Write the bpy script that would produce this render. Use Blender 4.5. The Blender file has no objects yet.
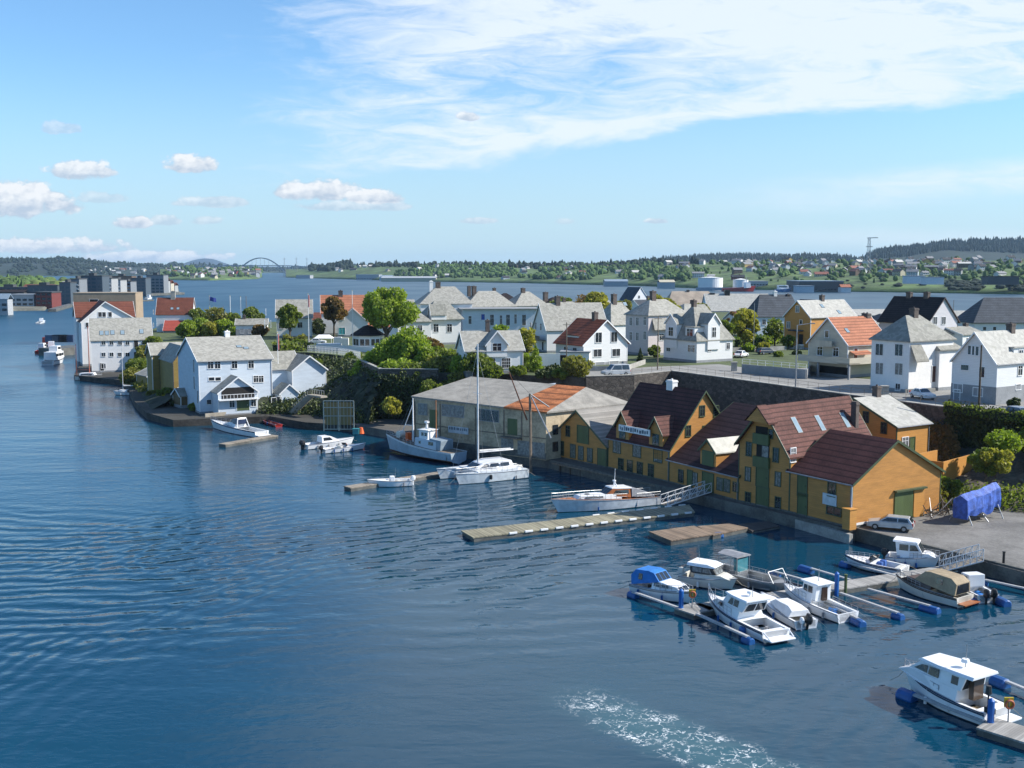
import bpy, math, random
import numpy as np
from mathutils import Vector, Matrix
R = math.radians
S = bpy.context.scene
COL = S.collection
# ---------------------------------------------------------------- camera
F = 1100.0; CH = 28.0; TH = math.atan(116 / F)
cam = bpy.data.cameras.new('camera'); co = bpy.data.objects.new('camera', cam); COL.objects.link(co)
cam.sensor_width = 36; cam.lens = F / 1024 * 36; cam.clip_start = 1; cam.clip_end = 60000
co.location = (0, 0, CH); co.rotation_euler = (math.pi / 2 - TH, 0, 0); S.camera = co
S.render.resolution_x = 1024; S.render.resolution_y = 768
S.view_settings.view_transform = 'Standard'; S.view_settings.look = 'None'
S.view_settings.exposure = 0.71; S.view_settings.gamma = 1; S.view_settings.use_curve_mapping = False
S.cycles.max_bounces = 6; S.cycles.volume_bounces = 0; S.cycles.use_denoising = True
S.cycles.sample_clamp_indirect = 6; S.cycles.caustics_reflective = False
SUN_AZ, SUN_EL, SKY_STR, SUN_STR = 91, 38, 0.092, 4.5
# ---------------------------------------------------------------- sky
W = bpy.data.worlds.new('World'); S.world = W; W.use_nodes = True
wt = W.node_tree; wt.nodes.clear()
class G:
    """small node graph helper"""
    def __init__(s, t): s.t = t
    def n(s, typ, **k):
        n = s.t.nodes.new(typ)
        for a, b in k.items(): setattr(n, a, b)
        return n
    def set(s, sock, v):
        if isinstance(v, bpy.types.NodeSocket): s.t.links.new(v, sock)
        else: sock.default_value = v
    def m(s, op, a, b=0.0, c=None, clamp=False):
        n = s.n('ShaderNodeMath', operation=op, use_clamp=clamp); s.set(n.inputs[0], a); s.set(n.inputs[1], b)
        if c is not None: s.set(n.inputs[2], c)
        return n.outputs[0]
    def ss(s, v, a, b):
        n = s.n('ShaderNodeMapRange', interpolation_type='SMOOTHSTEP'); s.set(n.inputs[0], v)
        n.inputs[1].default_value = a; n.inputs[2].default_value = b; return n.outputs[0]
    def lin(s, v, a, b, c, d):
        n = s.n('ShaderNodeMapRange'); s.set(n.inputs[0], v)
        for i, q in enumerate((a, b, c, d)): n.inputs[i + 1].default_value = q
        return n.outputs[0]
    def mix(s, f, a, b, typ='MIX'):
        n = s.n('ShaderNodeMix', data_type='RGBA', blend_type=typ); s.set(n.inputs[0], f)
        for i, q in ((6, a), (7, b)):
            s.set(n.inputs[i], q if isinstance(q, bpy.types.NodeSocket) else (*q[:3], 1))
        return n.outputs[2]
    def comb(s, x, y, z=0.0):
        n = s.n('ShaderNodeCombineXYZ'); s.set(n.inputs[0], x); s.set(n.inputs[1], y); s.set(n.inputs[2], z); return n.outputs[0]
    def sep(s, v):
        n = s.n('ShaderNodeSeparateXYZ'); s.set(n.inputs[0], v); return n.outputs
    def noise(s, vec, scale, det=3, rough=.55, dist=0.0):
        n = s.n('ShaderNodeTexNoise'); s.set(n.inputs['Vector'], vec); n.inputs['Scale'].default_value = scale
        n.inputs['Detail'].default_value = det; n.inputs['Roughness'].default_value = rough; n.inputs['Distortion'].default_value = dist
        return n.outputs['Fac']
    def map(s, vec, loc=(0, 0, 0), rot=(0, 0, 0), sc=(1, 1, 1)):
        n = s.n('ShaderNodeMapping'); s.set(n.inputs[0], vec); n.inputs[1].default_value = loc
        n.inputs[2].default_value = rot; n.inputs[3].default_value = sc; return n.outputs[0]
g = G(wt)
sky = g.n('ShaderNodeTexSky', sky_type='NISHITA', sun_disc=False)
sky.sun_elevation = R(SUN_EL); sky.sun_rotation = R(SUN_AZ); sky.altitude = 50
sky.air_density = 1.0; sky.dust_density = .35; sky.ozone_density = 2.2
tc = g.n('ShaderNodeTexCoord').outputs['Generated']
x, y, z = g.sep(tc)
ay = g.m('MAXIMUM', g.m('ABSOLUTE', y), .12)
U = g.m('DIVIDE', x, ay); V = g.m('DIVIDE', z, ay)
UV = g.comb(U, V)
# high thin cloud sheet
nl = g.noise(g.map(UV, rot=(0, 0, R(-8)), sc=(2.2, 9, 1)), 1.6, 6, .62, .4)
nf = g.noise(g.map(UV, loc=(3, 1, 0), rot=(0, 0, R(-10)), sc=(5, 24, 1)), 2.9, 7, .68, .7)
nb = g.noise(g.map(UV, loc=(7.3, 2.2, 0), sc=(2, 4, 1)), 1.9, 2, .5)
edge = g.m('ADD', g.m('MULTIPLY', U, .12), .098)
d = g.m('SUBTRACT', V, edge)
d = g.m('ADD', d, g.m('MULTIPLY', g.m('SUBTRACT', nl, .5), .085))
left = g.m('ADD', U, g.m('ADD', g.m('MULTIPLY', g.m('SUBTRACT', nf, .5), .34), g.m('MULTIPLY', g.m('SUBTRACT', nl, .5), .22)))
left = g.m('ADD', left, g.m('MULTIPLY', g.m('MAXIMUM', g.m('SUBTRACT', V, .26), 0.0), .55))
left = g.ss(left, -.24, .02)
hole = g.m('MULTIPLY', g.ss(g.m('ABSOLUTE', g.m('SUBTRACT', U, .07)), .2, .03), g.ss(g.m('ABSOLUTE', g.m('SUBTRACT', V, .172)), .055, .015))
cov = g.m('MULTIPLY', g.m('MULTIPLY', g.ss(d, -.004, .012), g.ss(V, 1.3, .7)), g.m('MULTIPLY', left, g.ss(y, .0, .2)))
tex = g.m('ADD', g.m('MULTIPLY', nf, .7), g.m('MULTIPLY', nb, .6))
cir = g.m('MULTIPLY', cov, g.lin(g.m('SUBTRACT', tex, g.m('MULTIPLY', hole, .22)), .37, .64, .08, .95))
# faint lower band on the right
d2 = g.m('SUBTRACT', V, g.m('ADD', g.m('MULTIPLY', U, .085), .042))
d2 = g.m('ABSOLUTE', g.m('ADD', d2, g.m('MULTIPLY', g.m('SUBTRACT', nl, .5), .03)))
band = g.m('MULTIPLY', g.m('MULTIPLY', g.ss(d2, .022, .002), g.ss(U, .12, .42)), g.lin(nf, .35, .6, .25, .75))
d3 = g.m('ABSOLUTE', g.m('ADD', g.m('SUBTRACT', V, .026), g.m('MULTIPLY', g.m('SUBTRACT', nl, .5), .02)))
band3 = g.m('MULTIPLY', g.ss(d3, .014, .0), g.m('MULTIPLY', g.ss(U, .05, .4), .35))
thin = g.m('MAXIMUM', g.m('MULTIPLY', cir, .95), g.m('MAXIMUM', band, band3))
# small cumulus low over the horizon
nc = g.noise(g.map(UV, sc=(1, 1.5, 1)), 42, 5, .62)
nc2 = g.noise(g.map(UV, loc=(.004, -.004, 0), sc=(1, 1.5, 1)), 42, 5, .62)
cum = None; top = None
for (px, py, a, b, s) in [(22, 205, 62, 24, 1), (-45, 196, 60, 26, 1), (88, 174, 40, 12, .75), (196, 168, 28, 14, .8), (70, 132, 20, 9, .4), (322, 194, 44, 14, .8),
        (374, 200, 30, 11, .85), (215, 204, 36, 8, .5), (135, 224, 20, 9, .8), (212, 222, 18, 6, .45), (168, 222, 16, 7, .5), (50, 248, 80, 11, .95), (160, 258, 80, 8, .8),
        (478, 222, 22, 4, .5), (655, 222, 12, 4, .6), (565, 223, 12, 4, .35), (468, 121, 13, 6, .7), (355, 208, 60, 7, .5), (105, 200, 26, 8, .4), (-120, 235, 60, 20, .9)]:
    u0 = (px - 512) / 1100; v0 = (268 - py) / 1100; a /= 1100; b /= 1100
    du = g.m('DIVIDE', g.m('SUBTRACT', U, u0), a)
    dv = g.m('DIVIDE', g.m('SUBTRACT', V, v0), b)
    dvf = g.m('MAXIMUM', dv, g.m('MULTIPLY', dv, -1.7))
    r2 = g.m('ADD', g.m('MULTIPLY', du, du), g.m('MULTIPLY', dvf, dvf))
    e = g.m('SUBTRACT', g.m('ADD', 1.12, g.m('MULTIPLY', g.m('SUBTRACT', nc, .5), 3.1)), r2)
    k = g.m('MULTIPLY', g.ss(e, .0, .6), min(1, s * 1.25))
    t = g.m('MULTIPLY', k, g.ss(dv, -.6, .7))
    cum = k if cum is None else g.m('MAXIMUM', cum, k)
    top = t if top is None else g.m('MAXIMUM', top, t)
rel = g.m('MULTIPLY', g.m('SUBTRACT', nc, nc2), 3.0)
lum = g.m('ADD', top, rel, clamp=True)
skyc = g.mix(1.0, sky.outputs[0], (.78, 1.06, 1.27), 'MULTIPLY')
low = g.ss(V, .2, .0)
skyc = g.mix(g.m('MULTIPLY', low, .75), skyc, (3.7, 4.95, 6.0))
c1 = g.mix(thin, skyc, (5.9, 6.5, 7.2))
c2 = g.mix(cum, c1, g.mix(lum, (3.6, 4.3, 5.2), (6.3, 6.5, 6.7)))
bg = g.n('ShaderNodeBackground'); g.set(bg.inputs[0], c2); bg.inputs[1].default_value = SKY_STR
wo = g.n('ShaderNodeOutputWorld'); wt.links.new(bg.outputs[0], wo.inputs[0])
# ---------------------------------------------------------------- sun
sl = bpy.data.lights.new('sun', 'SUN'); sl.energy = SUN_STR; sl.angle = R(.53); sl.color = (1, .945, .86)
so = bpy.data.objects.new('sun', sl); COL.objects.link(so); so.location = (100, 20, 120)
sd = Vector((math.sin(R(SUN_AZ)) * math.cos(R(SUN_EL)), math.cos(R(SUN_AZ)) * math.cos(R(SUN_EL)), math.sin(R(SUN_EL))))
so.rotation_euler = (-sd).to_track_quat('-Z', 'Y').to_euler()
# ---------------------------------------------------------------- projection helpers (where a sight line meets a real plane)
def ray(px, py):
    a = (px - 512) / F; b = -(py - 384) / F
    return Vector((a, math.cos(TH) + b * math.sin(TH), -math.sin(TH) + b * math.cos(TH)))
O0 = Vector((0, 0, CH))
def K(px, py, z):
    r = ray(px, py); t = (z - CH) / r.z; return Vector((r.x * t, r.y * t, z))
def Zat(X, Y, py):                      # height above (X,Y) seen at picture row py
    b = -(py - 384) / F; r = Vector((0, math.cos(TH) + b * math.sin(TH), -math.sin(TH) + b * math.cos(TH)))
    return CH + r.z / r.y * Y
def D(px, py, Y):                       # point at depth Y
    r = ray(px, py); t = Y / r.y; return Vector((r.x * t, Y, CH + r.z * t))
# ---------------------------------------------------------------- objects
def tag(o, label=None, cat=None, group=None, kind=None):
    if label: o['label'] = label
    if cat: o['category'] = cat
    if group: o['group'] = group
    if kind: o['kind'] = kind
    return o
def empty(name, loc, rz=0, label=None, cat=None, group=None):
    o = bpy.data.objects.new(name, None); COL.objects.link(o); o.empty_display_size = .2
    o.location = loc; o.rotation_euler = (0, 0, rz); return tag(o, label, cat, group)
class MB:
    def __init__(s): s.v = []; s.f = []; s.m = []
    def add(s, vs, fs, m=0):
        b = len(s.v); s.v += [tuple(q) for q in vs]
        for f in fs: s.f.append(tuple(i + b for i in f)); s.m.append(m)
        return s
    def box(s, x0, x1, y0, y1, z0, z1, m=0):
        if x0 > x1: x0, x1 = x1, x0
        if y0 > y1: y0, y1 = y1, y0
        if z0 > z1: z0, z1 = z1, z0
        return s.add([(x0, y0, z0), (x1, y0, z0), (x1, y1, z0), (x0, y1, z0), (x0, y0, z1), (x1, y0, z1), (x1, y1, z1), (x0, y1, z1)],
              [(3, 2, 1, 0), (4, 5, 6, 7), (0, 1, 5, 4), (1, 2, 6, 5), (2, 3, 7, 6), (3, 0, 4, 7)], m)
    def poly(s, p, m=0): return s.add(p, [tuple(range(len(p)))], m)
    def loft(s, rings, m=0, cap=True, closed=True):
        n = len(rings[0]); vs = [q for r in rings for q in r]; fs = []
        for i in range(len(rings) - 1):
            for j in range(n if closed else n - 1):
                k = (j + 1) % n; fs.append((i * n + j, i * n + k, (i + 1) * n + k, (i + 1) * n + j))
        if cap: fs += [tuple(range(n))[::-1], tuple(range((len(rings) - 1) * n, len(rings) * n))]
        return s.add(vs, fs, m)
    def tube(s, a, b, r0, r1=None, n=6, m=0):
        a = Vector(a); b = Vector(b); r1 = r0 if r1 is None else r1; d = (b - a)
        if d.length < 1e-6: return s
        q = d.to_track_quat('Z', 'Y'); X = q @ Vector((1, 0, 0)); Y = q @ Vector((0, 1, 0))
        rg = [[c + (X * math.cos(2 * math.pi * i / n) + Y * math.sin(2 * math.pi * i / n)) * r for i in range(n)] for c, r in ((a, r0), (b, r1))]
        return s.loft(rg, m)
    def path(s, pts, r, n=5, m=0):
        for a, b in zip(pts, pts[1:]): s.tube(a, b, r, r, n, m)
        return s
    def prism(s, base, d, m=0):          # base: 3-D polygon, d: extrusion vector
        d = Vector(d); b = [Vector(p) for p in base]; return s.loft([b, [p + d for p in b]], m)
    def beam(s, a, b, w, h, m=0):        # bar with upright section
        a = Vector(a); b = Vector(b); d = (b - a); n = Vector((-d.y, d.x, 0))
        n = n.normalized() if n.length > 1e-6 else Vector((1, 0, 0))
        up = d.cross(n).normalized(); up = up if up.z >= 0 else -up
        rg = [[c + n * w / 2 * i + up * h / 2 * j for i, j in ((-1, -1), (1, -1), (1, 1), (-1, 1))] for c in (a, b)]
        return s.loft(rg, m)
    def build(s, name, mats, parent=None, smooth=False, bevel=0, recalc=True):
        me = bpy.data.meshes.new(name); me.from_pydata(s.v, [], s.f)
        mats = mats if isinstance(mats, (list, tuple)) else [mats]
        for m in mats: me.materials.append(m)
        me.polygons.foreach_set('material_index', s.m)
        if smooth: me.polygons.foreach_set('use_smooth', [True] * len(s.f))
        if recalc:
            import bmesh
            bm = bmesh.new(); bm.from_mesh(me); bmesh.ops.recalc_face_normals(bm, faces=bm.faces); bm.to_mesh(me); bm.free()
        me.update()
        o = bpy.data.objects.new(name, me); COL.objects.link(o); o.parent = parent
        if bevel:
            md = o.modifiers.new('bevel', 'BEVEL'); md.width = bevel; md.segments = 2; md.limit_method = 'ANGLE'
        return o
def struct(mb, name, m, **k):
    o = mb.build(name, m, **k); o['kind'] = 'structure'; return o
def kids(o): return [c for c in bpy.data.objects if c.parent == o]
def copy_tree(o, parent=None):
    c = o.copy(); COL.objects.link(c); c.parent = parent
    for ch in list(o.children): copy_tree(ch, c)
    return c
# ---------------------------------------------------------------- materials
_M = {}
def mat(key, col, rough=.7, kind='plain', sc=1.0, amt=.25, metal=0.0, bump=.3, **k):
    if key in _M: return _M[key]
    m = bpy.data.materials.new(key); m.use_nodes = True; t = m.node_tree; g = G(t)
    p = t.nodes['Principled BSDF']; p.inputs['Roughness'].default_value = rough; p.inputs['Metallic'].default_value = metal
    for a, b in k.items(): p.inputs[a].default_value = b
    oc = g.n('ShaderNodeTexCoord').outputs['Object']
    c = tuple(col); dark = tuple(q * (1 - amt) for q in c); lite = tuple(min(1, q * (1 + amt)) for q in c)
    def bmp(h, st, dist=.05):
        b = g.n('ShaderNodeBump'); b.inputs['Strength'].default_value = st; b.inputs['Distance'].default_value = dist
        g.set(b.inputs['Height'], h); t.links.new(b.outputs[0], p.inputs['Normal'])
    if kind == 'plain':
        n = g.noise(oc, 1.3 * sc, 3); g.set(p.inputs[0], g.mix(g.ss(n, .3, .7), dark, c))
    elif kind == 'noise':
        n = g.noise(oc, 1.0 * sc, 6, .65); n2 = g.noise(oc, 9 * sc, 3)
        g.set(p.inputs[0], g.mix(g.ss(g.m('ADD', g.m('MULTIPLY', n, .7), g.m('MULTIPLY', n2, .3)), .36, .64), dark, lite)); bmp(n2, bump)
    elif kind == 'siding':              # painted clapboards with weather streaks
        X, Y, Z = g.sep(oc)
        fr = g.m('FRACT', g.m('MULTIPLY', Z, 1 / .22)); lap = g.ss(fr, 0, .22)
        n = g.noise(g.map(oc, sc=(.35, .35, 1.6)), 1.3 * sc, 6, .65); n2 = g.noise(g.map(oc, sc=(.5, .5, 6)), 1.7, 3)
        base = g.mix(g.ss(g.m('ADD', g.m('MULTIPLY', n, .75), g.m('MULTIPLY', n2, .25)), .33, .66), dark, c)
        g.set(p.inputs[0], g.mix(g.m('SUBTRACT', 1, lap), base, tuple(q * .72 for q in c))); bmp(fr, bump, .03)
    elif kind == 'boards':              # upright boards
        X, Y, Z = g.sep(oc)
        fr = g.m('FRACT', g.m('MULTIPLY', g.m('ADD', X, Y), 1 / .2)); lap = g.ss(fr, 0, .12)
        n = g.noise(g.map(oc, sc=(1, 1, .2)), 1.4 * sc, 5, .6)
        g.set(p.inputs[0], g.mix(g.m('SUBTRACT', 1, lap), g.mix(g.ss(n, .3, .7), dark, c), tuple(q * .6 for q in c))); bmp(lap, bump, .02)
    elif kind == 'tile':
        p.inputs['Roughness'].default_value = max(rough, .8); p.inputs['Specular IOR Level'].default_value = .2                # roof tiles in courses, set out with the object's own axes
        X, Y, Z = g.sep(oc)
        q = g.m('MULTIPLY', Z, 1 / .46); fr = g.m('FRACT', q)
        n = g.noise(oc, .5 * sc, 5, .65); n2 = g.noise(g.map(oc, sc=(4, 4, 4)), 1.2, 2)
        cc = g.mix(g.ss(g.m('ADD', g.m('MULTIPLY', n, .6), g.m('MULTIPLY', n2, .4)), .34, .66), dark, lite)
        g.set(p.inputs[0], g.mix(g.ss(fr, .4, .0), cc, tuple(q * .34 for q in c))); bmp(fr, bump, .06)
    elif kind == 'slate':               # pale rough slates, patchy
        v = g.n('ShaderNodeTexVoronoi'); t.links.new(g.map(oc, sc=(1.6, 1.6, 2.2)), v.inputs['Vector']); v.inputs['Scale'].default_value = 1.3
        n = g.noise(oc, .55 * sc, 6, .7); s3 = g.sep(v.outputs['Color'])[0]
        f = g.m('ADD', g.m('MULTIPLY', n, .6), g.m('MULTIPLY', s3, .4))
        st = g.ss(g.noise(oc, .9, 5, .7), .56, .7)
        cc = g.mix(g.ss(f, .3, .7), dark, lite)
        g.set(p.inputs[0], g.mix(g.m('MULTIPLY', st, .45), cc, (c[0] * .62, c[1] * .66, c[2] * .55))); bmp(s3, bump, .05)
    elif kind == 'leaf':
        r = g.n('ShaderNodeNewGeometry').outputs['Random Per Island']; n = g.noise(oc, .5 * sc, 2)
        f = g.m('ADD', g.m('MULTIPLY', r, .55), g.m('MULTIPLY', n, .45))
        g.set(p.inputs[0], g.mix(g.ss(f, .2, .8), tuple(q * (1 - amt * 1.4) for q in c), (c[0] * (1 + amt * 1.5), c[1] * (1 + amt * .9), c[2])))
        tr = g.n('ShaderNodeBsdfTranslucent'); tr.inputs[0].default_value = (c[0] * 1.6, c[1] * 1.5, c[2] * .6, 1)
        ms = g.n('ShaderNodeMixShader'); ms.inputs[0].default_value = .1 if key in ('leaves_dark', 'leaves_ivy') else .42
        t.links.new(p.outputs[0], ms.inputs[1]); t.links.new(tr.outputs[0], ms.inputs[2])
        t.links.new(ms.outputs[0], t.nodes['Material Output'].inputs[0])
    elif kind == 'stone':
        v = g.n('ShaderNodeTexVoronoi', feature='DISTANCE_TO_EDGE'); t.links.new(g.map(oc, sc=(1, 1, 1.6)), v.inputs['Vector']); v.inputs['Scale'].default_value = 1.3 * sc
        v2 = g.n('ShaderNodeTexVoronoi'); t.links.new(g.map(oc, sc=(1, 1, 1.6)), v2.inputs['Vector']); v2.inputs['Scale'].default_value = 1.3 * sc
        n = g.noise(oc, .25, 5, .65)
        f = g.m('ADD', g.m('MULTIPLY', g.sep(v2.outputs['Color'])[0], .5), g.m('MULTIPLY', n, .5))
        cc = g.mix(g.ss(f, .3, .7), dark, lite)
        e = g.ss(v.outputs[0], .0, .07)
        g.set(p.inputs[0], g.mix(g.m('SUBTRACT', 1, e), cc, tuple(q * .45 for q in c))); bmp(g.m('MINIMUM', v.outputs[0], .1), bump, .4)
    elif kind == 'planks':
        X, Y, Z = g.sep(oc)
        a = g.m('MULTIPLY', X, 1 / .16); fr = g.m('FRACT', a); wn = g.n('ShaderNodeTexWhiteNoise', noise_dimensions='1D')
        g.set(wn.inputs['W'], g.m('FLOOR', a)); n = g.noise(oc, .6 * sc, 4, .6)
        f = g.m('ADD', g.m('MULTIPLY', wn.outputs[0], .45), g.m('MULTIPLY', n, .55))
        g.set(p.inputs[0], g.mix(g.ss(fr, .14, 0), g.mix(g.ss(f, .25, .75), dark, lite), tuple(q * .35 for q in c))); bmp(fr, bump, .02)
    elif kind == 'ground':
        n = g.noise(oc, .08 * sc, 6, .62); n2 = g.noise(oc, 1.2 * sc, 5, .7)
        f = g.m('ADD', g.m('MULTIPLY', n, .6), g.m('MULTIPLY', n2, .4))
        g.set(p.inputs[0], g.mix(g.ss(f, .36, .64), dark, lite)); bmp(n2, bump, .15)
    _M[key] = m; return m
WHITE = mat('white_boards', (.74, .74, .73), .55, 'siding', amt=.09)
WHITE2 = mat('white_render', (.74, .73, .71), .8, 'noise', .3, .07)
CREAM = mat('cream_boards', (.52, .47, .37), .6, 'siding', amt=.2)
PALEB = mat('pale_blue_boards', (.58, .65, .72), .55, 'siding', amt=.15)
PINKW = mat('faded_pink_boards', (.62, .56, .55), .6, 'siding', amt=.12)
OCHRE = mat('ochre_boards', (.53, .25, .062), .6, 'siding', amt=.28, bump=.5)
OCHRE2 = mat('yellow_boards', (.55, .26, .06), .6, 'siding', amt=.15)
OLIVE = mat('olive_ochre_boards', (.30, .21, .055), .65, 'siding', amt=.3)
BEIGE = mat('stained_beige_render', (.40, .325, .22), .85, 'noise', .35, .35)
GREENP = mat('green_paint', (.085, .12, .042), .5, 'boards', amt=.25)
GREENT = mat('dark_green_trim', (.06, .085, .04), .5, 'plain', amt=.2)
WTRIM = mat('white_trim', (.78, .78, .77), .5, 'plain', amt=.08)
SLATE = mat('pale_slate', (.295, .285, .25), .85, 'slate', amt=.16)
SLATEG = mat('grey_slate', (.24, .235, .205), .85, 'slate', amt=.18)
SLATEW = mat('white_slate', (.37, .36, .325), .8, 'slate', amt=.13)
DSLATE = mat('dark_slate', (.075, .085, .10), .6, 'tile', amt=.25)
BLACKT = mat('black_tiles', (.028, .022, .024), .55, 'tile', amt=.35)
MAROON = mat('maroon_tiles', (.075, .030, .028), .5, 'tile', amt=.3)
MAROON2 = mat('worn_maroon_tiles', (.115, .052, .043), .55, 'tile', amt=.3)
REDB = mat('red_brown_tiles', (.155, .056, .038), .7, 'tile', amt=.25)
RED = mat('bright_red_sheet', (.34, .07, .05), .5, 'tile', amt=.1)
ORANGE = mat('orange_tiles', (.38, .155, .09), .7, 'tile', amt=.2)
RUST = mat('rusted_sheet', (.36, .13, .05), .8, 'tile', 1.4, .5)
CORR = mat('corrugated_grey_sheet', (.24, .225, .20), .7, 'planks', amt=.25)
FELT = mat('grey_roofing', (.25, .235, .205), .85, 'noise', .5, .25)
CONC = mat('concrete', (.33, .32, .29), .85, 'noise', .5, .25)
DCONC = mat('wet_concrete', (.10, .10, .09), .6, 'noise', .5, .4)
ASPH = mat('asphalt_yard', (.165, .16, .15), .9, 'ground', 3.0, .3)
STREET = mat('street_asphalt', (.23, .225, .21), .9, 'ground', 2.0, .15)
STONE = mat('stone_wall', (.085, .075, .065), .9, 'stone', amt=.3, bump=.6)
ROCK = mat('dark_rock', (.045, .04, .034), .85, 'noise', .35, .6, bump=1.0)
BRICK = mat('chimney_brick', (.10, .08, .07), .85, 'noise', 2, .3)
GREYR = mat('grey_render', (.24, .25, .26), .85, 'noise', .6, .15)
GLASS = mat('window_glass', (.025, .032, .04), .06, 'plain', amt=.4, **{'Specular IOR Level': .8})
GLASSB = mat('skylight_glass', (.25, .33, .38), .08, 'plain', amt=.2)
CURT = mat('curtained_glass', (.16, .17, .17), .15, 'noise', 3, .5)
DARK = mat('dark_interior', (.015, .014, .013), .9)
STEEL = mat('galvanised_steel', (.42, .43, .44), .4, metal=.6)
ALU = mat('mast_aluminium', (.70, .71, .73), .4, metal=.2)
WOODD = mat('weathered_planks', (.25, .215, .17), .85, 'planks', amt=.35)
WOODB = mat('brown_planks', (.20, .145, .10), .85, 'planks', amt=.35)
TIMB = mat('grey_timber', (.17, .135, .10), .85, 'noise', 2, .35)
GEL = mat('white_gelcoat', (.78, .79, .80), .25, amt=.06)
GELG = mat('cream_gelcoat', (.66, .64, .57), .3, amt=.1)
GELB = mat('pale_blue_hull', (.50, .58, .64), .4, amt=.15)
NAVY = mat('navy_stripe', (.02, .035, .08), .3)
BOTT = mat('antifoul_dark', (.03, .035, .04), .6)
RUSTH = mat('rusty_hull_red', (.14, .05, .025), .7, 'noise', 1.5, .4)
TEAK = mat('varnished_wood', (.36, .12, .035), .35, amt=.3)
BLUEC = mat('blue_canvas', (.02, .17, .50), .7, 'noise', 2, .15)
TAN = mat('tan_canvas', (.30, .235, .15), .8, 'noise', 2, .2)
GREYC = mat('grey_canvas', (.24, .25, .27), .8, 'noise', 2, .2)
BLACK = mat('black_plastic', (.018, .018, .02), .4)
BLUEP = mat('blue_plastic_float', (.01, .085, .27), .45, 'noise', 2, .2)
TARP = mat('blue_tarpaulin', (.045, .11, .42), .5, 'noise', 1.6, .4, bump=1.2)
ORNG = mat('orange_plastic', (.75, .12, .02), .5)
REDP = mat('red_paint', (.42, .03, .025), .4)
YELP = mat('yellow_paint', (.70, .50, .03), .5)
GRASS = mat('grass', (.065, .088, .03), .95, 'ground', 3.0, .35)
BARK = mat('bark', (.09, .07, .05), .95, 'noise', 3, .4)
_ = 0
LEAF = {k: mat('leaves_' + k, c, .6, 'leaf', amt=.4) for k, c in dict(bright=(.20, .30, .04), mid=(.14, .20, .04), dark=(.05, .08, .022), yellow=(.28, .30, .055), olive=(.18, .20, .05), rust=(.17, .12, .05), ivy=(.05, .07, .016)).items()}
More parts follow.
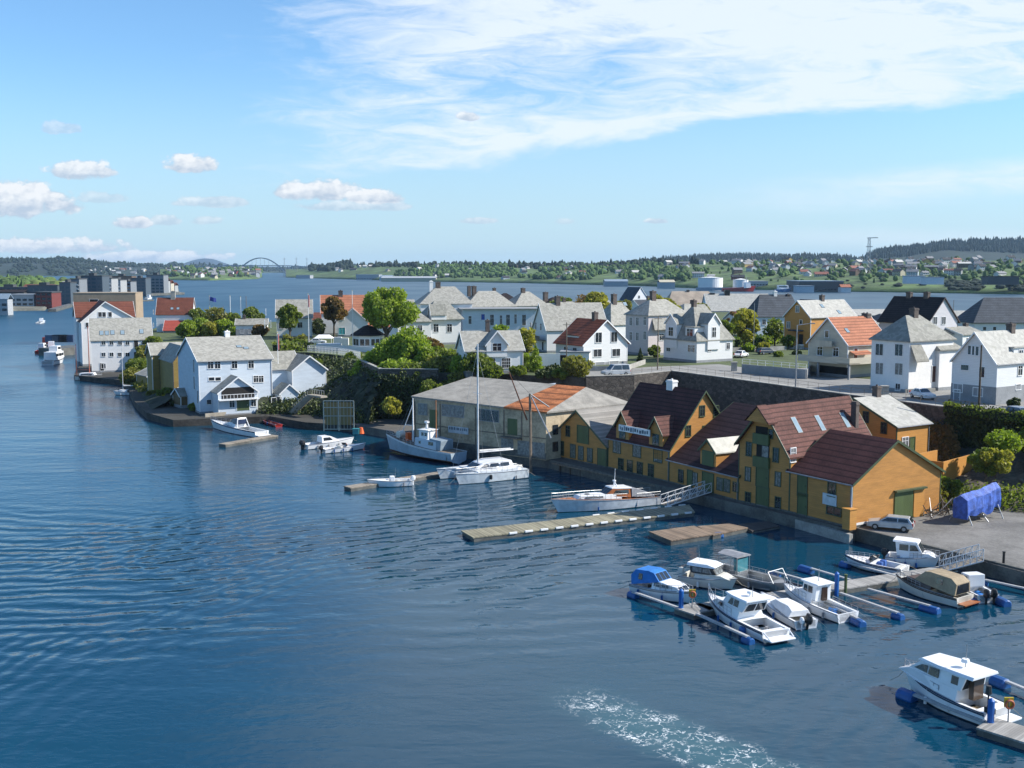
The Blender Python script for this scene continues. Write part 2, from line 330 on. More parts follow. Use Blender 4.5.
# ---------------------------------------------------------------- water
def make_water():
    m = bpy.data.materials.new('sea_water'); m.use_nodes = True; t = m.node_tree; g = G(t); p = t.nodes['Principled BSDF']
    oc = g.n('ShaderNodeTexCoord').outputs['Object']; X, Y, Z = g.sep(oc)
    dist = g.m('POWER', g.m('ADD', g.m('MULTIPLY', X, X), g.m('MULTIPLY', Y, Y)), .5)
    p.inputs['Roughness'].default_value = .06; p.inputs['IOR'].default_value = 1.33
    calm = g.ss(g.noise(g.map(oc, rot=(0, 0, R(20)), sc=(1, .45, 1)), .012, 3, .5), .40, .62)   # wind patches
    n1 = g.noise(g.map(oc, rot=(0, 0, R(12)), sc=(.55, 1.25, 1)), .42, 3, .55, .3)
    n2 = g.noise(g.map(oc, rot=(0, 0, R(-20)), sc=(.8, 1.3, 1)), 1.5, 2, .5, .2)
    n3 = g.noise(g.map(oc, rot=(0, 0, R(5)), sc=(.35, 1, 1)), .12, 2, .5, .2)
    def ring(cx, cy, k, amp, lo, hi, lim):
        dx = g.m('SUBTRACT', X, cx); dy = g.m('SUBTRACT', Y, cy)
        r = g.m('POWER', g.m('ADD', g.m('MULTIPLY', dx, dx), g.m('MULTIPLY', dy, dy)), .5)
        r2 = g.m('ADD', r, g.m('MULTIPLY', g.noise(oc, .14, 3), 4.0))
        w = g.m('SINE', g.m('MULTIPLY', r2, k))
        mk = g.m('MULTIPLY', g.ss(r, lo, lo + 14), g.ss(r, hi, hi - 18)); mk = g.m('MULTIPLY', mk, lim)
        return g.m('MULTIPLY', g.m('MULTIPLY', w, mk), amp)
    wA = ring(-50, 190, 3.0, .075, 66, 122, g.m('MULTIPLY', g.ss(X, 26, 2), g.ss(g.noise(oc, .035, 2), .36, .56)))
    wB = ring(-20, 260, 1.9, .07, 130, 196, g.m('MULTIPLY', g.ss(X, 20, -8), g.ss(g.noise(g.map(oc, loc=(40, 9, 0)), .03, 2), .38, .55)))
    wC = ring(60, 40, 3.0, .05, 22, 62, g.ss(X, 4, 18))
    h = g.m('ADD', g.m('MULTIPLY', n1, .17), g.m('MULTIPLY', n2, g.lin(calm, 0, 1, .03, .075)))
    h = g.m('ADD', h, g.m('MULTIPLY', n3, .42))
    wD = ring(40, 60, 3.4, .06, 62, 110, g.m('MULTIPLY', g.ss(X, 22, 6), g.ss(g.noise(g.map(oc, loc=(9, 70, 0)), .028, 2), .36, .52)))
    h = g.m('ADD', h, g.m('ADD', g.m('ADD', wA, wD), g.m('ADD', wB, wC)))
    b = g.n('ShaderNodeBump'); b.inputs['Strength'].default_value = 1.0; b.inputs['Distance'].default_value = .42
    g.set(b.inputs['Height'], h); t.links.new(b.outputs[0], p.inputs['Normal'])
    deep = g.mix(g.ss(g.noise(oc, .02, 3), .3, .7), (.002, .036, .074), (.003, .047, .084))
    # churned water and foam left by a propeller
    A = K(545, 684, 0); B = K(775, 780, 0); dv = (B - A); Ln = dv.length; dv.normalize(); nv = Vector((-dv.y, dv.x, 0))
    sx = g.m('ADD', g.m('MULTIPLY', g.m('SUBTRACT', X, A.x), dv.x), g.m('MULTIPLY', g.m('SUBTRACT', Y, A.y), dv.y))
    sy = g.m('ADD', g.m('MULTIPLY', g.m('SUBTRACT', X, A.x), nv.x), g.m('MULTIPLY', g.m('SUBTRACT', Y, A.y), nv.y))
    along = g.ss(sx, -1.5, Ln * .55)
    wid = g.m('ABSOLUTE', g.m('ADD', sy, g.m('MULTIPLY', g.m('SUBTRACT', g.noise(oc, .3, 2), .5), 2.4)))
    zone = g.m('MULTIPLY', g.ss(wid, 3.6, .6), g.m('MULTIPLY', along, 1.0))
    v = g.n('ShaderNodeTexVoronoi', feature='DISTANCE_TO_EDGE'); v.inputs['Scale'].default_value = 1.25
    off = g.n('ShaderNodeTexNoise'); t.links.new(oc, off.inputs['Vector']); off.inputs['Scale'].default_value = 1.3; off.inputs['Detail'].default_value = 4
    vm = g.n('ShaderNodeVectorMath', operation='MULTIPLY_ADD'); t.links.new(off.outputs['Color'], vm.inputs[0]); vm.inputs[1].default_value = (2.6, 2.6, 0); t.links.new(oc, vm.inputs[2])
    t.links.new(vm.outputs[0], v.inputs['Vector'])
    web = g.m('MULTIPLY', g.ss(v.outputs[0], .11, .0), g.ss(g.noise(oc, 5, 4, .75), .38, .6)); brk = g.ss(g.noise(oc, .7, 5, .7), .42, .6)
    foam = g.m('MULTIPLY', g.m('MULTIPLY', web, brk), g.ss(zone, .1, .6))
    col = g.mix(g.m('MULTIPLY', zone, .35), deep, (.04, .15, .17))
    g.set(p.inputs[0], g.mix(foam, col, (.82, .84, .84)))
    g.set(p.inputs['Roughness'], g.m('ADD', g.m('ADD', g.lin(dist, 90, 600, .035, .36), g.m('MULTIPLY', calm, .045)), g.m('MULTIPLY', foam, .6)))
    mb = MB(); mb.poly([(-7500, 5, 0), (7500, 5, 0), (7500, 14000, 0), (-7500, 14000, 0)])
    o = struct(mb, 'sea', m); return o
make_water()
# ================================================================ LAND
QU = Vector((.549, -.836, 0)); QN = Vector((.836, .549, 0))        # along the quay (towards the right) and inland
P = lambda *a: [K(x, y, z) for x, y, z in a]
def slab(name, pts, ztop, zbot, m, ms=None):
    mb = MB(); n = len(pts); t = [(p[0], p[1], ztop) for p in pts]; b = [(p[0], p[1], zbot) for p in pts]
    mb.add(t, [tuple(range(n))], 0)
    mb.add(t + b, [(i, (i + 1) % n, (i + 1) % n + n, i + n) for i in range(n)], 1)
    return struct(mb, name, [m, ms or m])
hc = Vector((35.1, 111.4, 0)); qe = K(1024, 572, 1.3)
# quay platform carrying the ochre row and the yard
q0 = Vector((-16.4, 167.2, 0)); q1 = Vector((5.0, 152.6, 0)); q2 = hc - QU * .0 - QN * .6
slab('quay_ground', [q0, q1, q2, hc + QN * .2 + QU * .3, qe + QU * 1.0, qe + QU * 60, qe + QU * 60 + QN * 60, (60, 150, 0), (34, 190, 0), (5, 200, 0), (-24, 196, 0), (-27, 187, 0), (-19.5, 179, 0)], 1.28, -2, mat('quay_top', (.10, .095, .085), .9, 'ground', 2, .3), DCONC)
yard = [hc + QN * .35 + QU * 1.2, qe + QU * 1.2 + QN * .3, qe + QU * 45 + QN * .3, qe + QU * 45 + QN * 14, (58, 117, 0), (52, 120, 0), (47, 122, 0), (43.5, 117.4, 0)]
slab('yard_paving', yard, 1.30, 1.285, ASPH)
# kerb beam along the quay edge
mb = MB(); a = hc + QU * .5 + QN * .1; b = qe + QU * 40 + QN * .1
mb.beam((a.x, a.y, 1.36), (b.x, b.y, 1.36), .3, .16); kb = struct(mb, 'quay_kerb', DCONC)
# concrete footing strip in front of the ochre row
mb = MB()
s0 = K(738, 507, .5); s1 = K(851, 539, .5)
mb.beam((s0.x + .1, s0.y, .35), (s1.x, s1.y, .35), .5, 1.3)
tag(mb.build('quay_wall', CONC), 'pale concrete footing wall at the waterline below the two foremost ochre warehouses', 'wall')
mb = MB(); s0 = K(555, 466, .6); s1 = K(736, 506, .6)
mb.beam((s0.x, s0.y, 1.05), (s1.x, s1.y, 1.05), 1.3, .18, 0)
L_ = (s1 - s0).length; dr = (s1 - s0).normalized()
for i in range(15):
    p = s0 + dr * (i + .5) * L_ / 15; mb.tube((p.x, p.y, -1.5), (p.x, p.y, 1.0), .14, .14, 6, 1)
tag(mb.build('wooden_walkway', [TIMB, BARK]), 'dark timber walkway on piles below the row of ochre warehouses', 'walkway')
# upper terrace
TER = [(-70, 262), (-60, 246), (-45, 241.5), (-37, 234), (-29, 214), (-23, 194.5), (-5, 193.5), (12.7, 186), (20.8, 188.5), (28.5, 195.5), (35.8, 183.5), (49.2, 158.2), (57.8, 143.4), (62.6, 134), (70, 122), (84, 112), (150, 100), (190, 300), (170, 455), (60, 468), (-20, 480), (-78, 400)]
slab('terrace_ground', [Vector((x, y, 0)) for x, y in TER], 9.5, -1, GRASS, ROCK)
LOW = [(-63, 262), (-62, 222), (-41, 224), (-36, 216), (-22, 196), (-27, 186.6), (-36, 190), (-44, 198), (-60, 193), (-68, 203), (-76, 220), (-88, 250), (-93, 262), (-110, 275), (-116, 292), (-128, 330), (-150, 470), (-70, 480), (-60, 350)]
slab('shore_ground', [Vector((x, y, 0)) for x, y in LOW], 1.25, -2, mat('shore_dirt', (.045, .042, .034), .95, 'ground', 2, .35), ROCK)
slab('garden_ground', [Vector(p) for p in [(-84, 256, 0), (-64, 250, 0), (-62, 480, 0), (-146, 465, 0), (-118, 330, 0), (-100, 300, 0)]], 5.0, 0, GRASS, ROCK)
# streets on the terrace: asphalt sheets 1 cm above the ground
def sheet(name, pts, z, m): mb = MB(); mb.poly([(p[0], p[1], z) for p in pts]); return struct(mb, name, m)
W0 = [Vector((x, y, 0)) for x, y in TER]
e = Vector((.3, .2, 0))
street = [W0[7] + e, W0[8] + e, W0[9] + e, W0[10] + e, W0[11] + e, W0[12] + e, W0[13] + e, W0[14] + e, Vector((96, 124, 0)), Vector((84, 148, 0)), Vector((74, 168, 0)), Vector((58, 185, 0)), Vector((49, 195, 0)), Vector((80, 212, 0)), Vector((78, 218, 0)), Vector((46, 199, 0)), Vector((40, 212, 0)), Vector((26, 206, 0)), Vector((12, 197, 0))]
sheet('street', street, 9.51, STREET)
# pavement strip with kerb along the retaining wall
mb = MB(); pv = [W0[i] for i in (8, 9, 10, 11, 12, 13)]
for a, b in zip(pv, pv[1:]):
    d_ = (b - a).normalized(); n = Vector((-d_.y, d_.x, 0)); n = n if n.y > 0 or n.x > 0 else -n
    a2 = a + n * 1.3; b2 = b + n * 1.3
    mb.beam((a2.x, a2.y, 9.56), (b2.x, b2.y, 9.56), 1.7, .13)
struct(mb, 'pavement', CONC)
# ---- retaining walls (stone), a thing each
def wallrun(label, pts, z0, z1, th, m, cat='wall', name='retaining_wall', cap=None):
    mb = MB()
    for a, b in zip(pts, pts[1:]):
        a = Vector((a[0], a[1], (z0 + z1) / 2)); b = Vector((b[0], b[1], (z0 + z1) / 2)); mb.beam(a, b, th, z1 - z0)
    o = mb.build(name, m); tag(o, label, cat)
    if cap:
        mb = MB()
        for a, b in zip(pts, pts[1:]): mb.beam((a[0], a[1], z1 + .06), (b[0], b[1], z1 + .06), th + .12, .12)
        mb.build('coping', cap, o)
    return o
dn = Vector((-.2, -.15, 0))
T = lambda i, off=.22: (TER[i][0] - .8 * off, TER[i][1] - .6 * off)
wallrun('dark stone retaining wall under the street behind the ochre warehouses', [T(8, .1), T(9, .1), T(10), T(11), T(12), T(13)], 1, 9.75, .7, STONE, cap=CONC)
wallrun('dark stone wall below the parked silver van', [T(7), (20.9, 188.0)], 1, 9.7, .6, STONE, cap=CONC)
wallrun('rough garden terrace wall above the fishing boat', [(-29.3, 213), (-23.3, 194.2), (-13, 193.2)], 1, 10.2, .5, STONE, cap=CONC)
# railing on the retaining wall
def railing(label, pts, z, h=1.05, step=2.0, m=STEEL, bars=2, name='railing', group=None, r=.03):
    mb = MB(); o = empty(name, (0, 0, 0), 0, label, 'railing', group)
    for a, b in zip(pts, pts[1:]):
        a = Vector((a[0], a[1], z)); b = Vector((b[0], b[1], z)); n = max(1, int((b - a).length / step))
        for k in range(n + 1):
            p = a.lerp(b, k / n); pp = MB(); pp.tube(p, p + Vector((0, 0, h)), r * 1.2, None, 5); pp.build('post', m, o)
        for j in range(bars):
            zz = h * (j + 1) / bars; mb.tube(a + Vector((0, 0, zz)), b + Vector((0, 0, zz)), r, None, 5)
    mb.build('rail', m, o); return o
railing('thin metal railing on top of the long street retaining wall', [T(8), T(9), T(10), T(11), T(12), T(13)], 9.85, 1.0, 2.2, TIMB, r=.022)
# ---- cliff and slopes: displaced lofts between a foot line and a crest line
def slope(name, foot, crest, m, rows=14, sub=6, amp=.7, seed=1, bulge=.8, kind='structure'):
    rnd = random.Random(seed); mb = MB(); rg = []
    def sub_(pts):
        o = []
        for a, b in zip(pts, pts[1:]):
            for k in range(sub): o.append(Vector(a).lerp(Vector(b), k / sub))
        o.append(Vector(pts[-1])); return o
    f = sub_(foot); c = sub_(crest)
    for r in range(rows + 1):
        t = r / rows; ring = []
        for a, b in zip(f, c):
            p = a.lerp(b, t); p.z = a.z + (b.z - a.z) * min(1, t ** (1 / bulge))
            k = amp * math.sin(math.pi * t) if t < 1 else 0
            ring.append(p + Vector((rnd.uniform(-k, k), rnd.uniform(-k, k), rnd.uniform(-k, k) * .7)))
        rg.append(ring)
    mb.loft(rg, cap=False, closed=False); o = mb.build(name, m); o['kind'] = kind; return o
GR = mat('rock_with_grass', (.022, .028, .012), .95, 'noise', .3, .6, bump=1.0)
slope('cliff', [(-47, 200, 1), (-41, 204, 1), (-36, 199, 1), (-30, 193, 1), (-27, 190, 1), (-24.5, 187, 1.2)],
      [(-52, 244, 9.5), (-44, 240.5, 9.0), (-36, 232, 9.0), (-29.2, 213.5, 9.2), (-25.5, 204, 9.6), (-23, 194, 9.6)], GR, 16, 7, .7, 3, 1.6)
slope('left_bank', [(-94, 276, .5), (-90, 264, .6), (-86, 250, .6), (-76, 221, .6), (-69, 206, .6)], [(-90, 284, 5), (-84, 272, 5), (-80, 262, 5.05), (-70, 240, 5), (-62, 222, 5)], GR, 10, 6, .5, 5, 1.2)
slope('rock_face', [(40.5, 127, 1.2), (46, 124.5, 1.2), (52, 121, 1.2), (57.5, 117.5, 1.2), (66, 108, 1.2), (80, 98, 1.2), (100, 88, 1.2)],
      [(48, 157, 3.4), (54, 147, 4.6), (57.3, 142, 5.0), (61.2, 134, 5.5), (69.6, 122, 7.5), (84, 111.5, 9.5), (110, 106, 9.5)], mat('rock_slope', (.085, .075, .055), .95, 'noise', .3, .55, bump=1.0), 12, 6, .6, 8, 1.3)

# ================================================================ HOUSES
class House:
    def __init__(s, label, A, L, D, H=5, R=3, ang=33, z=9.5, roof='u', rf=.5, hip=None, wall=WHITE, rm=SLATE, trim=WTRIM, eh=None, rh=None, over=.35, og=.3,
                 H2=None, found=.5, fm=GREYR, parent=None, cat='house', name='house', B=None, mans=None, low=False, group=None, noroof=False):
        s.low = low
        p = K(A[0], A[1], z) if len(A) == 2 else Vector(A)
        if B is not None:
            q = K(B[0], B[1], z); ang = math.degrees(math.atan2(q.y - p.y, q.x - p.x)); L = (q - p).length if L is None else L
        s.L, s.D, s.ang = L, D, R_(ang)
        s.W = Matrix.Translation(p) @ Matrix.Rotation(s.ang, 4, 'Z'); s.Wi = s.W.inverted()
        if eh is not None: H = Zat(p.x, p.y, eh) - z
        if rh is not None:
            q = s.W @ (Vector((L / 2, D * rf, 0)) if roof == 'u' else Vector((L * rf, 0, 0))); R = Zat(q.x, q.y, rh) - z - H
        s.H, s.R, s.roofk, s.rf, s.hip = H, R, roof, rf, hip
        if parent is None:
            s.root = empty(name, p, s.ang, label, cat, group); s.T = Matrix.Identity(4)
        else:
            s.root = parent.root; s.T = parent.Wi @ s.W
        H2 = H if H2 is None else H2
        prof = mans or [(0, H), (rf, H + R), (1, H2)]
        if mans: prof = [(a, H + b) for a, b in mans]
        s.prof = prof
        wd = D if roof == 'u' else L; ln = L if roof == 'u' else D
        def P3(t, a, zz): return (a, t, zz) if roof == 'u' else (t, a, zz)
        w = MB(); f0 = found
        if hip or noroof: w.box(0, L, 0, D, f0, H + (.02 if hip else 0))
        else:
            base = [(0, f0)] + [(t * wd, zz) for t, zz in prof] + [(wd, f0)]
            w.prism([P3(a, 0, b) for a, b in base], P3(0, ln, 0))
        s.wall = s.put(w.build('wall', wall))
        fb = MB(); fb.box(-.05, L + .05, -.05, D + .05, -1.6, f0); s.put(fb.build('foundation', fm))
        th = .16
        if hip:
            a, b = hip; o = over; rb = MB(); zt = H + th
            e0 = [(-o, -o), (L + o, -o), (L + o, D + o), (-o, D + o)]
            if roof == 'u': r0, r1 = (a, D * rf, H + R + th), (L - b, D * rf, H + R + th)
            else: r0, r1 = (L * rf, a, H + R + th), (L * rf, D - b, H + R + th)
            v = [(x, y, H - .12) for x, y in e0] + [(x, y, H + .04) for x, y in e0] + [r0, r1]
            fs = [(3, 2, 1, 0), (0, 1, 5, 4), (1, 2, 6, 5), (2, 3, 7, 6), (3, 0, 4, 7)]
            if roof == 'u': fs += [(4, 5, 9, 8), (6, 7, 8, 9), (5, 6, 9), (7, 4, 8)]
            else: fs += [(4, 5, 8), (5, 6, 9, 8), (6, 7, 9), (7, 4, 8, 9)]
            rb.add(v, fs); s.roof = s.put(rb.build('roof', rm))
        elif noroof:
            rb = MB(); rb.box(-over, L + over, -over, D + over, H, H + .25); s.roof = s.put(rb.build('roof', rm))
        else:
            pr = [(t * wd, zz) for t, zz in prof]
            (a0, b0), (a1, b1) = pr[0], pr[1]; k = over / max(.01, math.hypot(a1 - a0, b1 - b0)); pr[0] = (a0 - (a1 - a0) * k, b0 - (b1 - b0) * k)
            (a0, b0), (a1, b1) = pr[-1], pr[-2]; k = over / max(.01, math.hypot(a1 - a0, b1 - b0)); pr[-1] = (a0 - (a1 - a0) * k, b0 - (b1 - b0) * k)
            lo = [(a, b + .01) for a, b in pr]; hi = [(a, b + th + .01) for a, b in pr]
            rb = MB(); rb.prism([P3(a, -og, b) for a, b in lo + hi[::-1]], P3(0, ln + 2 * og, 0)); s.roof = s.put(rb.build('roof', rm))
            for e_, st in enumerate((-og - .07, ln + og + .002)):
                tb = MB()
                ch = [(a, b - .08) for a, b in pr] + [(a, b + th + .04) for a, b in pr][::-1]
                tb.prism([P3(a, st, b) for a, b in ch], P3(0, .068, 0))
                for cx, cy, hh in ((0, 0, H), (L, 0, H if roof == 'u' else H2), (0, D, H2 if roof == 'u' else H), (L, D, H2)):
                    if ((cx > 0) if roof == 'u' else (cy > 0)) == bool(e_): tb.box(cx - .1 if cx else -.03, cx + (.03 if cx else .1), cy - .1 if cy else -.03, cy + (.03 if cy else .1), f0, hh - .12)
                s.put(tb.build('trim', trim))
            if not low and roof == 'u':
                gb = MB(); (ya, za) = pr[0]; gb.tube((-og, ya - .06, za + .06), (ln + og, ya - .06, za + .06), .075, None, 6); s.put(gb.build('gutter', GREYC))
                gb = MB(); gb.tube((L - .12, -.07, f0), (L - .12, -.07, H - .35), .045, None, 6); s.put(gb.build('downpipe', GREYC))
    def put(s, o, par=None):
        if par is None: o.parent = s.root; o.matrix_local = s.T
        else: o.parent = par
        return o
    def lray(s, px, py):
        r = ray(px, py); a = s.Wi @ O0; b = s.Wi @ (O0 + r); return a, b - a
    def face(s, f):
        L, D, H, R = s.L, s.D, s.H, s.R
        if isinstance(f, tuple): return f
        if f == 'f': return Vector((0, 0, 0)), Vector((1, 0, 0)), Vector((0, 0, 1))
        if f == 'r': return Vector((L, 0, 0)), Vector((0, 1, 0)), Vector((0, 0, 1))
        if f == 'l': return Vector((0, D, 0)), Vector((0, -1, 0)), Vector((0, 0, 1))
        if f == 'b': return Vector((L, D, 0)), Vector((-1, 0, 0)), Vector((0, 0, 1))
        (t0, z0), (t1, z1) = s.prof[0], s.prof[1]
        if f == 'slope':
            if s.roofk == 'u': return Vector((0, t0 * D, z0 + .17)), Vector((1, 0, 0)), Vector((0, (t1 - t0) * D, z1 - z0)).normalized()
            (t0, z0), (t1, z1) = s.prof[-1], s.prof[-2]
            return Vector((t0 * L, 0, z0 + .17)), Vector((0, 1, 0)), Vector(((t1 - t0) * L, 0, z1 - z0)).normalized()
        if f == 'lslope': return Vector((0, D, z0 + .17)), Vector((0, -1, 0)), Vector(((t1 - t0) * L, 0, z1 - z0)).normalized()
    def hit(s, f, px, py):
        P0, a, b = s.face(f); n = a.cross(b); o, d = s.lray(px, py); t = (P0 - o).dot(n) / d.dot(n); return o + d * t, a, b, n
    def at(s, f, u, w):
        P0, a, b = s.face(f); return P0 + a * u + b * w, a, b, a.cross(b)
    def obox(s, mb, c, a, b, n, u0, u1, w0, w1, n0, n1, m=0):
        vs = [c + a * u + b * w + n * q for q in (n0, n1) for u, w in ((u0, w0), (u1, w0), (u1, w1), (u0, w1))]
        mb.add(vs, [(3, 2, 1, 0), (4, 5, 6, 7), (0, 1, 5, 4), (1, 2, 6, 5), (2, 3, 7, 6), (3, 0, 4, 7)], m)
    def win(s, f, pts, w=1.0, h=1.3, mun='x', glass=None, frame=None, name='window', label=None, par=None, low=None, lit=None, uv=False):
        low = s.low if low is None else low; glass = glass or GLASS; frame = frame or WTRIM
        for px, py in pts:
            c, a, b, n = s.at(f, px, py) if uv else s.hit(f, px, py)
            mb = MB(); W, Hh = w / 2, h / 2; t = .09
            for u0, u1, w0, w1 in ((-W - t, W + t, Hh, Hh + t), (-W - t, W + t, -Hh - t, -Hh), (-W - t, -W, -Hh, Hh), (W, W + t, -Hh, Hh)):
                s.obox(mb, c, a, b, n, u0, u1, w0, w1, -.03, .13 if w1 == -Hh else .075)
            if mun in ('x', '|', '#'): s.obox(mb, c, a, b, n, -.025, .025, -Hh, Hh, .021, .055)
            if mun == 'x': s.obox(mb, c, a, b, n, -W, W, Hh * .35, Hh * .35 + .05, .0215, .05)
            if mun == '#':
                for q in (-.33, .33): s.obox(mb, c, a, b, n, -W, W, Hh * q, Hh * q + .04, .0215, .05)
                for q in (-.5, .5): s.obox(mb, c, a, b, n, W * q, W * q + .04, -Hh, Hh, .022, .052)
            if low or par is not None:
                s.obox(mb, c, a, b, n, -W, W, -Hh, Hh, -.02, .02, 1); o = mb.build(name, [frame, glass])
                if par is not None: o.parent = par
                else: s.put(o)
            else:
                o = s.put(mb.build(name, frame)); pb = MB(); s.obox(pb, c, a, b, n, -W, W, -Hh, Hh, -.02, .02); pb.build('pane', glass, o)
            if label: o['label'] = label
    def door(s, f, pts, w=.95, h=2.05, m=None, frame=None, name='door', label=None, glass=False):
        for px, py in pts:
            c, a, b, n = s.hit(f, px, py); frame_ = frame or WTRIM; mb = MB(); W, Hh = w / 2, h / 2
            s.obox(mb, c, a, b, n, -W, W, -Hh, Hh, -.02, .04)
            o = s.put(mb.build(name, m or GREENP)); fb = MB()
            for u0, u1, w0, w1 in ((-W - .1, W + .1, Hh, Hh + .12), (-W - .1, -W, -Hh, Hh), (W, W + .1, -Hh, Hh)): s.obox(fb, c, a, b, n, u0, u1, w0, w1, -.02, .08)
            s.obox(fb, c, a, b, n, W * .7, W * .7 + .05, -.1, .05, .041, .09)
            fb.build('door_frame', frame_, o)
            if label: o['label'] = label
    def sky(s, pts, w=.7, h=1.0, f='slope'):
        for px, py in pts:
            c, a, b, n = s.hit(f, px, py); mb = MB(); s.obox(mb, c, a, b, n, -w / 2 - .06, w / 2 + .06, -h / 2 - .06, h / 2 + .06, -.05, .06)
            s.obox(mb, c, a, b, n, -w / 2, w / 2, -h / 2, h / 2, .0, .065, 1); o = mb.build('skylight', [BLACK, GLASSB]); o.parent = s.roof
    def chim(s, pts, w=.8, d=.6, m=None, t=None, dep=1.6):
        t = s.rf if t is None else t
        for px, py in pts:
            if s.roofk == 'u': P0, a, b = Vector((0, s.D * t, 0)), Vector((1, 0, 0)), Vector((0, 0, 1))
            else: P0, a, b = Vector((s.L * t, 0, 0)), Vector((0, 1, 0)), Vector((0, 0, 1))
            c = s.hit((P0, a, b), px, py)[0]
            c.x = min(max(c.x, .6), s.L - .6); c.y = min(max(c.y, .6), s.D - .6)
            mb = MB(); mb.box(c.x - w / 2, c.x + w / 2, c.y - d / 2, c.y + d / 2, s.H + s.R - dep, c.z)
            mb.box(c.x - w / 2 - .07, c.x + w / 2 + .07, c.y - d / 2 - .07, c.y + d / 2 + .07, c.z - .28, c.z - .12)
            mb.tube((c.x, c.y, c.z), (c.x, c.y, c.z + .2), .16, .13, 7)
            o = mb.build('chimney', m or BRICK); o.parent = s.roof
    def dormer(s, px, pyw, w, h0, he, hp, yf, wall=None, rm=None, win=None, shed=False, f='f', back=None, trim=None, wm='x', green=False, ov=.22):
        """roof gable on the front (f) or left (l) side; heights in metres above the base"""
        back = back if back is not None else (s.D if f == 'f' else s.L) * .5
        P0, a, b = s.face(f); n = a.cross(b); PF = P0 - n * yf
        c = s.hit((PF, a, b), px, pyw)[0]; u = (c - PF).dot(a)
        C0 = PF + a * u
        def q(t, y, zz): return C0 + a * t - n * y + b * zz
        W = w / 2; dp = back - yf; mb = MB()
        if shed: pr = [(-W, h0), (-W, he), (W, he), (W, h0)]
        else: pr = [(-W, h0), (-W, he), (0, hp), (W, he), (W, h0)]
        mb.prism([q(t, 0, zz) for t, zz in pr], -n * dp); o = s.put(mb.build('dormer', wall or s.wall.data.materials[0]))
        rb = MB()
        if shed:
            k = [(-W - ov, he + .01), (W + ov, he + .01), (W + ov, he + .16), (-W - ov, he + .16)]
        else:
            dx = ov; dz = (hp - he) / W * ov
            k = [(-W - dx, he - dz + .01), (0, hp + .01), (W + dx, he - dz + .01), (W + dx, he - dz + .15), (0, hp + .15), (-W - dx, he - dz + .15)]
        rb.prism([q(t, -ov, zz) for t, zz in k], -n * (dp + ov)); rb.build('dormer_roof', rm or s.roof.data.materials[0], o)
        if not shed:
            tb = MB(); k2 = [(-W - dx, he - dz - .12), (0, hp - .14), (W + dx, he - dz - .12), (W + dx, he - dz + .19), (0, hp + .19), (-W - dx, he - dz + .19)]
            tb.prism([q(t, -ov - .06, zz) for t, zz in k2], -n * .058); tb.build('barge_board', trim or WTRIM, o)
        if win:
            for uu, zz, ww, hh in win:
                mb = MB(); cc = q(uu, 0, zz)
                s.obox(mb, cc, a, b, n, -ww / 2 - .09, ww / 2 + .09, -hh / 2 - .09, hh / 2 + .09, -.02, .05)
                s.obox(mb, cc, a, b, n, -ww / 2, ww / 2, -hh / 2, hh / 2, 0, .055, 1)
                if wm: s.obox(mb, cc, a, b, n, -.03, .03, -hh / 2, hh / 2, 0, .075); s.obox(mb, cc, a, b, n, -ww / 2, ww / 2, hh * .1, hh * .1 + .05, 0, .07)
                mb.build('shutter' if green else 'window', [trim or WTRIM, GREENP if green else GLASS], o)
        return o
    def part(s, mb, name, m, **k): return s.put(mb.build(name, m, **k))
R_ = math.radians
# ---------------------------------------------------------------- the ochre row on the quay
GT = GREENT
# Q5 foremost
h = House('foremost ochre warehouse with maroon roof and big green sliding door in its end', (789, 512), None, 13.9, B=(851, 528), z=1.3, roof='u', rf=.46, H2=None,
          wall=OCHRE, rm=MAROON, trim=GT, eh=470.5, R=3.9, found=.15, fm=DCONC, name='warehouse', cat='warehouse')
Q5 = h
h.door('f', [(802.5, 506)], 1.3, 2.7, GREENP, GT, 'shutter'); h.door('f', [(802.5, 485)], 1.3, 2.6, GREENP, GT, 'shutter')
h.win('f', [(832, 488)], 1.0, 1.7, 'x', GLASS, GT); h.win('f', [(834, 511)], 1.9, .8, '|', GLASS, GT)
mb = MB(); c, a, b, n = h.hit('f', 830, 499.5); h.obox(mb, c, a, b, n, -.95, .95, -.6, .6, .02, .1); h.part(mb, 'sign_board', mat('pale_sign', (.55, .62, .66), .5))
mb = MB(); c, a, b, n = h.hit('r', 905, 507); h.obox(mb, c, a, b, n, -1.75, 1.15, -2.0, 1.75, .0, .1); o = h.part(mb, 'sliding_door', GREENP); o['label'] = 'green painted sliding door'
mb = MB(); h.obox(mb, c, a, b, n, -1.9, 3.0, 1.8, 1.98, .0, .45); h.obox(mb, c, a, b, n, 1.25, 2.9, -2.2, 1.78, .01, .14, 1); h.part(mb, 'door_canopy', [GT, OCHRE2])
mb = MB(); mb.box(h.L - .3, h.L + .7, -1.0, .0, 0, 2.1); mb.box(h.L - .38, h.L + .78, -1.08, .06, 2.1, 2.18); h.part(mb, 'porch_box', OCHRE2)
mb = MB(); mb.tube((h.L + .08, -.12, .2), (h.L + .08, -.12, h.H), .06, None, 6); h.part(mb, 'downpipe', WTRIM)
mb = MB(); mb.box(h.L + .06, h.L + .1, .2, 5.2, .2, .45); h.part(mb, 'base_board', WTRIM)
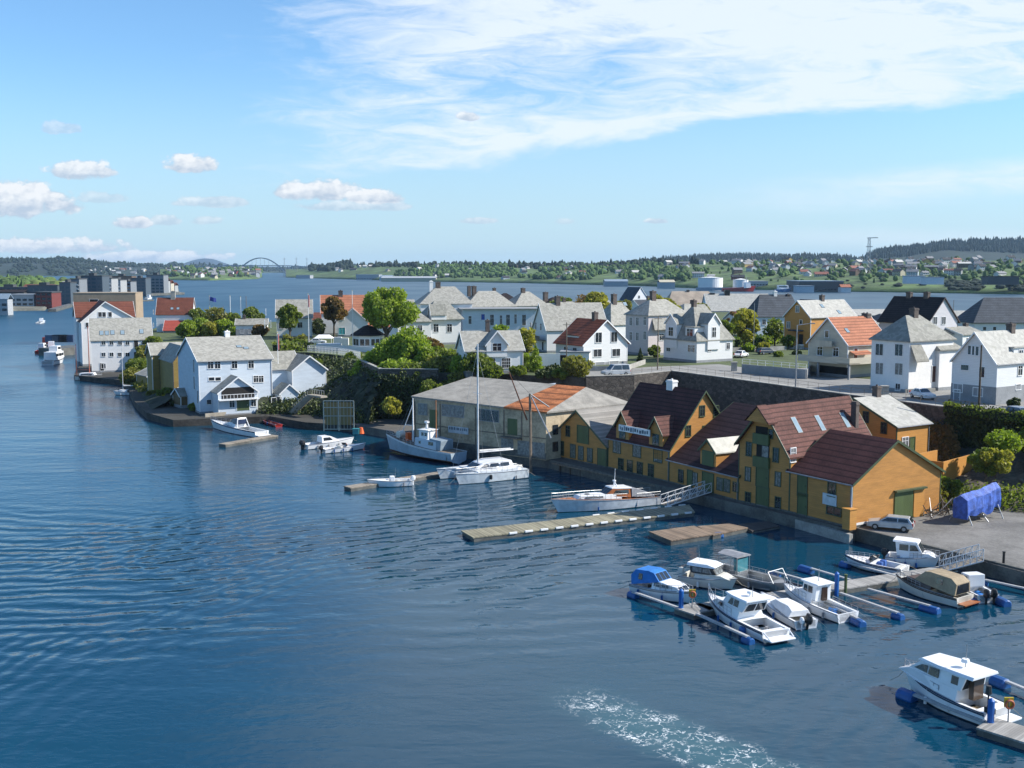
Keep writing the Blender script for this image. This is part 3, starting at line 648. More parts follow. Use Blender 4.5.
# Q4 tall
h = House('tall ochre warehouse with green hatches stacked up its gable under a hooded hoist', (738, 501), None, 15, B=(789, 512), z=1.3, roof='v', rf=.5, wall=OCHRE, rm=MAROON2, trim=GT,
          H=6.9, R=4.4, H2=6.3, found=.15, fm=DCONC, name='warehouse', cat='warehouse', over=.5, og=.5)
for y, hh in ((499, 2.6), (477, 2.3)): h.door('f', [(762.5, y)], 1.7, hh, GREENP, GT, 'hatch')
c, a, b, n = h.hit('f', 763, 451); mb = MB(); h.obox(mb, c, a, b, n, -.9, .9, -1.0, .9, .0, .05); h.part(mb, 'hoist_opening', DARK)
mb = MB(); h.obox(mb, c, a, b, n, -.1, .8, -.9, .6, .051, .08); h.part(mb, 'white_curtain', CURT)
for y in (462, 439): c, a, b, n = h.hit('f', 762.5, y); mb = MB(); h.obox(mb, c, a, b, n, -1.15, 1.1, -.6, .6, .0, .35); h.part(mb, 'balcony_front', GREENP)
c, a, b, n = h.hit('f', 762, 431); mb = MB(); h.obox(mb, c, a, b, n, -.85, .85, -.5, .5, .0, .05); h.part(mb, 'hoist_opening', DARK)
# projecting hood over the hoist
mb = MB(); Lm = h.L / 2; zt = h.H + h.R
mb.prism([(Lm - 1.5, -1.4, zt - 1.55), (Lm, -1.4, zt), (Lm + 1.5, -1.4, zt - 1.65), (Lm + 1.2, -1.4, zt - 1.65), (Lm - 1.2, -1.4, zt - 1.55)], (0, 1.39, 0)); h.part(mb, 'hoist_hood', OCHRE)
mb = MB(); mb.prism([(Lm - 1.7, -1.5, zt - 1.62), (Lm, -1.5, zt + .12), (Lm + 1.7, -1.5, zt - 1.72), (Lm + 1.7, -1.5, zt - 1.56), (Lm, -1.5, zt + .28), (Lm - 1.7, -1.5, zt - 1.46)], (0, 1.6, 0)); h.part(mb, 'hood_roof', MAROON2)
h.win('f', [(748, 499), (778, 504)], .7, 1.5, 'x', GLASS, GT); h.win('f', [(748, 474), (778, 479)], .7, 1.5, 'x', CURT, GT); h.win('f', [(749, 449), (776, 455)], .7, 1.5, 'x', GLASS, GT); h.win('f', [(771, 434)], .5, .9, '', GLASS, GT)
h.win('r', [(793, 455)], .8, 1.5, '#', GLASS, WTRIM)
h.sky([(796.5, 425), (820, 423), (845, 420)], .7, 1.9)
mb = MB(); c = h.W @ Vector((h.L * .72, 14, 0)); mb.box(h.L * .8 - .35, h.L * .8 + .35, 13.3, 13.9, h.H, h.H + 4.2); mb.box(h.L * .8 - .42, h.L * .8 + .42, 13.23, 13.97, h.H + 3.8, h.H + 4.0); o = mb.build('chimney', BRICK); o.parent = h.roof
# Q3 low with deep roof
h = House('low ochre warehouse with a deep black-maroon roof and one pale-roofed hatch dormer', (669, 482), None, 21, B=(738, 501), z=1.3, roof='u', wall=OCHRE, rm=mat('black_maroon_tiles', (.04, .022, .026), .6, 'tile', amt=.3), trim=GT,
          H=2.9, rh=None, R=6.4, found=.15, fm=DCONC, name='warehouse', cat='warehouse')
h.win('f', [(681, 476)], .9, 1.5, 'x', GLASS, GT); h.win('f', [(695, 479)], .9, 1.5, 'x', CURT, GT); h.door('f', [(690, 480)], .9, 2.3, GREENP, GT); h.door('f', [(708, 484)], 2.0, 2.6, GREENP, GT)
h.win('f', [(720, 484), (727, 485.5)], 1.0, 1.4, '#', CURT, GT); h.win('f', [(736, 487)], .9, 1.0, 'x', GLASS, GT)
o = h.dormer(708, 462, 2.9, 2.6, 5.0, 6.3, .25, win=[(0, 3.8, 2.0, 2.2)], trim=GT, green=True, rm=mat('pale_dormer_sheet', (.5, .49, .43), .8, 'noise', 1, .15), back=7.5, wm='')
# Q2 red-brown roof, twin wall dormers
h = House('ochre warehouse with twin gabled dormers, maroon roof and a long white name board', (608, 467.5), None, 11.5, B=(669, 482), z=1.3, roof='u', wall=OCHRE, rm=MAROON, trim=GT,
          eh=437, R=6.9, found=.15, fm=DCONC, name='warehouse', cat='warehouse')
Q2 = h
for px in (622.5, 656): h.dormer(px, 430, 2.6, 2.6, h.H + 1.9, h.H + 3.7, -.02, win=[(0, h.H + .9, 1.1, 1.3)], trim=GT, rm=MAROON2, back=5.5, ov=.3)
h.win('f', [(617, 447), (637, 451), (658, 456)], 1.5, 1.5, '#', CURT, GT); h.win('f', [(621, 465), (630, 467), (640, 469), (651, 471)], 1.0, 1.7, '#', GLASS, GT)
h.win('r', [(702, 411), (716, 411), (688, 431), (705, 431)], .8, 1.3, 'x', GLASS, GT)
h.chim([(672, 380)], 1.2, .9, WHITE2)
mb = MB(); c, a, b, n = h.hit('f', 637, 430); h.obox(mb, c, a, b, n, -3.1, 3.1, -.42, .42, .42, .52); sb = h.part(mb, 'name_board', WTRIM)
def basis(c, a, b, n): return Matrix(((a.x, b.x, n.x, c.x), (a.y, b.y, n.y, c.y), (a.z, b.z, n.z, c.z), (0, 0, 0, 1)))
rdl = random.Random(3); mb = MB(); u = -2.85
while u < 2.7:   # worn lettering, no longer legible
    w_ = rdl.uniform(.12, .42)
    h.obox(mb, c, a, b, n, u, u + w_, rdl.uniform(-.3, -.16), rdl.uniform(.1, .3), .515, .535); u += w_ + rdl.uniform(.08, .2)
h.part(mb, 'lettering', mat('faded_lettering', (.10, .14, .18), .7), ).parent = sb
# Q1 gable with corrugated roof
h = House('small ochre warehouse with green hatch and grey corrugated roof, gable to the water', (553, 456), None, 14, B=(607, 467.5), z=1.3, roof='v', wall=OCHRE, rm=CORR, trim=GT,
          H=2.9, rh=411, found=.15, fm=DCONC, name='warehouse', cat='warehouse', rf=.46)
h.win('f', [(561, 448)], 1.2, 1.9, '#', GLASS, GT); h.win('f', [(573, 451), (581, 453), (590, 455)], 1.0, 1.8, '#', CURT, GT); h.win('f', [(568, 431)], .8, 1.4, 'x', GLASS, GT)
h.door('f', [(583, 435)], 2.3, 2.4, GREENP, GT, 'hatch'); h.door('f', [(602, 458.5)], 1.6, 2.5, GREENP, GT)
# Q6 behind, small ochre house with grey roof
h = House('narrow ochre house with pale slate roof tucked behind the foremost warehouse', (K(897,427,8.6).x, K(897,427,8.6).y, 1.3), 6.3, 12.6, ang=33, z=1.3, roof='u', wall=OCHRE2, rm=SLATEW, trim=GT, H=7.3, R=2.8, rf=.52, found=.2, name='house', over=.3)
h.chim([(877, 386)], .8, .8, BRICK, dep=1.2)
h.win('l', [(866, 417), (884, 428)], .8, 1.3, 'x', GLASS, GT); h.win('f', [(905, 443)], 1.1, 1.4, 'x', CURT, WTRIM); h.door('f', [(912, 446)], .9, 2.1, GREENP, GT)
wallrun('ochre boarded garden fence sloping down beside the ivy hedge', [K(920, 459, 5.4)[:2], K(943, 462, 5.4)[:2], K(987, 450, 5.4)[:2]], 1.5, 5.4, .15, OCHRE2, 'fence', 'garden_fence')
wallrun('short upper ochre fence below the narrow ochre house', [K(912, 455, 6.2)[:2], K(937, 450, 6.2)[:2]], 1.5, 6.2, .15, OCHRE2, 'fence', 'garden_fence')
# ---------------------------------------------------------------- big old shed
def poly_building():
    FL = K(411, 396, 8.5); FR = K(547, 412, 8.1); BR = K(632, 403, 8.1); RL = K(471, 376.5, 10.4); RR = K(586, 387, 10.4)
    back = (RL - FL); back.z = 0; BL = RL + back.normalized() * 6; BL.z = 9.0; BB = BR + Vector((-3.5, 5, .3))
    root = empty('shed', (FL.x, FL.y, 1.3), 0, 'large stained beige boat shed with sagging low grey roof, one end rusted orange', 'shed')
    Mi = Matrix.Translation(-Vector((FL.x, FL.y, 1.3)))
    loc = lambda p: Mi @ Vector(p)
    inn = lambda p, c: p.lerp(c, .03)
    C = (FL + FR + BR + BL) / 4
    w = MB(); base = [inn(p, C) for p in (FL, FR, BR, BB, BL)]
    for a, b in zip(base, base[1:] + base[:1]):
        w.add([loc((a.x, a.y, 1.2)), loc((b.x, b.y, 1.2)), loc((b.x, b.y, b.z)), loc((a.x, a.y, a.z))], [(0, 1, 2, 3)])
    w.build('wall', BEIGE, root)
    t = Vector((0, 0, -.22))
    S1 = FL.lerp(FR, .70); S2 = RL.lerp(RR, .76)
    def rs(name, pts, m):
        mb = MB(); pts = [loc(p) for p in pts]; mb.loft([[p + t for p in pts], pts]); return mb.build(name, m, root)
    r = rs('roof', [FL, S1, S2, RL], FELT)
    rs('rusted_roof', [S1, FR, RR, S2], RUST)['label'] = 'rusted orange sheet roofing'
    rs('hipped_roof', [FR, BR, RR], FELT); rs('rear_roof', [RL, RR, BR, BB, BL], FELT)
    # blue and pale roof sheets lying in the slope
    def onroof(px, py, z0=8.7): 
        n = (FR - FL).cross(RL - FL); d = ray(px, py); k = (FL - O0).dot(n) / d.dot(n); return O0 + d * k
    for pts, m, nm in (([(493, 381.5), (512, 381.3), (519.5, 384.5), (507, 387.8), (489, 385)], mat('blue_sheet', (.12, .22, .5), .5), 'blue_patch'), ([(465, 384), (471, 384), (471, 387), (464, 387)], CONC, 'roof_patch'), ([(540, 385), (556, 383.5), (548, 389), (534, 391)], mat('pale_sheet', (.45, .5, .58), .5), 'pale_patch')):
        mb = MB(); q = [loc(onroof(*p) + Vector((0, 0, .03))) for p in pts]; mb.loft([[p for p in q], [p + Vector((0, 0, .05)) for p in q]]); o = mb.build(nm, m, r)
    # facade
    a = (inn(FR, C) - inn(FL, C)); Lf = math.hypot(a.x, a.y); a = Vector((a.x, a.y, 0)).normalized(); n = Vector((a.y, -a.x, 0)); b = Vector((0, 0, 1))
    P0 = inn(FL, C); P0.z = 1.3
    def ob(u0, u1, z0, z1, n0, n1, m, name, par=None):
        mb = MB(); vs = [loc(P0 + a * u + b * w_ + n * q) for q in (n0, n1) for u, w_ in ((u0, z0), (u1, z0), (u1, z1), (u0, z1))]
        mb.add(vs, [(3, 2, 1, 0), (4, 5, 6, 7), (0, 1, 5, 4), (1, 2, 6, 5), (2, 3, 7, 6), (3, 0, 4, 7)]); return mb.build(name, m, par or root)
    def wn(u, z0, w_, hh, glass=GLASS, k=3):
        f = ob(u, u + w_, z0, z0 + hh, 0, .05, GREYR, 'window')
        for i in range(k): ob(u + .1 + i * (w_ - .1) / k, u + (i + 1) * (w_ - .1) / k, z0 + .1, z0 + hh - .1, .04, .07, glass, 'pane', f)
    wn(.8, 4.4, 1.9, 1.8, CURT, 2); wn(5.6, 4.6, 4.4, 1.8, CURT, 5); wn(12.6, 4.5, 4.0, 1.8, GLASS, 5); wn(17.0, .6, 2.2, 1.9, CURT, 2)
    ob(3.2, 4.7, 2.6, 5.4, .0, .08, GREENP, 'door'); ob(18.2, 19.9, 3.0, 5.3, 0, .08, GREENP, 'door'); ob(20.0, Lf - .2, .3, 2.3, 0, .07, CURT, 'window')
    ob(2.9, 5.2, 2.35, 2.5, 0, 1.0, TIMB, 'balcony'); ob(17.5, 20.8, 2.6, 2.75, 0, 1.3, TIMB, 'balcony')
    ob(0, Lf, 2.9, 3.05, 0, .05, TIMB, 'band'); ob(0, Lf, 0, .9, 0, .06, DCONC, 'footing')
    for u in (0.05, 5.2, 12.1, 17.4, 20.6): ob(u, u + .2, .9, 6.4, 0, .06, TIMB, 'post')
    sg = ob(7.0, 10.9, 2.25, 3.25, .06, .16, mat('sign_pale_blue', (.50, .56, .60), .5), 'sign_board')
    rl = random.Random(5); u = 7.2
    while u < 10.6: w_ = rl.uniform(.1, .35); ob(u, u + w_, 2.72, 3.05 + rl.uniform(0, .1), .17, .18, _M['faded_lettering'], 'lettering', sg); u += w_ + .16
    # right end wall windows (beige boards)
    a2 = inn(BR, C) - inn(FR, C); a2.z = 0; a2.normalize(); n2 = Vector((a2.y, -a2.x, 0)); Q = inn(FR, C); Q.z = 1.3
    for u, z0 in ((1.2, 3.4), (4.0, 3.4), (1.2, 1.0)):
        mb = MB(); vs = [loc(Q + a2 * (u + du) + b * (z0 + dz) + n2 * q) for q in (0, .06) for du, dz in ((0, 0), (1, 0), (1, 1.4), (0, 1.4))]
        mb.add(vs, [(3, 2, 1, 0), (4, 5, 6, 7), (0, 1, 5, 4), (1, 2, 6, 5), (2, 3, 7, 6), (3, 0, 4, 7)]); mb.build('window', GLASS, root)
    return root
poly_building()
# old derrick at the shed corner
rt = empty('derrick_crane', K(531, 466, .8), 0, 'old timber derrick with rust-red boom leaning over the shed corner', 'crane'); base = K(531, 466, .8)
lc = lambda px, py, Y: D(px, py, Y) - base
mb = MB(); mb.tube((0, 0, -2), lc(530, 394, base.y), .22, .18, 7); mb.build('mast', TIMB, rt)
mb = MB(); mb.tube(lc(530, 394, base.y), lc(549, 407, base.y + 3), .1); mb.tube(lc(531, 396, base.y), lc(551, 438, base.y - 1), .09); mb.build('brace', STEEL, rt)
mb = MB(); mb.tube(lc(509, 372, base.y - 2), lc(527, 420, base.y), .06, .12, 6); mb.build('boom', RUSTH, rt)
mb = MB(); mb.tube(lc(509, 372, base.y - 2), lc(530, 394, base.y), .02, None, 4); mb.build('cable', BLACK, rt)

# ---------------------------------------------------------------- white houses on the terrace (left to right)
h = House('white house with a front gable and pale slate roof right behind the grey shed roof', (466, 374.5), 10.3, 8, ang=14, roof='u', eh=351, rh=331.5, wall=WHITE, rm=SLATE)
h.dormer(497, 352, 3.7, 3, h.H + 1.2, h.H + 3.4, -.3, win=[(0, h.H + .6, 1.5, 1.3)], ov=.35)
h.win('f', [(506, 363), (491, 363)], 1.5, 1.7, '#'); h.win('l', [(460, 358)], 1.0, 1.4, 'x'); h.win('l', [(461, 343)], .9, 1.2, 'x'); h.chim([(487.5, 320)], .7)
h = House('white hip-roofed house with two tall windows beside the big round tree', (427, 345), 8.6, 7.5, ang=20, roof='u', H=5.6, R=4.6, hip=(3, 2.4), wall=WHITE, rm=SLATEG, eh=319.5, over=.7, rh=301)
h.win('f', [(436, 328), (449.5, 328)], 1.2, 1.9, 'x'); h.dormer(430, 311, 2.4, h.H, h.H + 1.4, h.H + 3.6, .5, f='l', rm=SLATEG)
h.sky([(437, 309)], .8, 1.1)
h = House('pale slate hipped roof with two chimneys rising behind the hip-roofed white house', (421, 333), 15, 11, ang=14, roof='u', H=7, R=5, hip=(5.5, 4), wall=WHITE, rm=SLATE, eh=304, rh=287, low=True)
h.chim([(438, 282)], 1.3, 1.3); h.chim([(431, 281)], 1.0, 1.0, WHITE2); h.sky([(434, 299), (450, 298)], .9, 1.1)
h = House('long pale institutional building with flat eaves band and rows of narrow windows', (463, 334), 21, 10, ang=6, roof='u', noroof=True, R=0, wall=PALEB, rm=GREYR, eh=309.5, over=.9, low=True)
h.win('f', [(501, 320), (515.5, 319)], .6, 2.6, 'x'); h.win('f', [(524, 320), (492, 320), (508, 320)], 1.0, 3.0, 'x'); h.win('f', [(483, 317)], 1.0, 1.6, '', mat('blue_glass', (.03, .08, .35), .2)); h.win('f', [(470, 320)], .8, 2.2, 'x')
h = House('pale hipped roof with dark shaded left hip and twin chimneys behind the long flat-eaved building', (466, 326), 17, 11, ang=20, roof='u', H=7, R=5.5, hip=(6, 5), wall=WHITE, rm=SLATE, eh=307, rh=291.5, low=True)
h.chim([(474, 286)], 1.3, 1.3); h.chim([(469, 286)], 1.0, 1.0); h.sky([(472.5, 301.5), (488, 301)], 1, 1.2)
h = House('small dark-roofed hip house squeezed between two pale hipped roofs', (497, 323), 9, 9, ang=20, roof='u', H=7, R=4, hip=(4, 4), wall=WHITE, rm=BLACKT, eh=303, rh=293.5, low=True); h.chim([(494, 288)], 1.0, 1.0)
h = House('pale hipped roof with a single ridge chimney right of the dark-roofed hip house', (515, 325), 12, 10, ang=24, roof='u', H=7, R=4.5, hip=(5, 4.5), wall=WHITE, rm=SLATE, eh=306, rh=292, low=True); h.chim([(523, 288)], 1.2, 1.2)
h = House('black-roofed house with fat chimney peeping over the large pale-roofed gable house', (548, 323), 12, 9, ang=25, roof='u', H=7, R=4, hip=(4, 4), wall=PINKW, rm=BLACKT, eh=305, rh=297.5, low=True); h.chim([(545.5, 292)], 1.4, 1.4)
h = House('large white gable house with broad pale slate roof and a balcony on its shaded end', (547, 353), 14.5, 8.6, ang=20, roof='u', wall=WHITE, rm=SLATE, eh=330, rh=303.5)
h.win('l', [(531, 326), (536, 326), (541, 327)], .9, 1.5, 'x'); h.win('l', [(543, 346)], .9, 1.9, '', DARK); h.chim([(557.5, 296)], 1.0, 1.0)
mb = MB(); mb.box(-1.6, -.02, .6, 6.6, 2.6, 2.75); mb.box(-1.6, -1.52, .6, 6.6, 2.75, 3.7); h.part(mb, 'balcony', TIMB)
h = House('small white garden annex with an arched doorway left of the red-roofed gable house', (560, 366.5), 5.5, 5, ang=-8, roof='u', noroof=True, R=0, H=2.6, wall=WHITE2, rm=GREYR, over=.15, name='annex', cat='annex')
h.door('f', [(558.5 + 4.5, 361)], 1.0, 2.0, DARK, REDB)
h = House('white gable-fronted house with bright red-brown tiled roof above the parked van', (583.5, 366), 10.6, 9, ang=33, roof='v', wall=WHITE, rm=mat('orange_red_tiles', (.30, .085, .045), .7, 'tile', amt=.25), trim=WTRIM, eh=344, rh=320.5, over=.7, og=.4)
h.win('f', [(598.5, 337.5), (614, 337)], 1.5, 1.9, '|', GLASS); h.win('f', [(597.5, 353), (616, 352.5)], 1.9, 1.4, '|', GLASS); h.win('f', [(600, 364.5), (614, 363.5)], 2.2, .9, '', DARK)
h.chim([(595, 312)], .9, .9); h.dormer(573, 336, 3.6, h.H - .6, h.H + 1.3, 0, 1.0, f='l', shed=True, win=[(-.9, h.H + .4, 1.1, .9), (.9, h.H + .4, 1.1, .9)], rm=REDB, back=4.5)
h.win('l', [(566, 351), (575, 352)], 1.2, 1.6, '|'); 
h = House('pale hipped house seen over the ridge of the red-brown roof', (611, 342), 9.5, 8, ang=33, roof='u', H=7, R=4.3, hip=(3, 3), wall=WHITE, rm=SLATE, eh=325, rh=303, low=True); h.chim([(614, 294)], 1.2, 1.0); h.sky([(625, 304)], 1, 1)
h = House('faded pinkish-white house with slate hip roof and wide beige street side', (648, 356), 11, 7.6, ang=33, roof='u', H=8, R=4.6, hip=(3.5, 3), wall=PINKW, rm=SLATE, eh=315.5, rh=300)
h.win('l', [(631, 321.5), (637.5, 321.5), (645, 321)], .9, 1.7, 'x', CURT); h.win('l', [(631, 336), (637.5, 336.5), (645, 335.5)], .9, 1.7, 'x', CURT); h.win('f', [(661.5, 337)], 1.2, 1.3, 'x'); h.chim([(653, 291)], 1.1, .9)
mb = MB(); mb.prism([(1, -.9, 5.6), (1, -.02, 7.9), (7.4, -.02, 7.9), (7.4, -.9, 5.6)], (0, 0, -.15)); h.part(mb, 'lean_to_roof', SLATE)
h = House('white corner villa with steep slate roof, dormers and two gabled bays by the road bend', (696.5, 363), 9.6, 9.8, ang=33, roof='u', H=4.9, R=6.4, hip=(3.4, 3.2), wall=WHITE, rm=SLATEG, eh=341, rh=305)
h.dormer(671, 333, 3.4, 2.5, h.H + 3.2, h.H + 5.0, -.25, f='l', win=[(0, h.H + 1.5, 1.3, 1.7)], back=5)
h.dormer(690, 332, 2.6, h.H - .2, h.H + 2.6, 0, .15, f='l', shed=True, win=[(0, h.H + 1.5, 1.7, 1.5)], rm=SLATEG, wall=WHITE, back=5)
h.dormer(714, 333, 3.2, 2.5, h.H + 3.4, h.H + 5.2, -.3, win=[(0, h.H + 1.6, 1.0, 1.9)], back=5)
h.win('l', [(668.5, 348), (690, 348.5), (693, 348.5)], 1.1, 1.3, 'x'); h.win('f', [(709.5, 348), (728, 346)], .9, 1.2, 'x'); h.chim([(694, 300)], .8, .8)
h = House('dark-roofed white gable house far back among yellow-green shrubs', (632, 308), 12, 11, ang=33, roof='v', H=6, R=5.2, wall=WHITE, rm=DSLATE, eh=300.5, rh=287.5, low=True, z=6); h.win('f', [(639, 297)], 1.4, 1.6, 'x')
h = House('long harbour warehouse with dull beige roof behind the corner villa', (668, 317), 24, 16, ang=2, roof='u', H=5, R=4, hip=(3, 4), wall=WHITE2, rm=mat('beige_roofing', (.33, .27, .21), .85, 'noise', .3, .2), rh=291.5, eh=306, low=True, z=6, cat='warehouse', name='warehouse')
h.chim([(688, 290)], 1.2, 1.2)
h = House('long low harbour shed with pale roof left of the steep dark roof', (708, 320), 27, 18, ang=0, roof='u', H=4.4, R=3.4, wall=WHITE2, rm=SLATEW, eh=311, rh=294, low=True, z=6, cat='shed', name='shed'); h.chim([(727, 290)], 2.2, 2.2, BLACK); h.chim([(712, 293)], 2.2, 1.2, BLACK)
h = House('pale blue-white house with steep dark slate hip roof and slim white chimney', (757, 337), 12.5, 9, ang=12, roof='u', H=5.2, R=6, hip=(2.5, .6), wall=PALEB, rm=DSLATE, eh=317, rh=295, low=True)
h.win('f', [(764, 322), (775, 322)], 1, 1.4, 'x'); h.chim([(775, 291)], .9, .9, WHITE2, dep=4); h.chim([(788, 294)], 1.0, 1.0, BRICK, dep=2)
h = House('bright yellow gable house with pale slate roof and white steps', (810, 350), 15.2, 8, ang=33, roof='u', wall=OCHRE2, rm=SLATEW, eh=317.5, rh=300.5, trim=WTRIM)
h.win('l', [(797.5, 309), (788.5, 325), (788.5, 340)], 1.0, 1.4, 'x', CURT); h.win('l', [(801, 322)], .7, .9, ''); h.door('l', [(801, 340)], 1.3, 2.6, DARK, OCHRE); h.chim([(822, 295)], .9, .9); h.sky([(822, 306), (839, 312)], .9, 1.1)
mb = MB(); c, a, b, n = h.hit('l', 798, 331); h.obox(mb, c, a, b, n, -1.8, 1.6, 0, .3, 0, 1.4); h.part(mb, 'porch_roof', DSLATE)
mb = MB(); c, a, b, n = h.hit('l', 800, 349)
for i in range(5): h.obox(mb, c, a, b, n, -1.4 + i * .35, 1.2, 0, .22 * (i + 1), .0, 1.2)
h.part(mb, 'steps', WHITE2)
h = House('cream house with orange pantile roof and a long terrace over garages', (847, 378), 10.5, 8.6, ang=33, roof='u', wall=CREAM, rm=ORANGE, eh=344.5, rh=317.5, trim=WTRIM, over=.5)
h.win('l', [(827, 334)], .8, 1.2, ''); h.win('l', [(820, 351), (836, 352)], 1.1, 1.4, 'x'); h.door('f', [(855.5, 354)], .9, 1.9, REDB, WTRIM); h.chim([(878.5, 313)], .9, .9); h.sky([(847, 330.5)], .7, .9)
mb = MB(); c, a, b, n = h.hit('l', 827, 345); h.obox(mb, c, a, b, n, -1.9, 1.9, -.25, .0, 0, 1.0); h.obox(mb, c, a, b, n, -1.9, 1.9, 0, .85, .94, 1.0); h.part(mb, 'balcony', mat('balcony_cream', (.5, .45, .35), .6, 'boards'))
mb = MB(); mb.box(-2.6, -.02, -2.6, 8.6, 2.5, 2.75); mb.box(-2.6, 9.5, -2.6, -.02, 2.5, 2.75); mb.box(-2.6, -2.5, -2.6, 8.6, 2.75, 3.6); mb.box(-2.5, 9.5, -2.6, -2.5, 2.75, 3.6); h.part(mb, 'terrace', CREAM)
mb = MB(); mb.box(-2.4, -2.1, -2.4, -2.1, 0, 2.5); mb.box(-2.4, -2.1, 4.2, 4.5, 0, 2.5); mb.box(3.5, 3.8, -2.4, -2.1, 0, 2.5); mb.box(9, 9.3, -2.4, -2.1, 0, 2.5); h.part(mb, 'terrace_posts', GREYR)
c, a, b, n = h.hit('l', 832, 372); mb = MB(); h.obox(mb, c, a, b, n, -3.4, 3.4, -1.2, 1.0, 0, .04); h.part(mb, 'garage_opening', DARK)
mb = MB(); mb.prism([(.5, -1.2, 3.9), (.5, -.02, 4.4), (5, -.02, 4.4), (5, -1.2, 3.9)], (0, 0, .12)); h.part(mb, 'canopy', ORANGE)
h = House('white hip-roofed house with four large windows on its street side beside the parked white car', (908, 393), 10.4, 6.9, ang=33, roof='u', H=7.2, R=4.2, hip=(3.3, 3.8), wall=WHITE2, rm=SLATEG, eh=341.5, rh=316)
for y in (349.5, 368.5): h.win('l', [(879.5, y), (899, y + .5)], 1.35, 1.7, '|', GLASS if y < 360 else CURT)
h.win('l', [(898, 387)], .8, 1.0, '|'); h.door('f', [(934, 374)], 1.1, 2.4, mat('dark_red_door', (.09, .03, .025), .5), WTRIM); h.chim([(914, 308)], 1.0, 1.0); h.sky([(927, 328)], .8, .9)
mb = MB(); mb.prism([(.2, -1.1, 4.6), (.2, -.02, 7.0), (2.6, -.02, 7.0), (3.2, -1.1, 4.6)], (0, 0, .16)); h.part(mb, 'lower_roof', SLATEG)
w2 = House('', h.W @ Vector((6.3, -.6, 0)), 5.2, 6, ang=33, z=9.5, roof='u', H=6.2, R=1.8, wall=WHITE2, rm=SLATEG, parent=h, hip=(1, 1)); w2.wall.name = 'wing_wall'; w2.roof.name = 'wing_roof'
h = House('white gable house with near-black roof and two chimneys behind the hip-roofed white house', (927, 352), 10.5, 13, ang=33, roof='v', wall=mat('greyish_white_boards', (.60, .58, .60), .6, 'siding', amt=.12), rm=BLACKT, trim=mat('dark_brown_trim', (.07, .045, .04), .6), H=6, eh=322, rh=298, over=.8)
h.win('f', [(935, 320.5), (943.5, 320.5)], 1.4, 1.6, '|'); h.chim([(909.5, 292), (927, 292)], .9, 1.2); h.win('f', [(952, 336)], 1.6, 1.6, '|')
mb = MB(); mb.prism([(5.5, -2.2, 3.8), (5.5, -.02, 4.6), (11.5, -.02, 4.6), (11.5, -2.2, 3.8)], (0, 0, .14)); h.part(mb, 'porch_roof', SLATEG); mb = MB(); mb.box(8.3, 11, -1.8, -.02, 0, 3.8); h.part(mb, 'porch', WHITE2)
h = House('white gable house on a grey basement with bright slate roof at the right edge', (995.5, 405), 12, 6.9, ang=33, roof='u', wall=WHITE, rm=SLATEW, eh=364, rh=331.5, over=.3, og=.35, found=2.4, fm=GREYR)
h.win('l', [(970, 350), (973.5, 350.5), (977, 351)], .55, 1.2, ''); h.win('l', [(965, 367.5)], 1.2, .7, ''); h.win('l', [(982, 372)], .8, 1.4, ''); h.win('f', [(1020, 370.5)], 1.0, 1.3, 'x')
h.win('l', [(958, 388), (978, 392)], 1.4, 1.1, '|', CURT); h.win('f', [(1018, 387)], 1.1, .7, ''); h.chim([(1011, 323.5)], .9, .9)
h.dormer(1021, 352, 3.4, h.H - .2, h.H + 1.9, 0, .9, shed=True, win=[(0, h.H + 1.0, 1.0, 1.1)], rm=SLATEW)
h.door('l', [(957, 397)], .9, 2.0, WHITE, WTRIM)
h = House('white house under a broad dark slate hip roof at the far right', (974, 334), 22, 12, ang=4, roof='u', wall=WHITE, rm=DSLATE, H=5, R=5.2, hip=(5.5, 5), eh=323, rh=298, over=.6)
h.win('f', [(984.5, 328.5), (994.5, 328.5)], .9, .9, ''); 
h = House('low quay shed with pale roof and bright blue wall beyond the black roof', (952, 331), 11, 9, ang=2, roof='u', H=3, R=1.0, z=6, wall=mat('bright_blue_boards', (.10, .22, .38), .6, 'siding'), rm=SLATEW, eh=320, rh=311, low=True, name='shed', cat='shed')
h = House('flat cream-roofed quay shed beside the far water behind the orange roof', (853, 325), 18, 12, ang=4, roof='u', H=3, R=1.4, z=6, wall=mat('dark_green_boards', (.06, .09, .06), .6), rm=SLATEW, eh=315.5, rh=309.5, low=True, name='shed', cat='shed')
h = House('small dark gabled roof just left of the bright yellow house chimney', (808, 322), 8, 8, ang=33, roof='v', H=4, R=2.6, z=6, wall=WHITE2, rm=DSLATE, low=True, rh=300)
# ---- houses on the left height
h = House('white house with pale roof, shaded gable and small tree in front on the headland', (277, 338), 9.2, 7.6, ang=10, roof='u', wall=WHITE, rm=SLATE, eh=317.5, rh=300)
h.win('l', [(266, 312)], .8, 1.2, 'x'); h.win('l', [(265, 324), (271, 324)], 1.0, 1.5, '|', CURT); h.win('f', [(300, 325), (281, 326)], 1.2, 1.4, 'x'); h.chim([(262.5, 302)], .6, .6)
h = House('pale house with long orange tiled roof right of the rust-leaved tree', (322, 335), 14, 10, ang=10, roof='u', wall=WHITE, rm=ORANGE, eh=313, rh=295.5, low=True)
h.win('l', [(314, 309), (317.5, 309)], .7, 1.4, 'x', CURT); h.win('l', [(313.5, 322), (318, 322)], .9, 1.4, '|', CURT); h.chim([(340.5, 290.5)], 1.2, 1.2)
h = House('low white cottage with orange roof and glazed gable in front of the orange-roofed house', (338, 337), 8, 6, ang=8, roof='v', wall=WHITE, rm=ORANGE, eh=322, rh=308.5, low=True, name='cottage', cat='cottage'); h.win('f', [(341, 317)], 1.5, 1.4, '|'); h.win('f', [(342, 331)], 1.6, 1.8, '|', mat('teal_glass', (.05, .35, .38), .2))
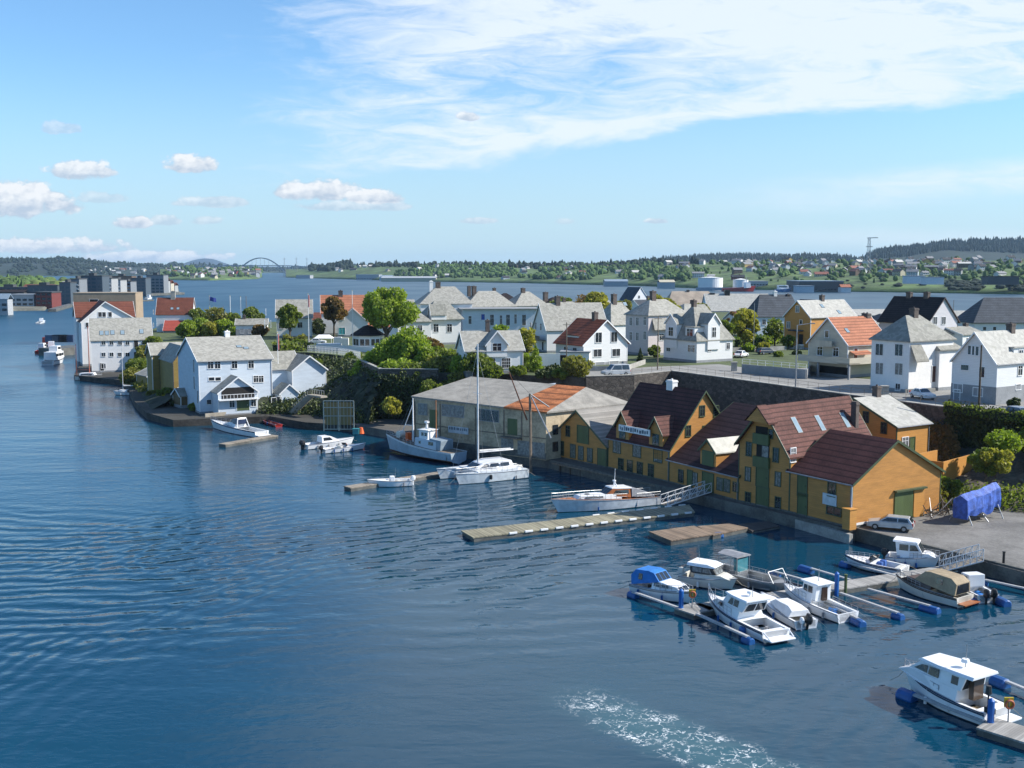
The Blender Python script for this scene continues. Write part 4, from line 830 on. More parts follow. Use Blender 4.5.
w2 = House('', h.W @ Vector((8, 2, 0)), 6, 5, ang=8, roof='u', H=2.6, R=1.6, wall=WHITE, rm=ORANGE, parent=h, low=True); w2.wall.name = 'wing_wall'; w2.roof.name = 'wing_roof'
# pavilion with dark hexagonal roof
c0 = K(366.5, 351, 9.3) + Vector((0, 2.5, .2)); rt = empty('pavilion', c0, 0, 'small white pavilion under a dark polygonal roof on the cliff edge', 'pavilion')
def ngon(r, z, n=8, off=.3): return [(r * math.cos(2 * math.pi * i / n + off), r * math.sin(2 * math.pi * i / n + off), z) for i in range(n)]
mb = MB(); mb.loft([ngon(3.4, -1), ngon(3.4, 3.3)]); mb.build('wall', WHITE, rt)
mb = MB(); mb.loft([ngon(4.0, 3.25), ngon(4.0, 3.4), ngon(1.0, 5.3), ngon(.1, 5.6)]); mb.build('roof', BLACKT, rt)
for i in range(8):
    a = 2 * math.pi * (i + .5) / 8 + .3; r = 3.4 * math.cos(math.pi / 8); n = Vector((math.cos(a), math.sin(a), 0)); t = Vector((-n.y, n.x, 0)); c = n * r
    if n.y < .6:
        mb = MB()
        for q, k in ((-.6, 0), (.6, 0)): 
            vs = [c + t * (q + u) + Vector((0, 0, w)) + n * e for e in (0, .05) for u, w in ((-.45, 1.1), (.45, 1.1), (.45, 2.5), (-.45, 2.5))]
            mb.add(vs, [(3, 2, 1, 0), (4, 5, 6, 7), (0, 1, 5, 4), (1, 2, 6, 5), (2, 3, 7, 6), (3, 0, 4, 7)])
        mb.build('window', GLASS, rt)
railing('white fence round the cliff terrace beside the pavilion', [(-45, 242), (-43.5, 241), (-37.5, 235.3), (-34.5, 231), (-31, 224)], 9.6, 1.4, .5, WTRIM, 3, 'terrace_fence', r=.05)
mb = MB(); mb.box(-1.5, 4.0, -1.2, 1.6, 0, 1.1); o = mb.build('garden_wall', WHITE2); o.location = K(322, 349, 9.5) + Vector((0, 2, 0)); tag(o, 'low white garden wall on the cliff terrace left of the pavilion', 'wall')
wallrun('white boarded terrace parapet along the cliff edge below the pavilion', [K(318, 352, 9.0)[:2], K(348, 353, 9.0)[:2], K(374, 355, 9.0)[:2]], 8.6, 10.7, .2, WHITE, 'parapet', 'parapet')
mb = MB(); q = K(324, 346, 9.5); rt = empty('garden_tent', q, 0, 'small white garden tent on the cliff terrace', 'tent')
for x_ in (-2, 2):
    for y_ in (-1.5, 1.5): mb.tube((x_, y_, 0), (x_, y_, 1.9), .06, None, 6)
mb.build('frame', WTRIM, rt); mb = MB(); mb.loft([[(-2.2, -1.7, 1.9), (2.2, -1.7, 1.9), (2.2, 1.7, 1.9), (-2.2, 1.7, 1.9)], [(-1.2, -.5, 2.7), (1.2, -.5, 2.7), (1.2, .5, 2.7), (-1.2, .5, 2.7)]]); mb.build('roof', WTRIM, rt)
for px_, py_ in ((338, 344), (345, 345)):
    mb = MB(); mb.box(-.9, .9, -.5, .5, 0, 1.7); o = mb.build('garden_cabinet', WHITE2); o.location = K(px_, py_, 9.5); tag(o, 'white cabinet on the cliff terrace, ' + ('left one of two' if px_ < 340 else 'right one of two'), 'cabinet')
# ---------------------------------------------------------------- blue-white boathouse with balcony gable
h = House('big pale blue waterfront house with pale slate roof and white balcony gable', (200, 413.5), 13.7, 17, ang=29, z=1.3, roof='u', wall=PALEB, rm=SLATE, eh=361.5, rh=337, found=.3)
B1 = h
h.win('f', [(210.5, 365), (217.5, 365), (234.5, 364.8), (251, 364.5)], 1.0, 1.3, 'x'); h.win('f', [(211.5, 379), (218, 379)], 1.0, .6, ''); h.win('f', [(256, 379), (261, 379)], .9, 1.2, 'x'); h.win('f', [(209, 402)], .8, .8, '')
h.win('l', [(194, 366), (194.5, 383)], .9, 2.4, '|'); h.win('l', [(198, 397)], .9, 2.4, '|'); h.chim([(227, 331)], .9, .9, WHITE2); h.sky([(239, 346.5), (246, 348)], .9, .8)
hw = House('', h.W @ Vector((2.3, -4.6, 0)), 7.2, 5.2, ang=math.degrees(h.ang), z=1.3, roof='v', H=4.1, R=2.7, wall=PALEB, rm=SLATE, parent=h, found=.2, og=.4, noroof=False)
hw.wall.name = 'wing_wall'; hw.roof.name = 'wing_roof'
hw.win('f', [(232, 403.5), (253.5, 402.5)], .9, 1.4, 'x', GLASS, WTRIM); hw.door('f', [(243, 405)], 2.3, 2.0, GREENP, WTRIM)
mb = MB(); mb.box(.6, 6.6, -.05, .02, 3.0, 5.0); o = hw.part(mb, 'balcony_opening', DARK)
mb = MB(); mb.box(-.1, 7.3, -1.1, 0, 2.75, 2.9); 
for i in range(12): mb.box(i * .64, i * .64 + .06, -1.1, -1.04, 2.9, 3.8)
mb.box(-.1, 7.3, -1.12, -1.02, 3.8, 3.88); hw.part(mb, 'balcony', WTRIM)
w2 = House('', h.W @ Vector((h.L - .1, 2.5, 0)), 6.5, 9, ang=math.degrees(h.ang), z=1.3, roof='u', H=7.3, R=3, wall=PALEB, rm=SLATEG, parent=h); w2.wall.name = 'annex_wall'; w2.roof.name = 'annex_roof'
w3 = House('', h.W @ Vector((h.L + 3.8, -.5, 0)), 6.8, 9, ang=30, z=1.3, roof='v', H=7.2, R=2.6, wall=PALEB, rm=SLATEG, parent=h, og=.5); w3.wall.name = 'gable_wing_wall'; w3.roof.name = 'gable_wing_roof'
w4 = House('', h.W @ Vector((h.L + .5, -3.2, 0)), 3.6, 4.2, ang=30, z=1.3, roof='v', H=3.2, R=1.6, wall=PALEB, rm=SLATEG, parent=h); w4.wall.name = 'porch_wall'; w4.roof.name = 'porch_roof'
w4.win('f', [(274, 402), (279, 401)], .9, 1.6, '')
# ochre-olive boathouse left of it with sheds
h = House('olive-ochre boathouse with gable to the water left of the pale blue house', (174, 401), 4.6, 12, ang=30, z=1.3, roof='v', wall=OLIVE, rm=SLATE, trim=DSLATE, H=7.5, R=2.6, eh=362, rh=347, name='boathouse', cat='boathouse', low=True)
h.win('f', [(185, 365), (187, 378)], 1.6, 1.3, ''); h.win('f', [(181, 392)], 1.2, 1.8, '', DARK)
w2 = House('', h.W @ Vector((-1.5, 12.1, 0)), 7.5, 5, ang=30, z=1.3, roof='u', H=8.6, R=2.2, wall=OLIVE, rm=SLATE, parent=h, low=True); w2.wall.name = 'rear_wall'; w2.roof.name = 'rear_roof'
h = House('low wooden shed with grey roof beside the shrubs and olive boathouse', (148, 390), 5.5, 7, ang=38, z=1.3, roof='v', wall=OLIVE, rm=SLATEG, H=3, R=1.2, name='shed', cat='shed', low=True)
h = House('small brown lean-to shed right against the olive boathouse', (181, 408), 4, 4, ang=38, z=1.3, roof='u', wall=mat('brown_boards', (.16, .10, .04), .7, 'siding'), rm=SLATEG, H=2.3, R=1.2, name='shed', cat='shed', low=True)
# big white warehouses
h = House('white three-storey waterfront warehouse with pale slate roof and five roof lights', (92, 372.5), 14.9, 12, ang=21, z=1.3, roof='u', wall=WHITE, rm=SLATE, trim=WTRIM, eh=340.5, rh=318.5, found=.4, name='warehouse', cat='warehouse', low=True)
for y in (343, 354.5): h.win('f', [(103.5, y), (111.5, y), (120, y), (127.5, y), (144, y - .5)], .95, .95, '|')
h.win('f', [(127, 365), (103.5, 366)], 1.0, 1.2, '|'); h.win('f', [(136, 344), (136, 355.5)], 1.0, 1.8, '', DARK); h.win('f', [(135, 364.5)], 1.0, 1.6, '', DARK); h.win('f', [(102, 367)], .9, 2.0, '', DARK)
h.sky([(101.5, 333), (107, 333), (112.5, 332.5), (122.5, 332.5), (141.5, 331.5)], .9, 1.5)
h = House('tall white warehouse with red-brown roofs and a big front gable behind the pale-roofed one', (83, 366), 15, 15, ang=26, z=1.3, roof='v', wall=WHITE, rm=REDB, eh=322, rh=302, rf=.42, name='warehouse', cat='warehouse', low=True, over=.4, og=.5)
h.win('f', [(100, 314.5), (104, 314.5), (110, 314.5), (87.5, 325)], .9, 1.3, ''); 
for k, y in enumerate((327, 337, 347)): h.win('l', [(79, y), (76.5, y - .5), (81, y)], .9, 1.4, '', GLASS)
w2 = House('', h.W @ Vector((-.5, 9, 0)), 15.5, 9, ang=26, z=1.3, roof='u', H=13.0, R=4.0, wall=WHITE, rm=REDB, parent=h, low=True); w2.wall.name = 'rear_wall'; w2.roof.name = 'rear_roof'
h = House('plain flat brown building block behind the red-roofed warehouse', (75, 341), 22, 14, ang=8, z=1.3, roof='u', noroof=True, R=0, wall=mat('brown_cladding', (.30, .23, .16), .8, 'noise', .5, .12), rm=mat('brown_roof_edge', (.34, .27, .19), .8), eh=293.5, name='office_block', cat='building', low=True, over=.1)
h.win('f', [(94, 302.5)], 3.0, 2.4, '', DARK)
h = House('white house with brown-red roof and a bright red lean-to by the left gardens', (157, 337), 12.5, 9.5, ang=8, z=3.2, roof='u', wall=WHITE, rm=REDB, eh=314.5, rh=298, low=True)
h.win('l', [(153.5, 312), (153.5, 325)], 1, 1.3, ''); h.chim([(173, 291)], 1.6, 1.2, CONC); h.sky([(172, 308.5), (178, 308.5)], .9, .9)
w2 = House('', h.W @ Vector((3.2, -5, 0)), 8, 5, ang=8, z=3.2, roof='u', H=2.6, R=3.2, rf=.95, wall=GREYR, rm=RED, parent=h, low=True); w2.wall.name = 'lean_to_wall'; w2.roof.name = 'lean_to_roof'
w2.win('f', [(172, 334), (183, 334)], 1, .7, '')

# further roofs that close the gaps of the terrace
for px, py, L_, D_, a_, rm_, wl_, rh_, eh_, hp_, lb in (
    (590, 327, 9, 9, 25, SLATE, WHITE, 301, 309, None, 'pale slate roof adjoining the large pale-roofed gable house'),
    (398, 347, 8, 9, 18, SLATEG, WHITE2, 309, 322, (3, 3), 'grey hip-roofed house half hidden by the big round-crowned tree'),
    (556, 330, 10, 8, 20, SLATE, PINKW, 302, 309, (3, 3), 'pinkish house behind the fat-chimneyed black roof'),
    (640, 318, 10, 9, 25, DSLATE, WHITE, 300, 307, None, 'dark slate roof between the faded pink house and the far gable house'),
    (684, 325, 10, 8, 28, SLATE, WHITE, 304, 312, (3, 3), 'pale hip roof peeping out right of the faded pink house'),
    (737, 328, 8, 8, 20, REDB, WHITE, 312, 320, None, 'white cottage with red-brown roof behind the yellow-green tree'),
    (856, 338, 9, 8, 33, SLATEG, WHITE, 317, 325, None, 'white house with grey roof between the yellow and orange-roofed houses'),
    (884, 335, 8, 8, 30, DSLATE, PALEB, 314, 322, (2.5, 2.5), 'pale blue house with dark hip roof behind the cream house'),
    (962, 352, 8, 9, 33, SLATEG, WHITE2, 327, 335, None, 'grey-roofed white house squeezed behind the right-edge gable house'),
    (300, 330, 7, 7, 12, REDB, WHITE, 313, 320, None, 'small red-brown roofed cottage between the headland house and the orange roof'),
    (236, 331, 9, 7, 10, SLATEG, WHITE2, 319, 325, None, 'low grey-roofed pavilion building behind the bright bushes'),
    (383, 322, 11, 8, 12, SLATE, WHITE, 300, 308, None, 'pale roof behind the big round-crowned tree'),
    (430, 322, 9, 9, 14, BLACKT, WHITE, 290, 301, (3, 3), 'black hip roof left behind the two-chimneyed slate roof')):
    h = House(lb, (px, py), L_, D_, ang=a_, roof='u', H=5, R=3, wall=wl_, rm=rm_, rh=rh_, eh=eh_, hip=hp_, low=True); h.chim([(px + 8, rh_ - 4)], .9, .9)
    h.win('f', [(px + 6, eh_ + 6), (px + 14, eh_ + 6), (px + 22, eh_ + 6)], 1.0, 1.3, 'x')
# ================================================================ FAR SHORES
def interp(tab, x):
    if x <= tab[0][0]: return tab[0][1]
    for (a, b), (c, d) in zip(tab, tab[1:]):
        if x <= c: return b + (d - b) * (x - a) / (c - a)
    return tab[-1][1]
from mathutils import noise as mn
class Shore:
    def __init__(s, name, shore, crest, depth, m, n=90, rows=16, pw=.8, seed=0, tree=0):
        s.shore, s.crest, s.depth, s.pw, s.seed, s.tree = shore, crest, depth, pw, seed, tree
        x0, x1 = shore[0][0], shore[-1][0]; mb = MB(); rg = []
        for r in range(rows + 2):
            t = r / rows; rg.append([s.pt(x0 + (x1 - x0) * i / n, t) for i in range(n + 1)])
        s.x0, s.x1 = x0, x1
        front = [Vector((p.x, p.y - 1, -2)) for p in rg[0]]
        mb.loft([front] + rg, cap=False, closed=False); s.o = struct(mb, name, m, smooth=True)
    def pt(s, px, t):
        ys = K(px, interp(s.shore, px), 0).y; dp = s.depth(px) if callable(s.depth) else s.depth
        yc = ys + dp; zc = Zat(0, yc, interp(s.crest, px)) - s.tree; t2 = min(t, 1.0)
        z = 1.2 + (zc - 1.2) * t2 ** s.pw; Y = ys + dp * t
        if t > 1: z -= (t - 1) * zc * 2
        z += mn.noise(Vector((px * .03, t * 3, s.seed))) * zc * .12 * math.sin(math.pi * min(1, t))
        X = (px - 512) / F * (Y * math.cos(TH) - (z - CH) * math.sin(TH))
        return Vector((X, Y, z))
FARM = mat('far_fields', (.07, .115, .03), .95, 'ground', .35, .6)
FARF = mat('far_wooded_ground', (.022, .04, .018), .95, 'ground', .4, .4)
HILLM = mat('far_hill_forest', (.010, .022, .014), .95, 'ground', .3, .35)
right = Shore('right_shore', [(286, 277.5), (420, 281.5), (520, 283), (640, 286), (700, 288.5), (840, 291.5), (1090, 295.5)],
    [(286, 269.5), (330, 268), (345, 265.5), (420, 265), (520, 266), (600, 266), (690, 263), (760, 262), (870, 262), (960, 261), (1090, 260)], lambda p: 560, FARM, 130, 16, .75, 1)
ridge = Shore('ridge_hill', [(600, 277), (690, 276), (860, 276.5), (1090, 276.5)], [(600, 264), (640, 261.5), (690, 257), (720, 256), (830, 256), (860, 259.5), (878, 252), (895, 248), (905, 249.5), (930, 245), (980, 241.5), (1090, 241)], 650, HILLM, 80, 10, .6, 4)
midl = Shore('middle_shore', [(160, 280), (210, 280.5), (258, 279), (262, 277)], [(160, 269), (262, 269)], 600, FARM, 30, 10, .7, 2)
far2 = Shore('distant_shore', [(60, 275), (238, 274), (262, 273), (274, 272.8), (290, 273), (400, 274), (640, 274.5)], [(60, 266), (120, 265), (205, 266), (262, 268.3), (270, 269.6), (280, 269.5), (300, 268), (350, 266.5), (420, 266), (640, 266.5)], 1500, FARF, 90, 8, .8, 3)
hillL = Shore('left_hill', [(-60, 277), (180, 275)], [(-60, 261), (0, 260), (20, 259), (40, 260), (55, 258.3), (75, 259), (95, 261.5), (112, 263.5), (122, 263), (135, 265), (150, 264.5), (180, 267)], 900, HILLM, 70, 10, .7, 5)
mount = Shore('distant_mountain', [(110, 271.5), (320, 271.5)], [(110, 268), (160, 267.3), (175, 266.5), (188, 261.8), (197, 259.2), (205, 258.3), (213, 258.9), (222, 262), (234, 266.0), (320, 267)], 3000, mat('hazy_mountain_heath', (.025, .045, .07), .95, 'ground', .1, .3), 80, 8, .7, 6)  # heath tone tinted blue, distance haze put into the base colour
townL = Shore('town_shore', [(-60, 316), (0, 313), (12, 311), (47, 310.5), (50, 305), (70, 303.5), (100, 300), (126, 296), (150, 294.6), (182, 293.2)],
    [(-60, 284), (0, 283), (70, 284), (126, 286), (160, 284), (175, 286), (182, 292)], lambda p: 700 - max(0, p - 100) * 5.5, mat('town_ground', (.12, .12, .10), .95, 'ground', .5, .4), 60, 12, .75, 7)
# ---- woods: one object per wood (nobody could count them)
def wood(name, label, sh, n, x0, x1, t0, t1, hs, m, seed, conifer=.5, wd=.35):
    r = random.Random(seed); mb = MB()
    for i in range(n):
        for _k in range(6):
            px = r.uniform(x0, x1); t = r.uniform(t0, t1)
            if seed in (1, 2, 7) or t > .93 or mn.noise(Vector((px * .035, t * 2.6, seed * 3.1))) > -.08: break
        p = sh.pt(px, t); h = r.uniform(*hs) * r.choice((.7, 1, 1, 1.25)); w = h * wd * r.uniform(.8, 1.3)
        if r.random() < conifer:
            rg = [[Vector((p.x + math.cos(a) * w * k, p.y + math.sin(a) * w * k, p.z + h * zz)) for a in (0, 1.26, 2.51, 3.77, 5.03)] for k, zz in ((.9, .02), (.75, .35), (.4, .75), (.06, 1.0))]
            mb.loft(rg)
        else:
            o = r.uniform(0, 1); w *= 1.35; h *= .8
            rg = [[Vector((p.x + math.cos(a + o) * w * k * r.uniform(.8, 1.2), p.y + math.sin(a + o) * w * k, p.z + h * zz)) for a in (0, .9, 1.8, 2.7, 3.6, 4.5, 5.4)] for k, zz in ((.5, 0), (1.0, .3), (.95, .62), (.6, .9), (.1, 1.0))]
            mb.loft(rg)
    o = mb.build(name, m, recalc=False); tag(o, label, 'wood'); o['kind'] = 'stuff'; return o
FT = [mat('far_trees_dark', (.010, .022, .012), .95, 'ground', .8, .5), mat('far_trees_green', (.055, .10, .022), .95, 'ground', .8, .5), mat('far_trees_yellow', (.10, .14, .03), .95, 'ground', .8, .4)]
wood('forest', 'dark spruce forest along the ridge above the right-hand suburb', ridge, 2600, 865, 1085, .5, 1.0, (12, 20), FT[0], 1, .9, .22)
wood('forest', 'thin dark line of forest on the skyline above the white storage tanks', ridge, 1900, 640, 866, .55, 1.0, (9, 16), FT[0], 2, .85, .25)
wood('forest', 'mixed green trees along the shore between the roofs and the sky', right, 1500, 395, 690, .1, 1.0, (5, 11), FT[1], 3, .25)
wood('forest', 'darker trees standing on the low skyline behind the white roofs', right, 420, 318, 700, .75, 1.0, (7, 14), FT[0], 4, .5)
wood('forest', 'dark trees on the point right of the arch bridge', right, 130, 310, 352, .55, 1.0, (11, 19), FT[0], 14, .5)
wood('forest', 'scattered green trees among the houses of the right-hand suburb', right, 620, 690, 1080, .12, 1.0, (4, 9), FT[1], 5, .2)
wood('forest', 'yellow-green spring trees in the left-hand town', townL, 60, -50, 95, .5, .95, (7, 12), FT[2], 15, 0, .4)
wood('bushes', 'dark scrub on the green bank above the right-hand shoreline', right, 260, 840, 1080, .02, .2, (2, 5), FT[0], 6, 0, .7)
wood('forest', 'wooded crest of the hill beyond the left-hand town', hillL, 900, -50, 178, .6, 1.0, (9, 14), FT[0], 7, .4)
wood('forest', 'light green spring trees behind the left-hand town', townL, 420, -50, 105, .5, 1.0, (6, 12), FT[1], 8, .1, .4)
wood('forest', 'green trees between the left-hand town and its hill', hillL, 420, -50, 175, .0, .45, (8, 15), FT[0], 9, .1, .4)
wood('forest', 'trees among the small houses left of the arch bridge', midl, 240, 162, 262, .1, 1.0, (6, 13), FT[1], 10, .2)
wood('forest', 'distant trees around the arch bridge landfall', far2, 500, 165, 420, .2, 1.0, (12, 26), FT[0], 11, .4)
# ---- far houses: each a thing
FW = [('white', (.7, .7, .7)), ('cream', (.5, .45, .33)), ('grey', (.28, .29, .3)), ('red', (.25, .05, .035)), ('brown', (.12, .08, .055)), ('pale blue', (.45, .52, .58)), ('yellow', (.5, .36, .12))]
FR_ = [('black', (.03, .03, .035)), ('grey', (.22, .22, .23)), ('red', (.26, .10, .07)), ('pale', (.5, .49, .46))]
FWm = [(n, mat('far_wall_' + n.replace(' ', '_'), c, .8)) for n, c in FW]; FRm = [(n, mat('far_roof_' + n, c, .8)) for n, c in FR_]
_fh = {}
def farhouse(p, L, Wd, H, Rr, rot, wi, ri, label, group):
    k = (round(L), round(Wd), round(H), round(Rr), wi, ri)
    if k not in _fh:
        L, Wd, H, Rr = k[:4]; mb = MB()
        mb.prism([(-L / 2, -Wd / 2, -3), (-L / 2, -Wd / 2, H), (-L / 2, 0, H + Rr), (-L / 2, Wd / 2, H), (-L / 2, Wd / 2, -3)], (L, 0, 0))
        e = .5; z = -Rr / (Wd / 2) * e
        mb.prism([(-L / 2 - e, -Wd / 2 - e, H + z + .03), (-L / 2 - e, 0, H + Rr + .03), (-L / 2 - e, Wd / 2 + e, H + z + .03), (-L / 2 - e, Wd / 2 + e, H + z + .5), (-L / 2 - e, 0, H + Rr + .5), (-L / 2 - e, -Wd / 2 - e, H + z + .5)], (L + 2 * e, 0, 0), 1)
        for s in (-1, 1):
            for i in range(int(L // 3)):
                for j in range(max(1, int(H // 2.8))): mb.box(-L / 2 + 1 + i * 3, -L / 2 + 2.2 + i * 3, s * (Wd / 2 - .03), s * (Wd / 2 + .06), 1 + j * 2.7, 2.3 + j * 2.7, 2)
        mb.box(L * .1, L * .1 + .9, -.4, .4, H + Rr - .6, H + Rr + 1.3, 0)
        o = mb.build('house', [FWm[wi][1], FRm[ri][1], GLASS]); _fh[k] = o.data
    else:
        o = bpy.data.objects.new('house', _fh[k]); COL.objects.link(o)
    o.location = p; o.rotation_euler = (0, 0, rot); tag(o, label, 'house', group)
def suburb(sh, n, x0, x1, t0, t1, where, group, seed, wts=(8, 2, 3, 1, 2, 1, 1), rws=(5, 6, 1.6, 3), big=1.0):
    r = random.Random(seed); done = []; c = 0; tries = 0
    while c < n and tries < n * 30:
        tries += 1
        px = r.uniform(x0, x1); t = r.uniform(t0, t1); p = sh.pt(px, t)
        if any((p - q).length < 15 * big for q in done): continue
        done.append(p); wi = r.choices(range(7), wts)[0]; ri = r.choices(range(4), rws)[0]
        L = r.choice((9, 11, 14, 18)) * big; Wd = r.choice((7, 8, 9)) * big; H = r.choice((3, 4, 6)) * big
        farhouse(p + Vector((0, 0, -.3)), L, Wd, H, Wd * .35, r.choice((.1, .5, 1.2, 1.9, 2.6)) + r.uniform(-.2, .2), wi, ri,
                 f'{FW[wi][0]} house with {FR_[ri][0]} roof {where}', group); c += 1
suburb(right, 85, 865, 1060, .28, .98, 'in the suburb below the dark forest ridge', 'houses of the suburb under the forest', 1)
suburb(right, 55, 745, 865, .3, .98, 'on the far green slope right of the storage tanks', 'houses right of the storage tanks', 2)
suburb(right, 32, 560, 745, .12, .98, 'on the far wooded shore left of the storage tanks', 'houses left of the storage tanks', 3)
suburb(right, 22, 395, 560, .05, .95, 'among the far trees above the slate roofs', 'houses among the far trees', 4)
suburb(right, 10, 330, 395, .3, .95, 'on the far low shore above the orange roof', 'houses above the orange roof', 5)
suburb(midl, 46, 166, 258, .06, .85, 'on the far shore left of the arch bridge', 'houses left of the arch bridge', 6, big=1.15)
suburb(hillL, 26, 70, 175, .02, .35, 'on the slope beyond the apartment blocks', 'houses beyond the apartment blocks', 7, big=1.2)
suburb(townL, 20, -40, 70, .3, .8, 'in the left-hand town behind the quay', 'houses of the left-hand town', 8, (5, 2, 3, 2, 2, 1, 0), (4, 3, 2, 1))
# individually seen sheds and halls on the far shore
def hall(label, px0, px1, pyb, H, Dp, wall, rm, name='shed', cat='shed', roof='flat', base=1.3, bands=0):
    a = K(px0, pyb, base); b = K(px1, pyb, base); L = (b - a).length
    rt = empty(name, a, 0, label, cat); mb = MB(); mb.box(0, L, 0, Dp, -3, H); mb.build('wall', wall, rt)
    mb = MB()
    if roof == 'flat': mb.box(-.4, L + .4, -.4, Dp + .4, H, H + .8)
    else: mb.prism([(-.5, -.5, H - .1), (-.5, Dp / 2, H + roof), (-.5, Dp + .5, H - .1), (-.5, Dp + .5, H + .4), (-.5, Dp / 2, H + roof + .5), (-.5, -.5, H + .4)], (L + 1, 0, 0))
    mb.build('roof', rm, rt)
    for k in range(bands):
        z = 1.2 + k * 3.0; mb = MB()
        n = max(1, int(L // 3.5))
        for i in range(n): mb.box(L * (i + .15) / n, L * (i + .85) / n, -.12, .05, z, z + 1.5)
        mb.build('window_row', GLASS, rt)
    return rt
PAL = mat('pale_cladding', (.38, .40, .42), .7); BLUR = mat('blue_grey_roof', (.22, .29, .36), .6); DRK = mat('dark_cladding', (.06, .065, .07), .7)
hall('long pale quay warehouse with white roof on the far shore above the slate roofs', 381, 436, 281, 6, 60, FWm[1][1], PAL, roof=3)
hall('tall white industrial hall on the far shore above the orange roof', 356, 379, 279.5, 11, 60, PAL, BLUR, bands=1)
hall('pale blue quay shed between the tall white hall and the long warehouse', 379.5, 392, 280, 7, 40, FWm[5][1], BLUR, roof=3)
hall('low grey boatyard building on the point right of the arch bridge', 296, 310, 278, 7, 50, PAL, BLUR)
hall('white quay shed with a grey roof left of the larger storage tank', 660, 675, 287.5, 7, 30, PAL, FWm[1][1], roof=3)
hall('long white terminal office right of the smaller storage tank', 750, 768, 288.5, 9, 30, PAL, PAL, bands=2)
hall('wide dark harbour hall under a pale blue flat roof on the far shore', 799, 843, 291, 11, 60, DRK, BLUR, bands=1)
hall('pale blue low shed in front of the wide dark harbour hall', 797, 814, 291.6, 6, 16, FWm[5][1], BLUR)
hall('white boathouse with orange roof at the foot of the green bank', 841, 851, 291.4, 4.5, 12, FWm[0][1], ORANGE, roof=3)
hall('white waterfront shed with grey roof on the wooded far shore', 605, 628, 285.5, 6, 30, PAL, BLUR, roof=3)
hall('long dark low row building with pale end on the far green bank', 987, 1019, 282, 5.5, 14, DRK, BLACKT, name='row_building', cat='building', base=13)
hall('pale blue row building on the bank under the suburb', 907, 925, 281, 5, 14, FWm[0][1], PAL, name='row_building', cat='building', base=14)
hall('second pale blue row building beside the first, slightly lower', 926, 944, 281.6, 4, 14, FWm[0][1], PAL, name='row_building', cat='building', base=14)
for px, r_, hh, lb in ((712.5, 15.5, 14.5, 'large white cylindrical storage tank on the far quay'), (742, 9.5, 12, 'smaller white cylindrical storage tank right of the large one')):
    p = K(px, 289.5, 1.3) + Vector((0, r_, 0)); rt = empty('storage_tank', p, 0, lb, 'tank'); mb = MB(); mb.tube((0, 0, -2), (0, 0, hh), r_, r_, 32); mb.build('tank_body', WTRIM, rt, smooth=False)
    mb = MB(); mb.tube((0, 0, hh), (0, 0, hh + 1.6), r_ - .05, 1, 32); mb.build('tank_top', WTRIM, rt)
    mb = MB(); mb.tube((0, 0, hh - .1), (0, 0, hh + .3), r_ + .25, r_ + .25, 32); mb.build('rim', STEEL, rt)
    mb = MB(); mb.box(-r_ - 6, r_ + 6, -r_ - 5, -r_ - 4.6, -1, 2.6); o = mb.build('bund_wall', BLUR, rt)
# lattice mast
p = K(868, 278, 14); rt = empty('lattice_mast', p, 0, 'slim lattice mast with crossarm on the suburb skyline', 'mast'); mb = MB(); s_ = 1400 / 1100.
top = Zat(0, p.y, 238) - p.z
for sx, sy in ((-1, -1), (1, -1), (1, 1), (-1, 1)): mb.tube((sx * 3.2, sy * 3.2, -2), (sx * 1.2, sy * 1.2, top), .35, .3, 4)
for i in range(9):
    z0 = top * i / 9; z1 = top * (i + 1) / 9; a = 3.2 - 2 * i / 9; b_ = 3.2 - 2 * (i + 1) / 9
    mb.tube((-a, -a, z0), (b_, -b_, z1), .18, None, 4); mb.tube((a, -a, z0), (-b_, -b_, z1), .18, None, 4)
mb.build('tower', STEEL, rt); mb = MB(); mb.beam((-3, 0, top), (12, 0, top + .5), 1.2, 1.2); mb.beam((-4, 0, top - 12), (5, 0, top - 12), 1, 1); mb.build('crossarm', STEEL, rt)
# arch bridge
Yb = 4300.; X = lambda px: (px - 512) / F * Yb * .995; zz = lambda py: Zat(0, Yb, py)
rt = empty('arch_bridge', (X(262), Yb, 0), 0, 'distant steel arch bridge with through deck across the sound', 'bridge'); o0 = Vector((X(262), Yb, 0))
M_ = mat('bridge_steel', (.24, .28, .32), .7)
mb = MB(); pts = [Vector((X(236 + 50 * i / 24), Yb, 6 + (zz(258) - 6) * (1 - (i / 12 - 1) ** 2))) - o0 for i in range(25)]
for dy in (-6, 6):
    q = [p + Vector((0, dy, 0)) for p in pts]
    for a, b in zip(q, q[1:]): mb.beam(a, b, 1.6, 3.4)
mb.build('arch', M_, rt)
mb = MB(); mb.beam(Vector((X(196), Yb, zz(266.6))) - o0, Vector((X(236), Yb, zz(265.4))) - o0, 13, 3); mb.beam(Vector((X(236), Yb, zz(265.4))) - o0, Vector((X(286), Yb, zz(265.6))) - o0, 13, 3); mb.beam(Vector((X(286), Yb, zz(265.6))) - o0, Vector((X(324), Yb, zz(267.6))) - o0, 13, 3); mb.build('deck', M_, rt)
for i in range(4, 21, 2):
    p = pts[i]; mb = MB(); zd = zz(265.5)
    if p.z > zd: mb.tube((p.x, -6, zd), (p.x, -6, p.z), .5, None, 4); mb.build('hanger', M_, rt)
for px in (205, 216, 227, 292, 301, 310):
    mb = MB(); mb.box(X(px) - X(262) - 2, X(px) - X(262) + 2, -4, 4, -3, zz(266)); mb.build('pier', CONC, rt)
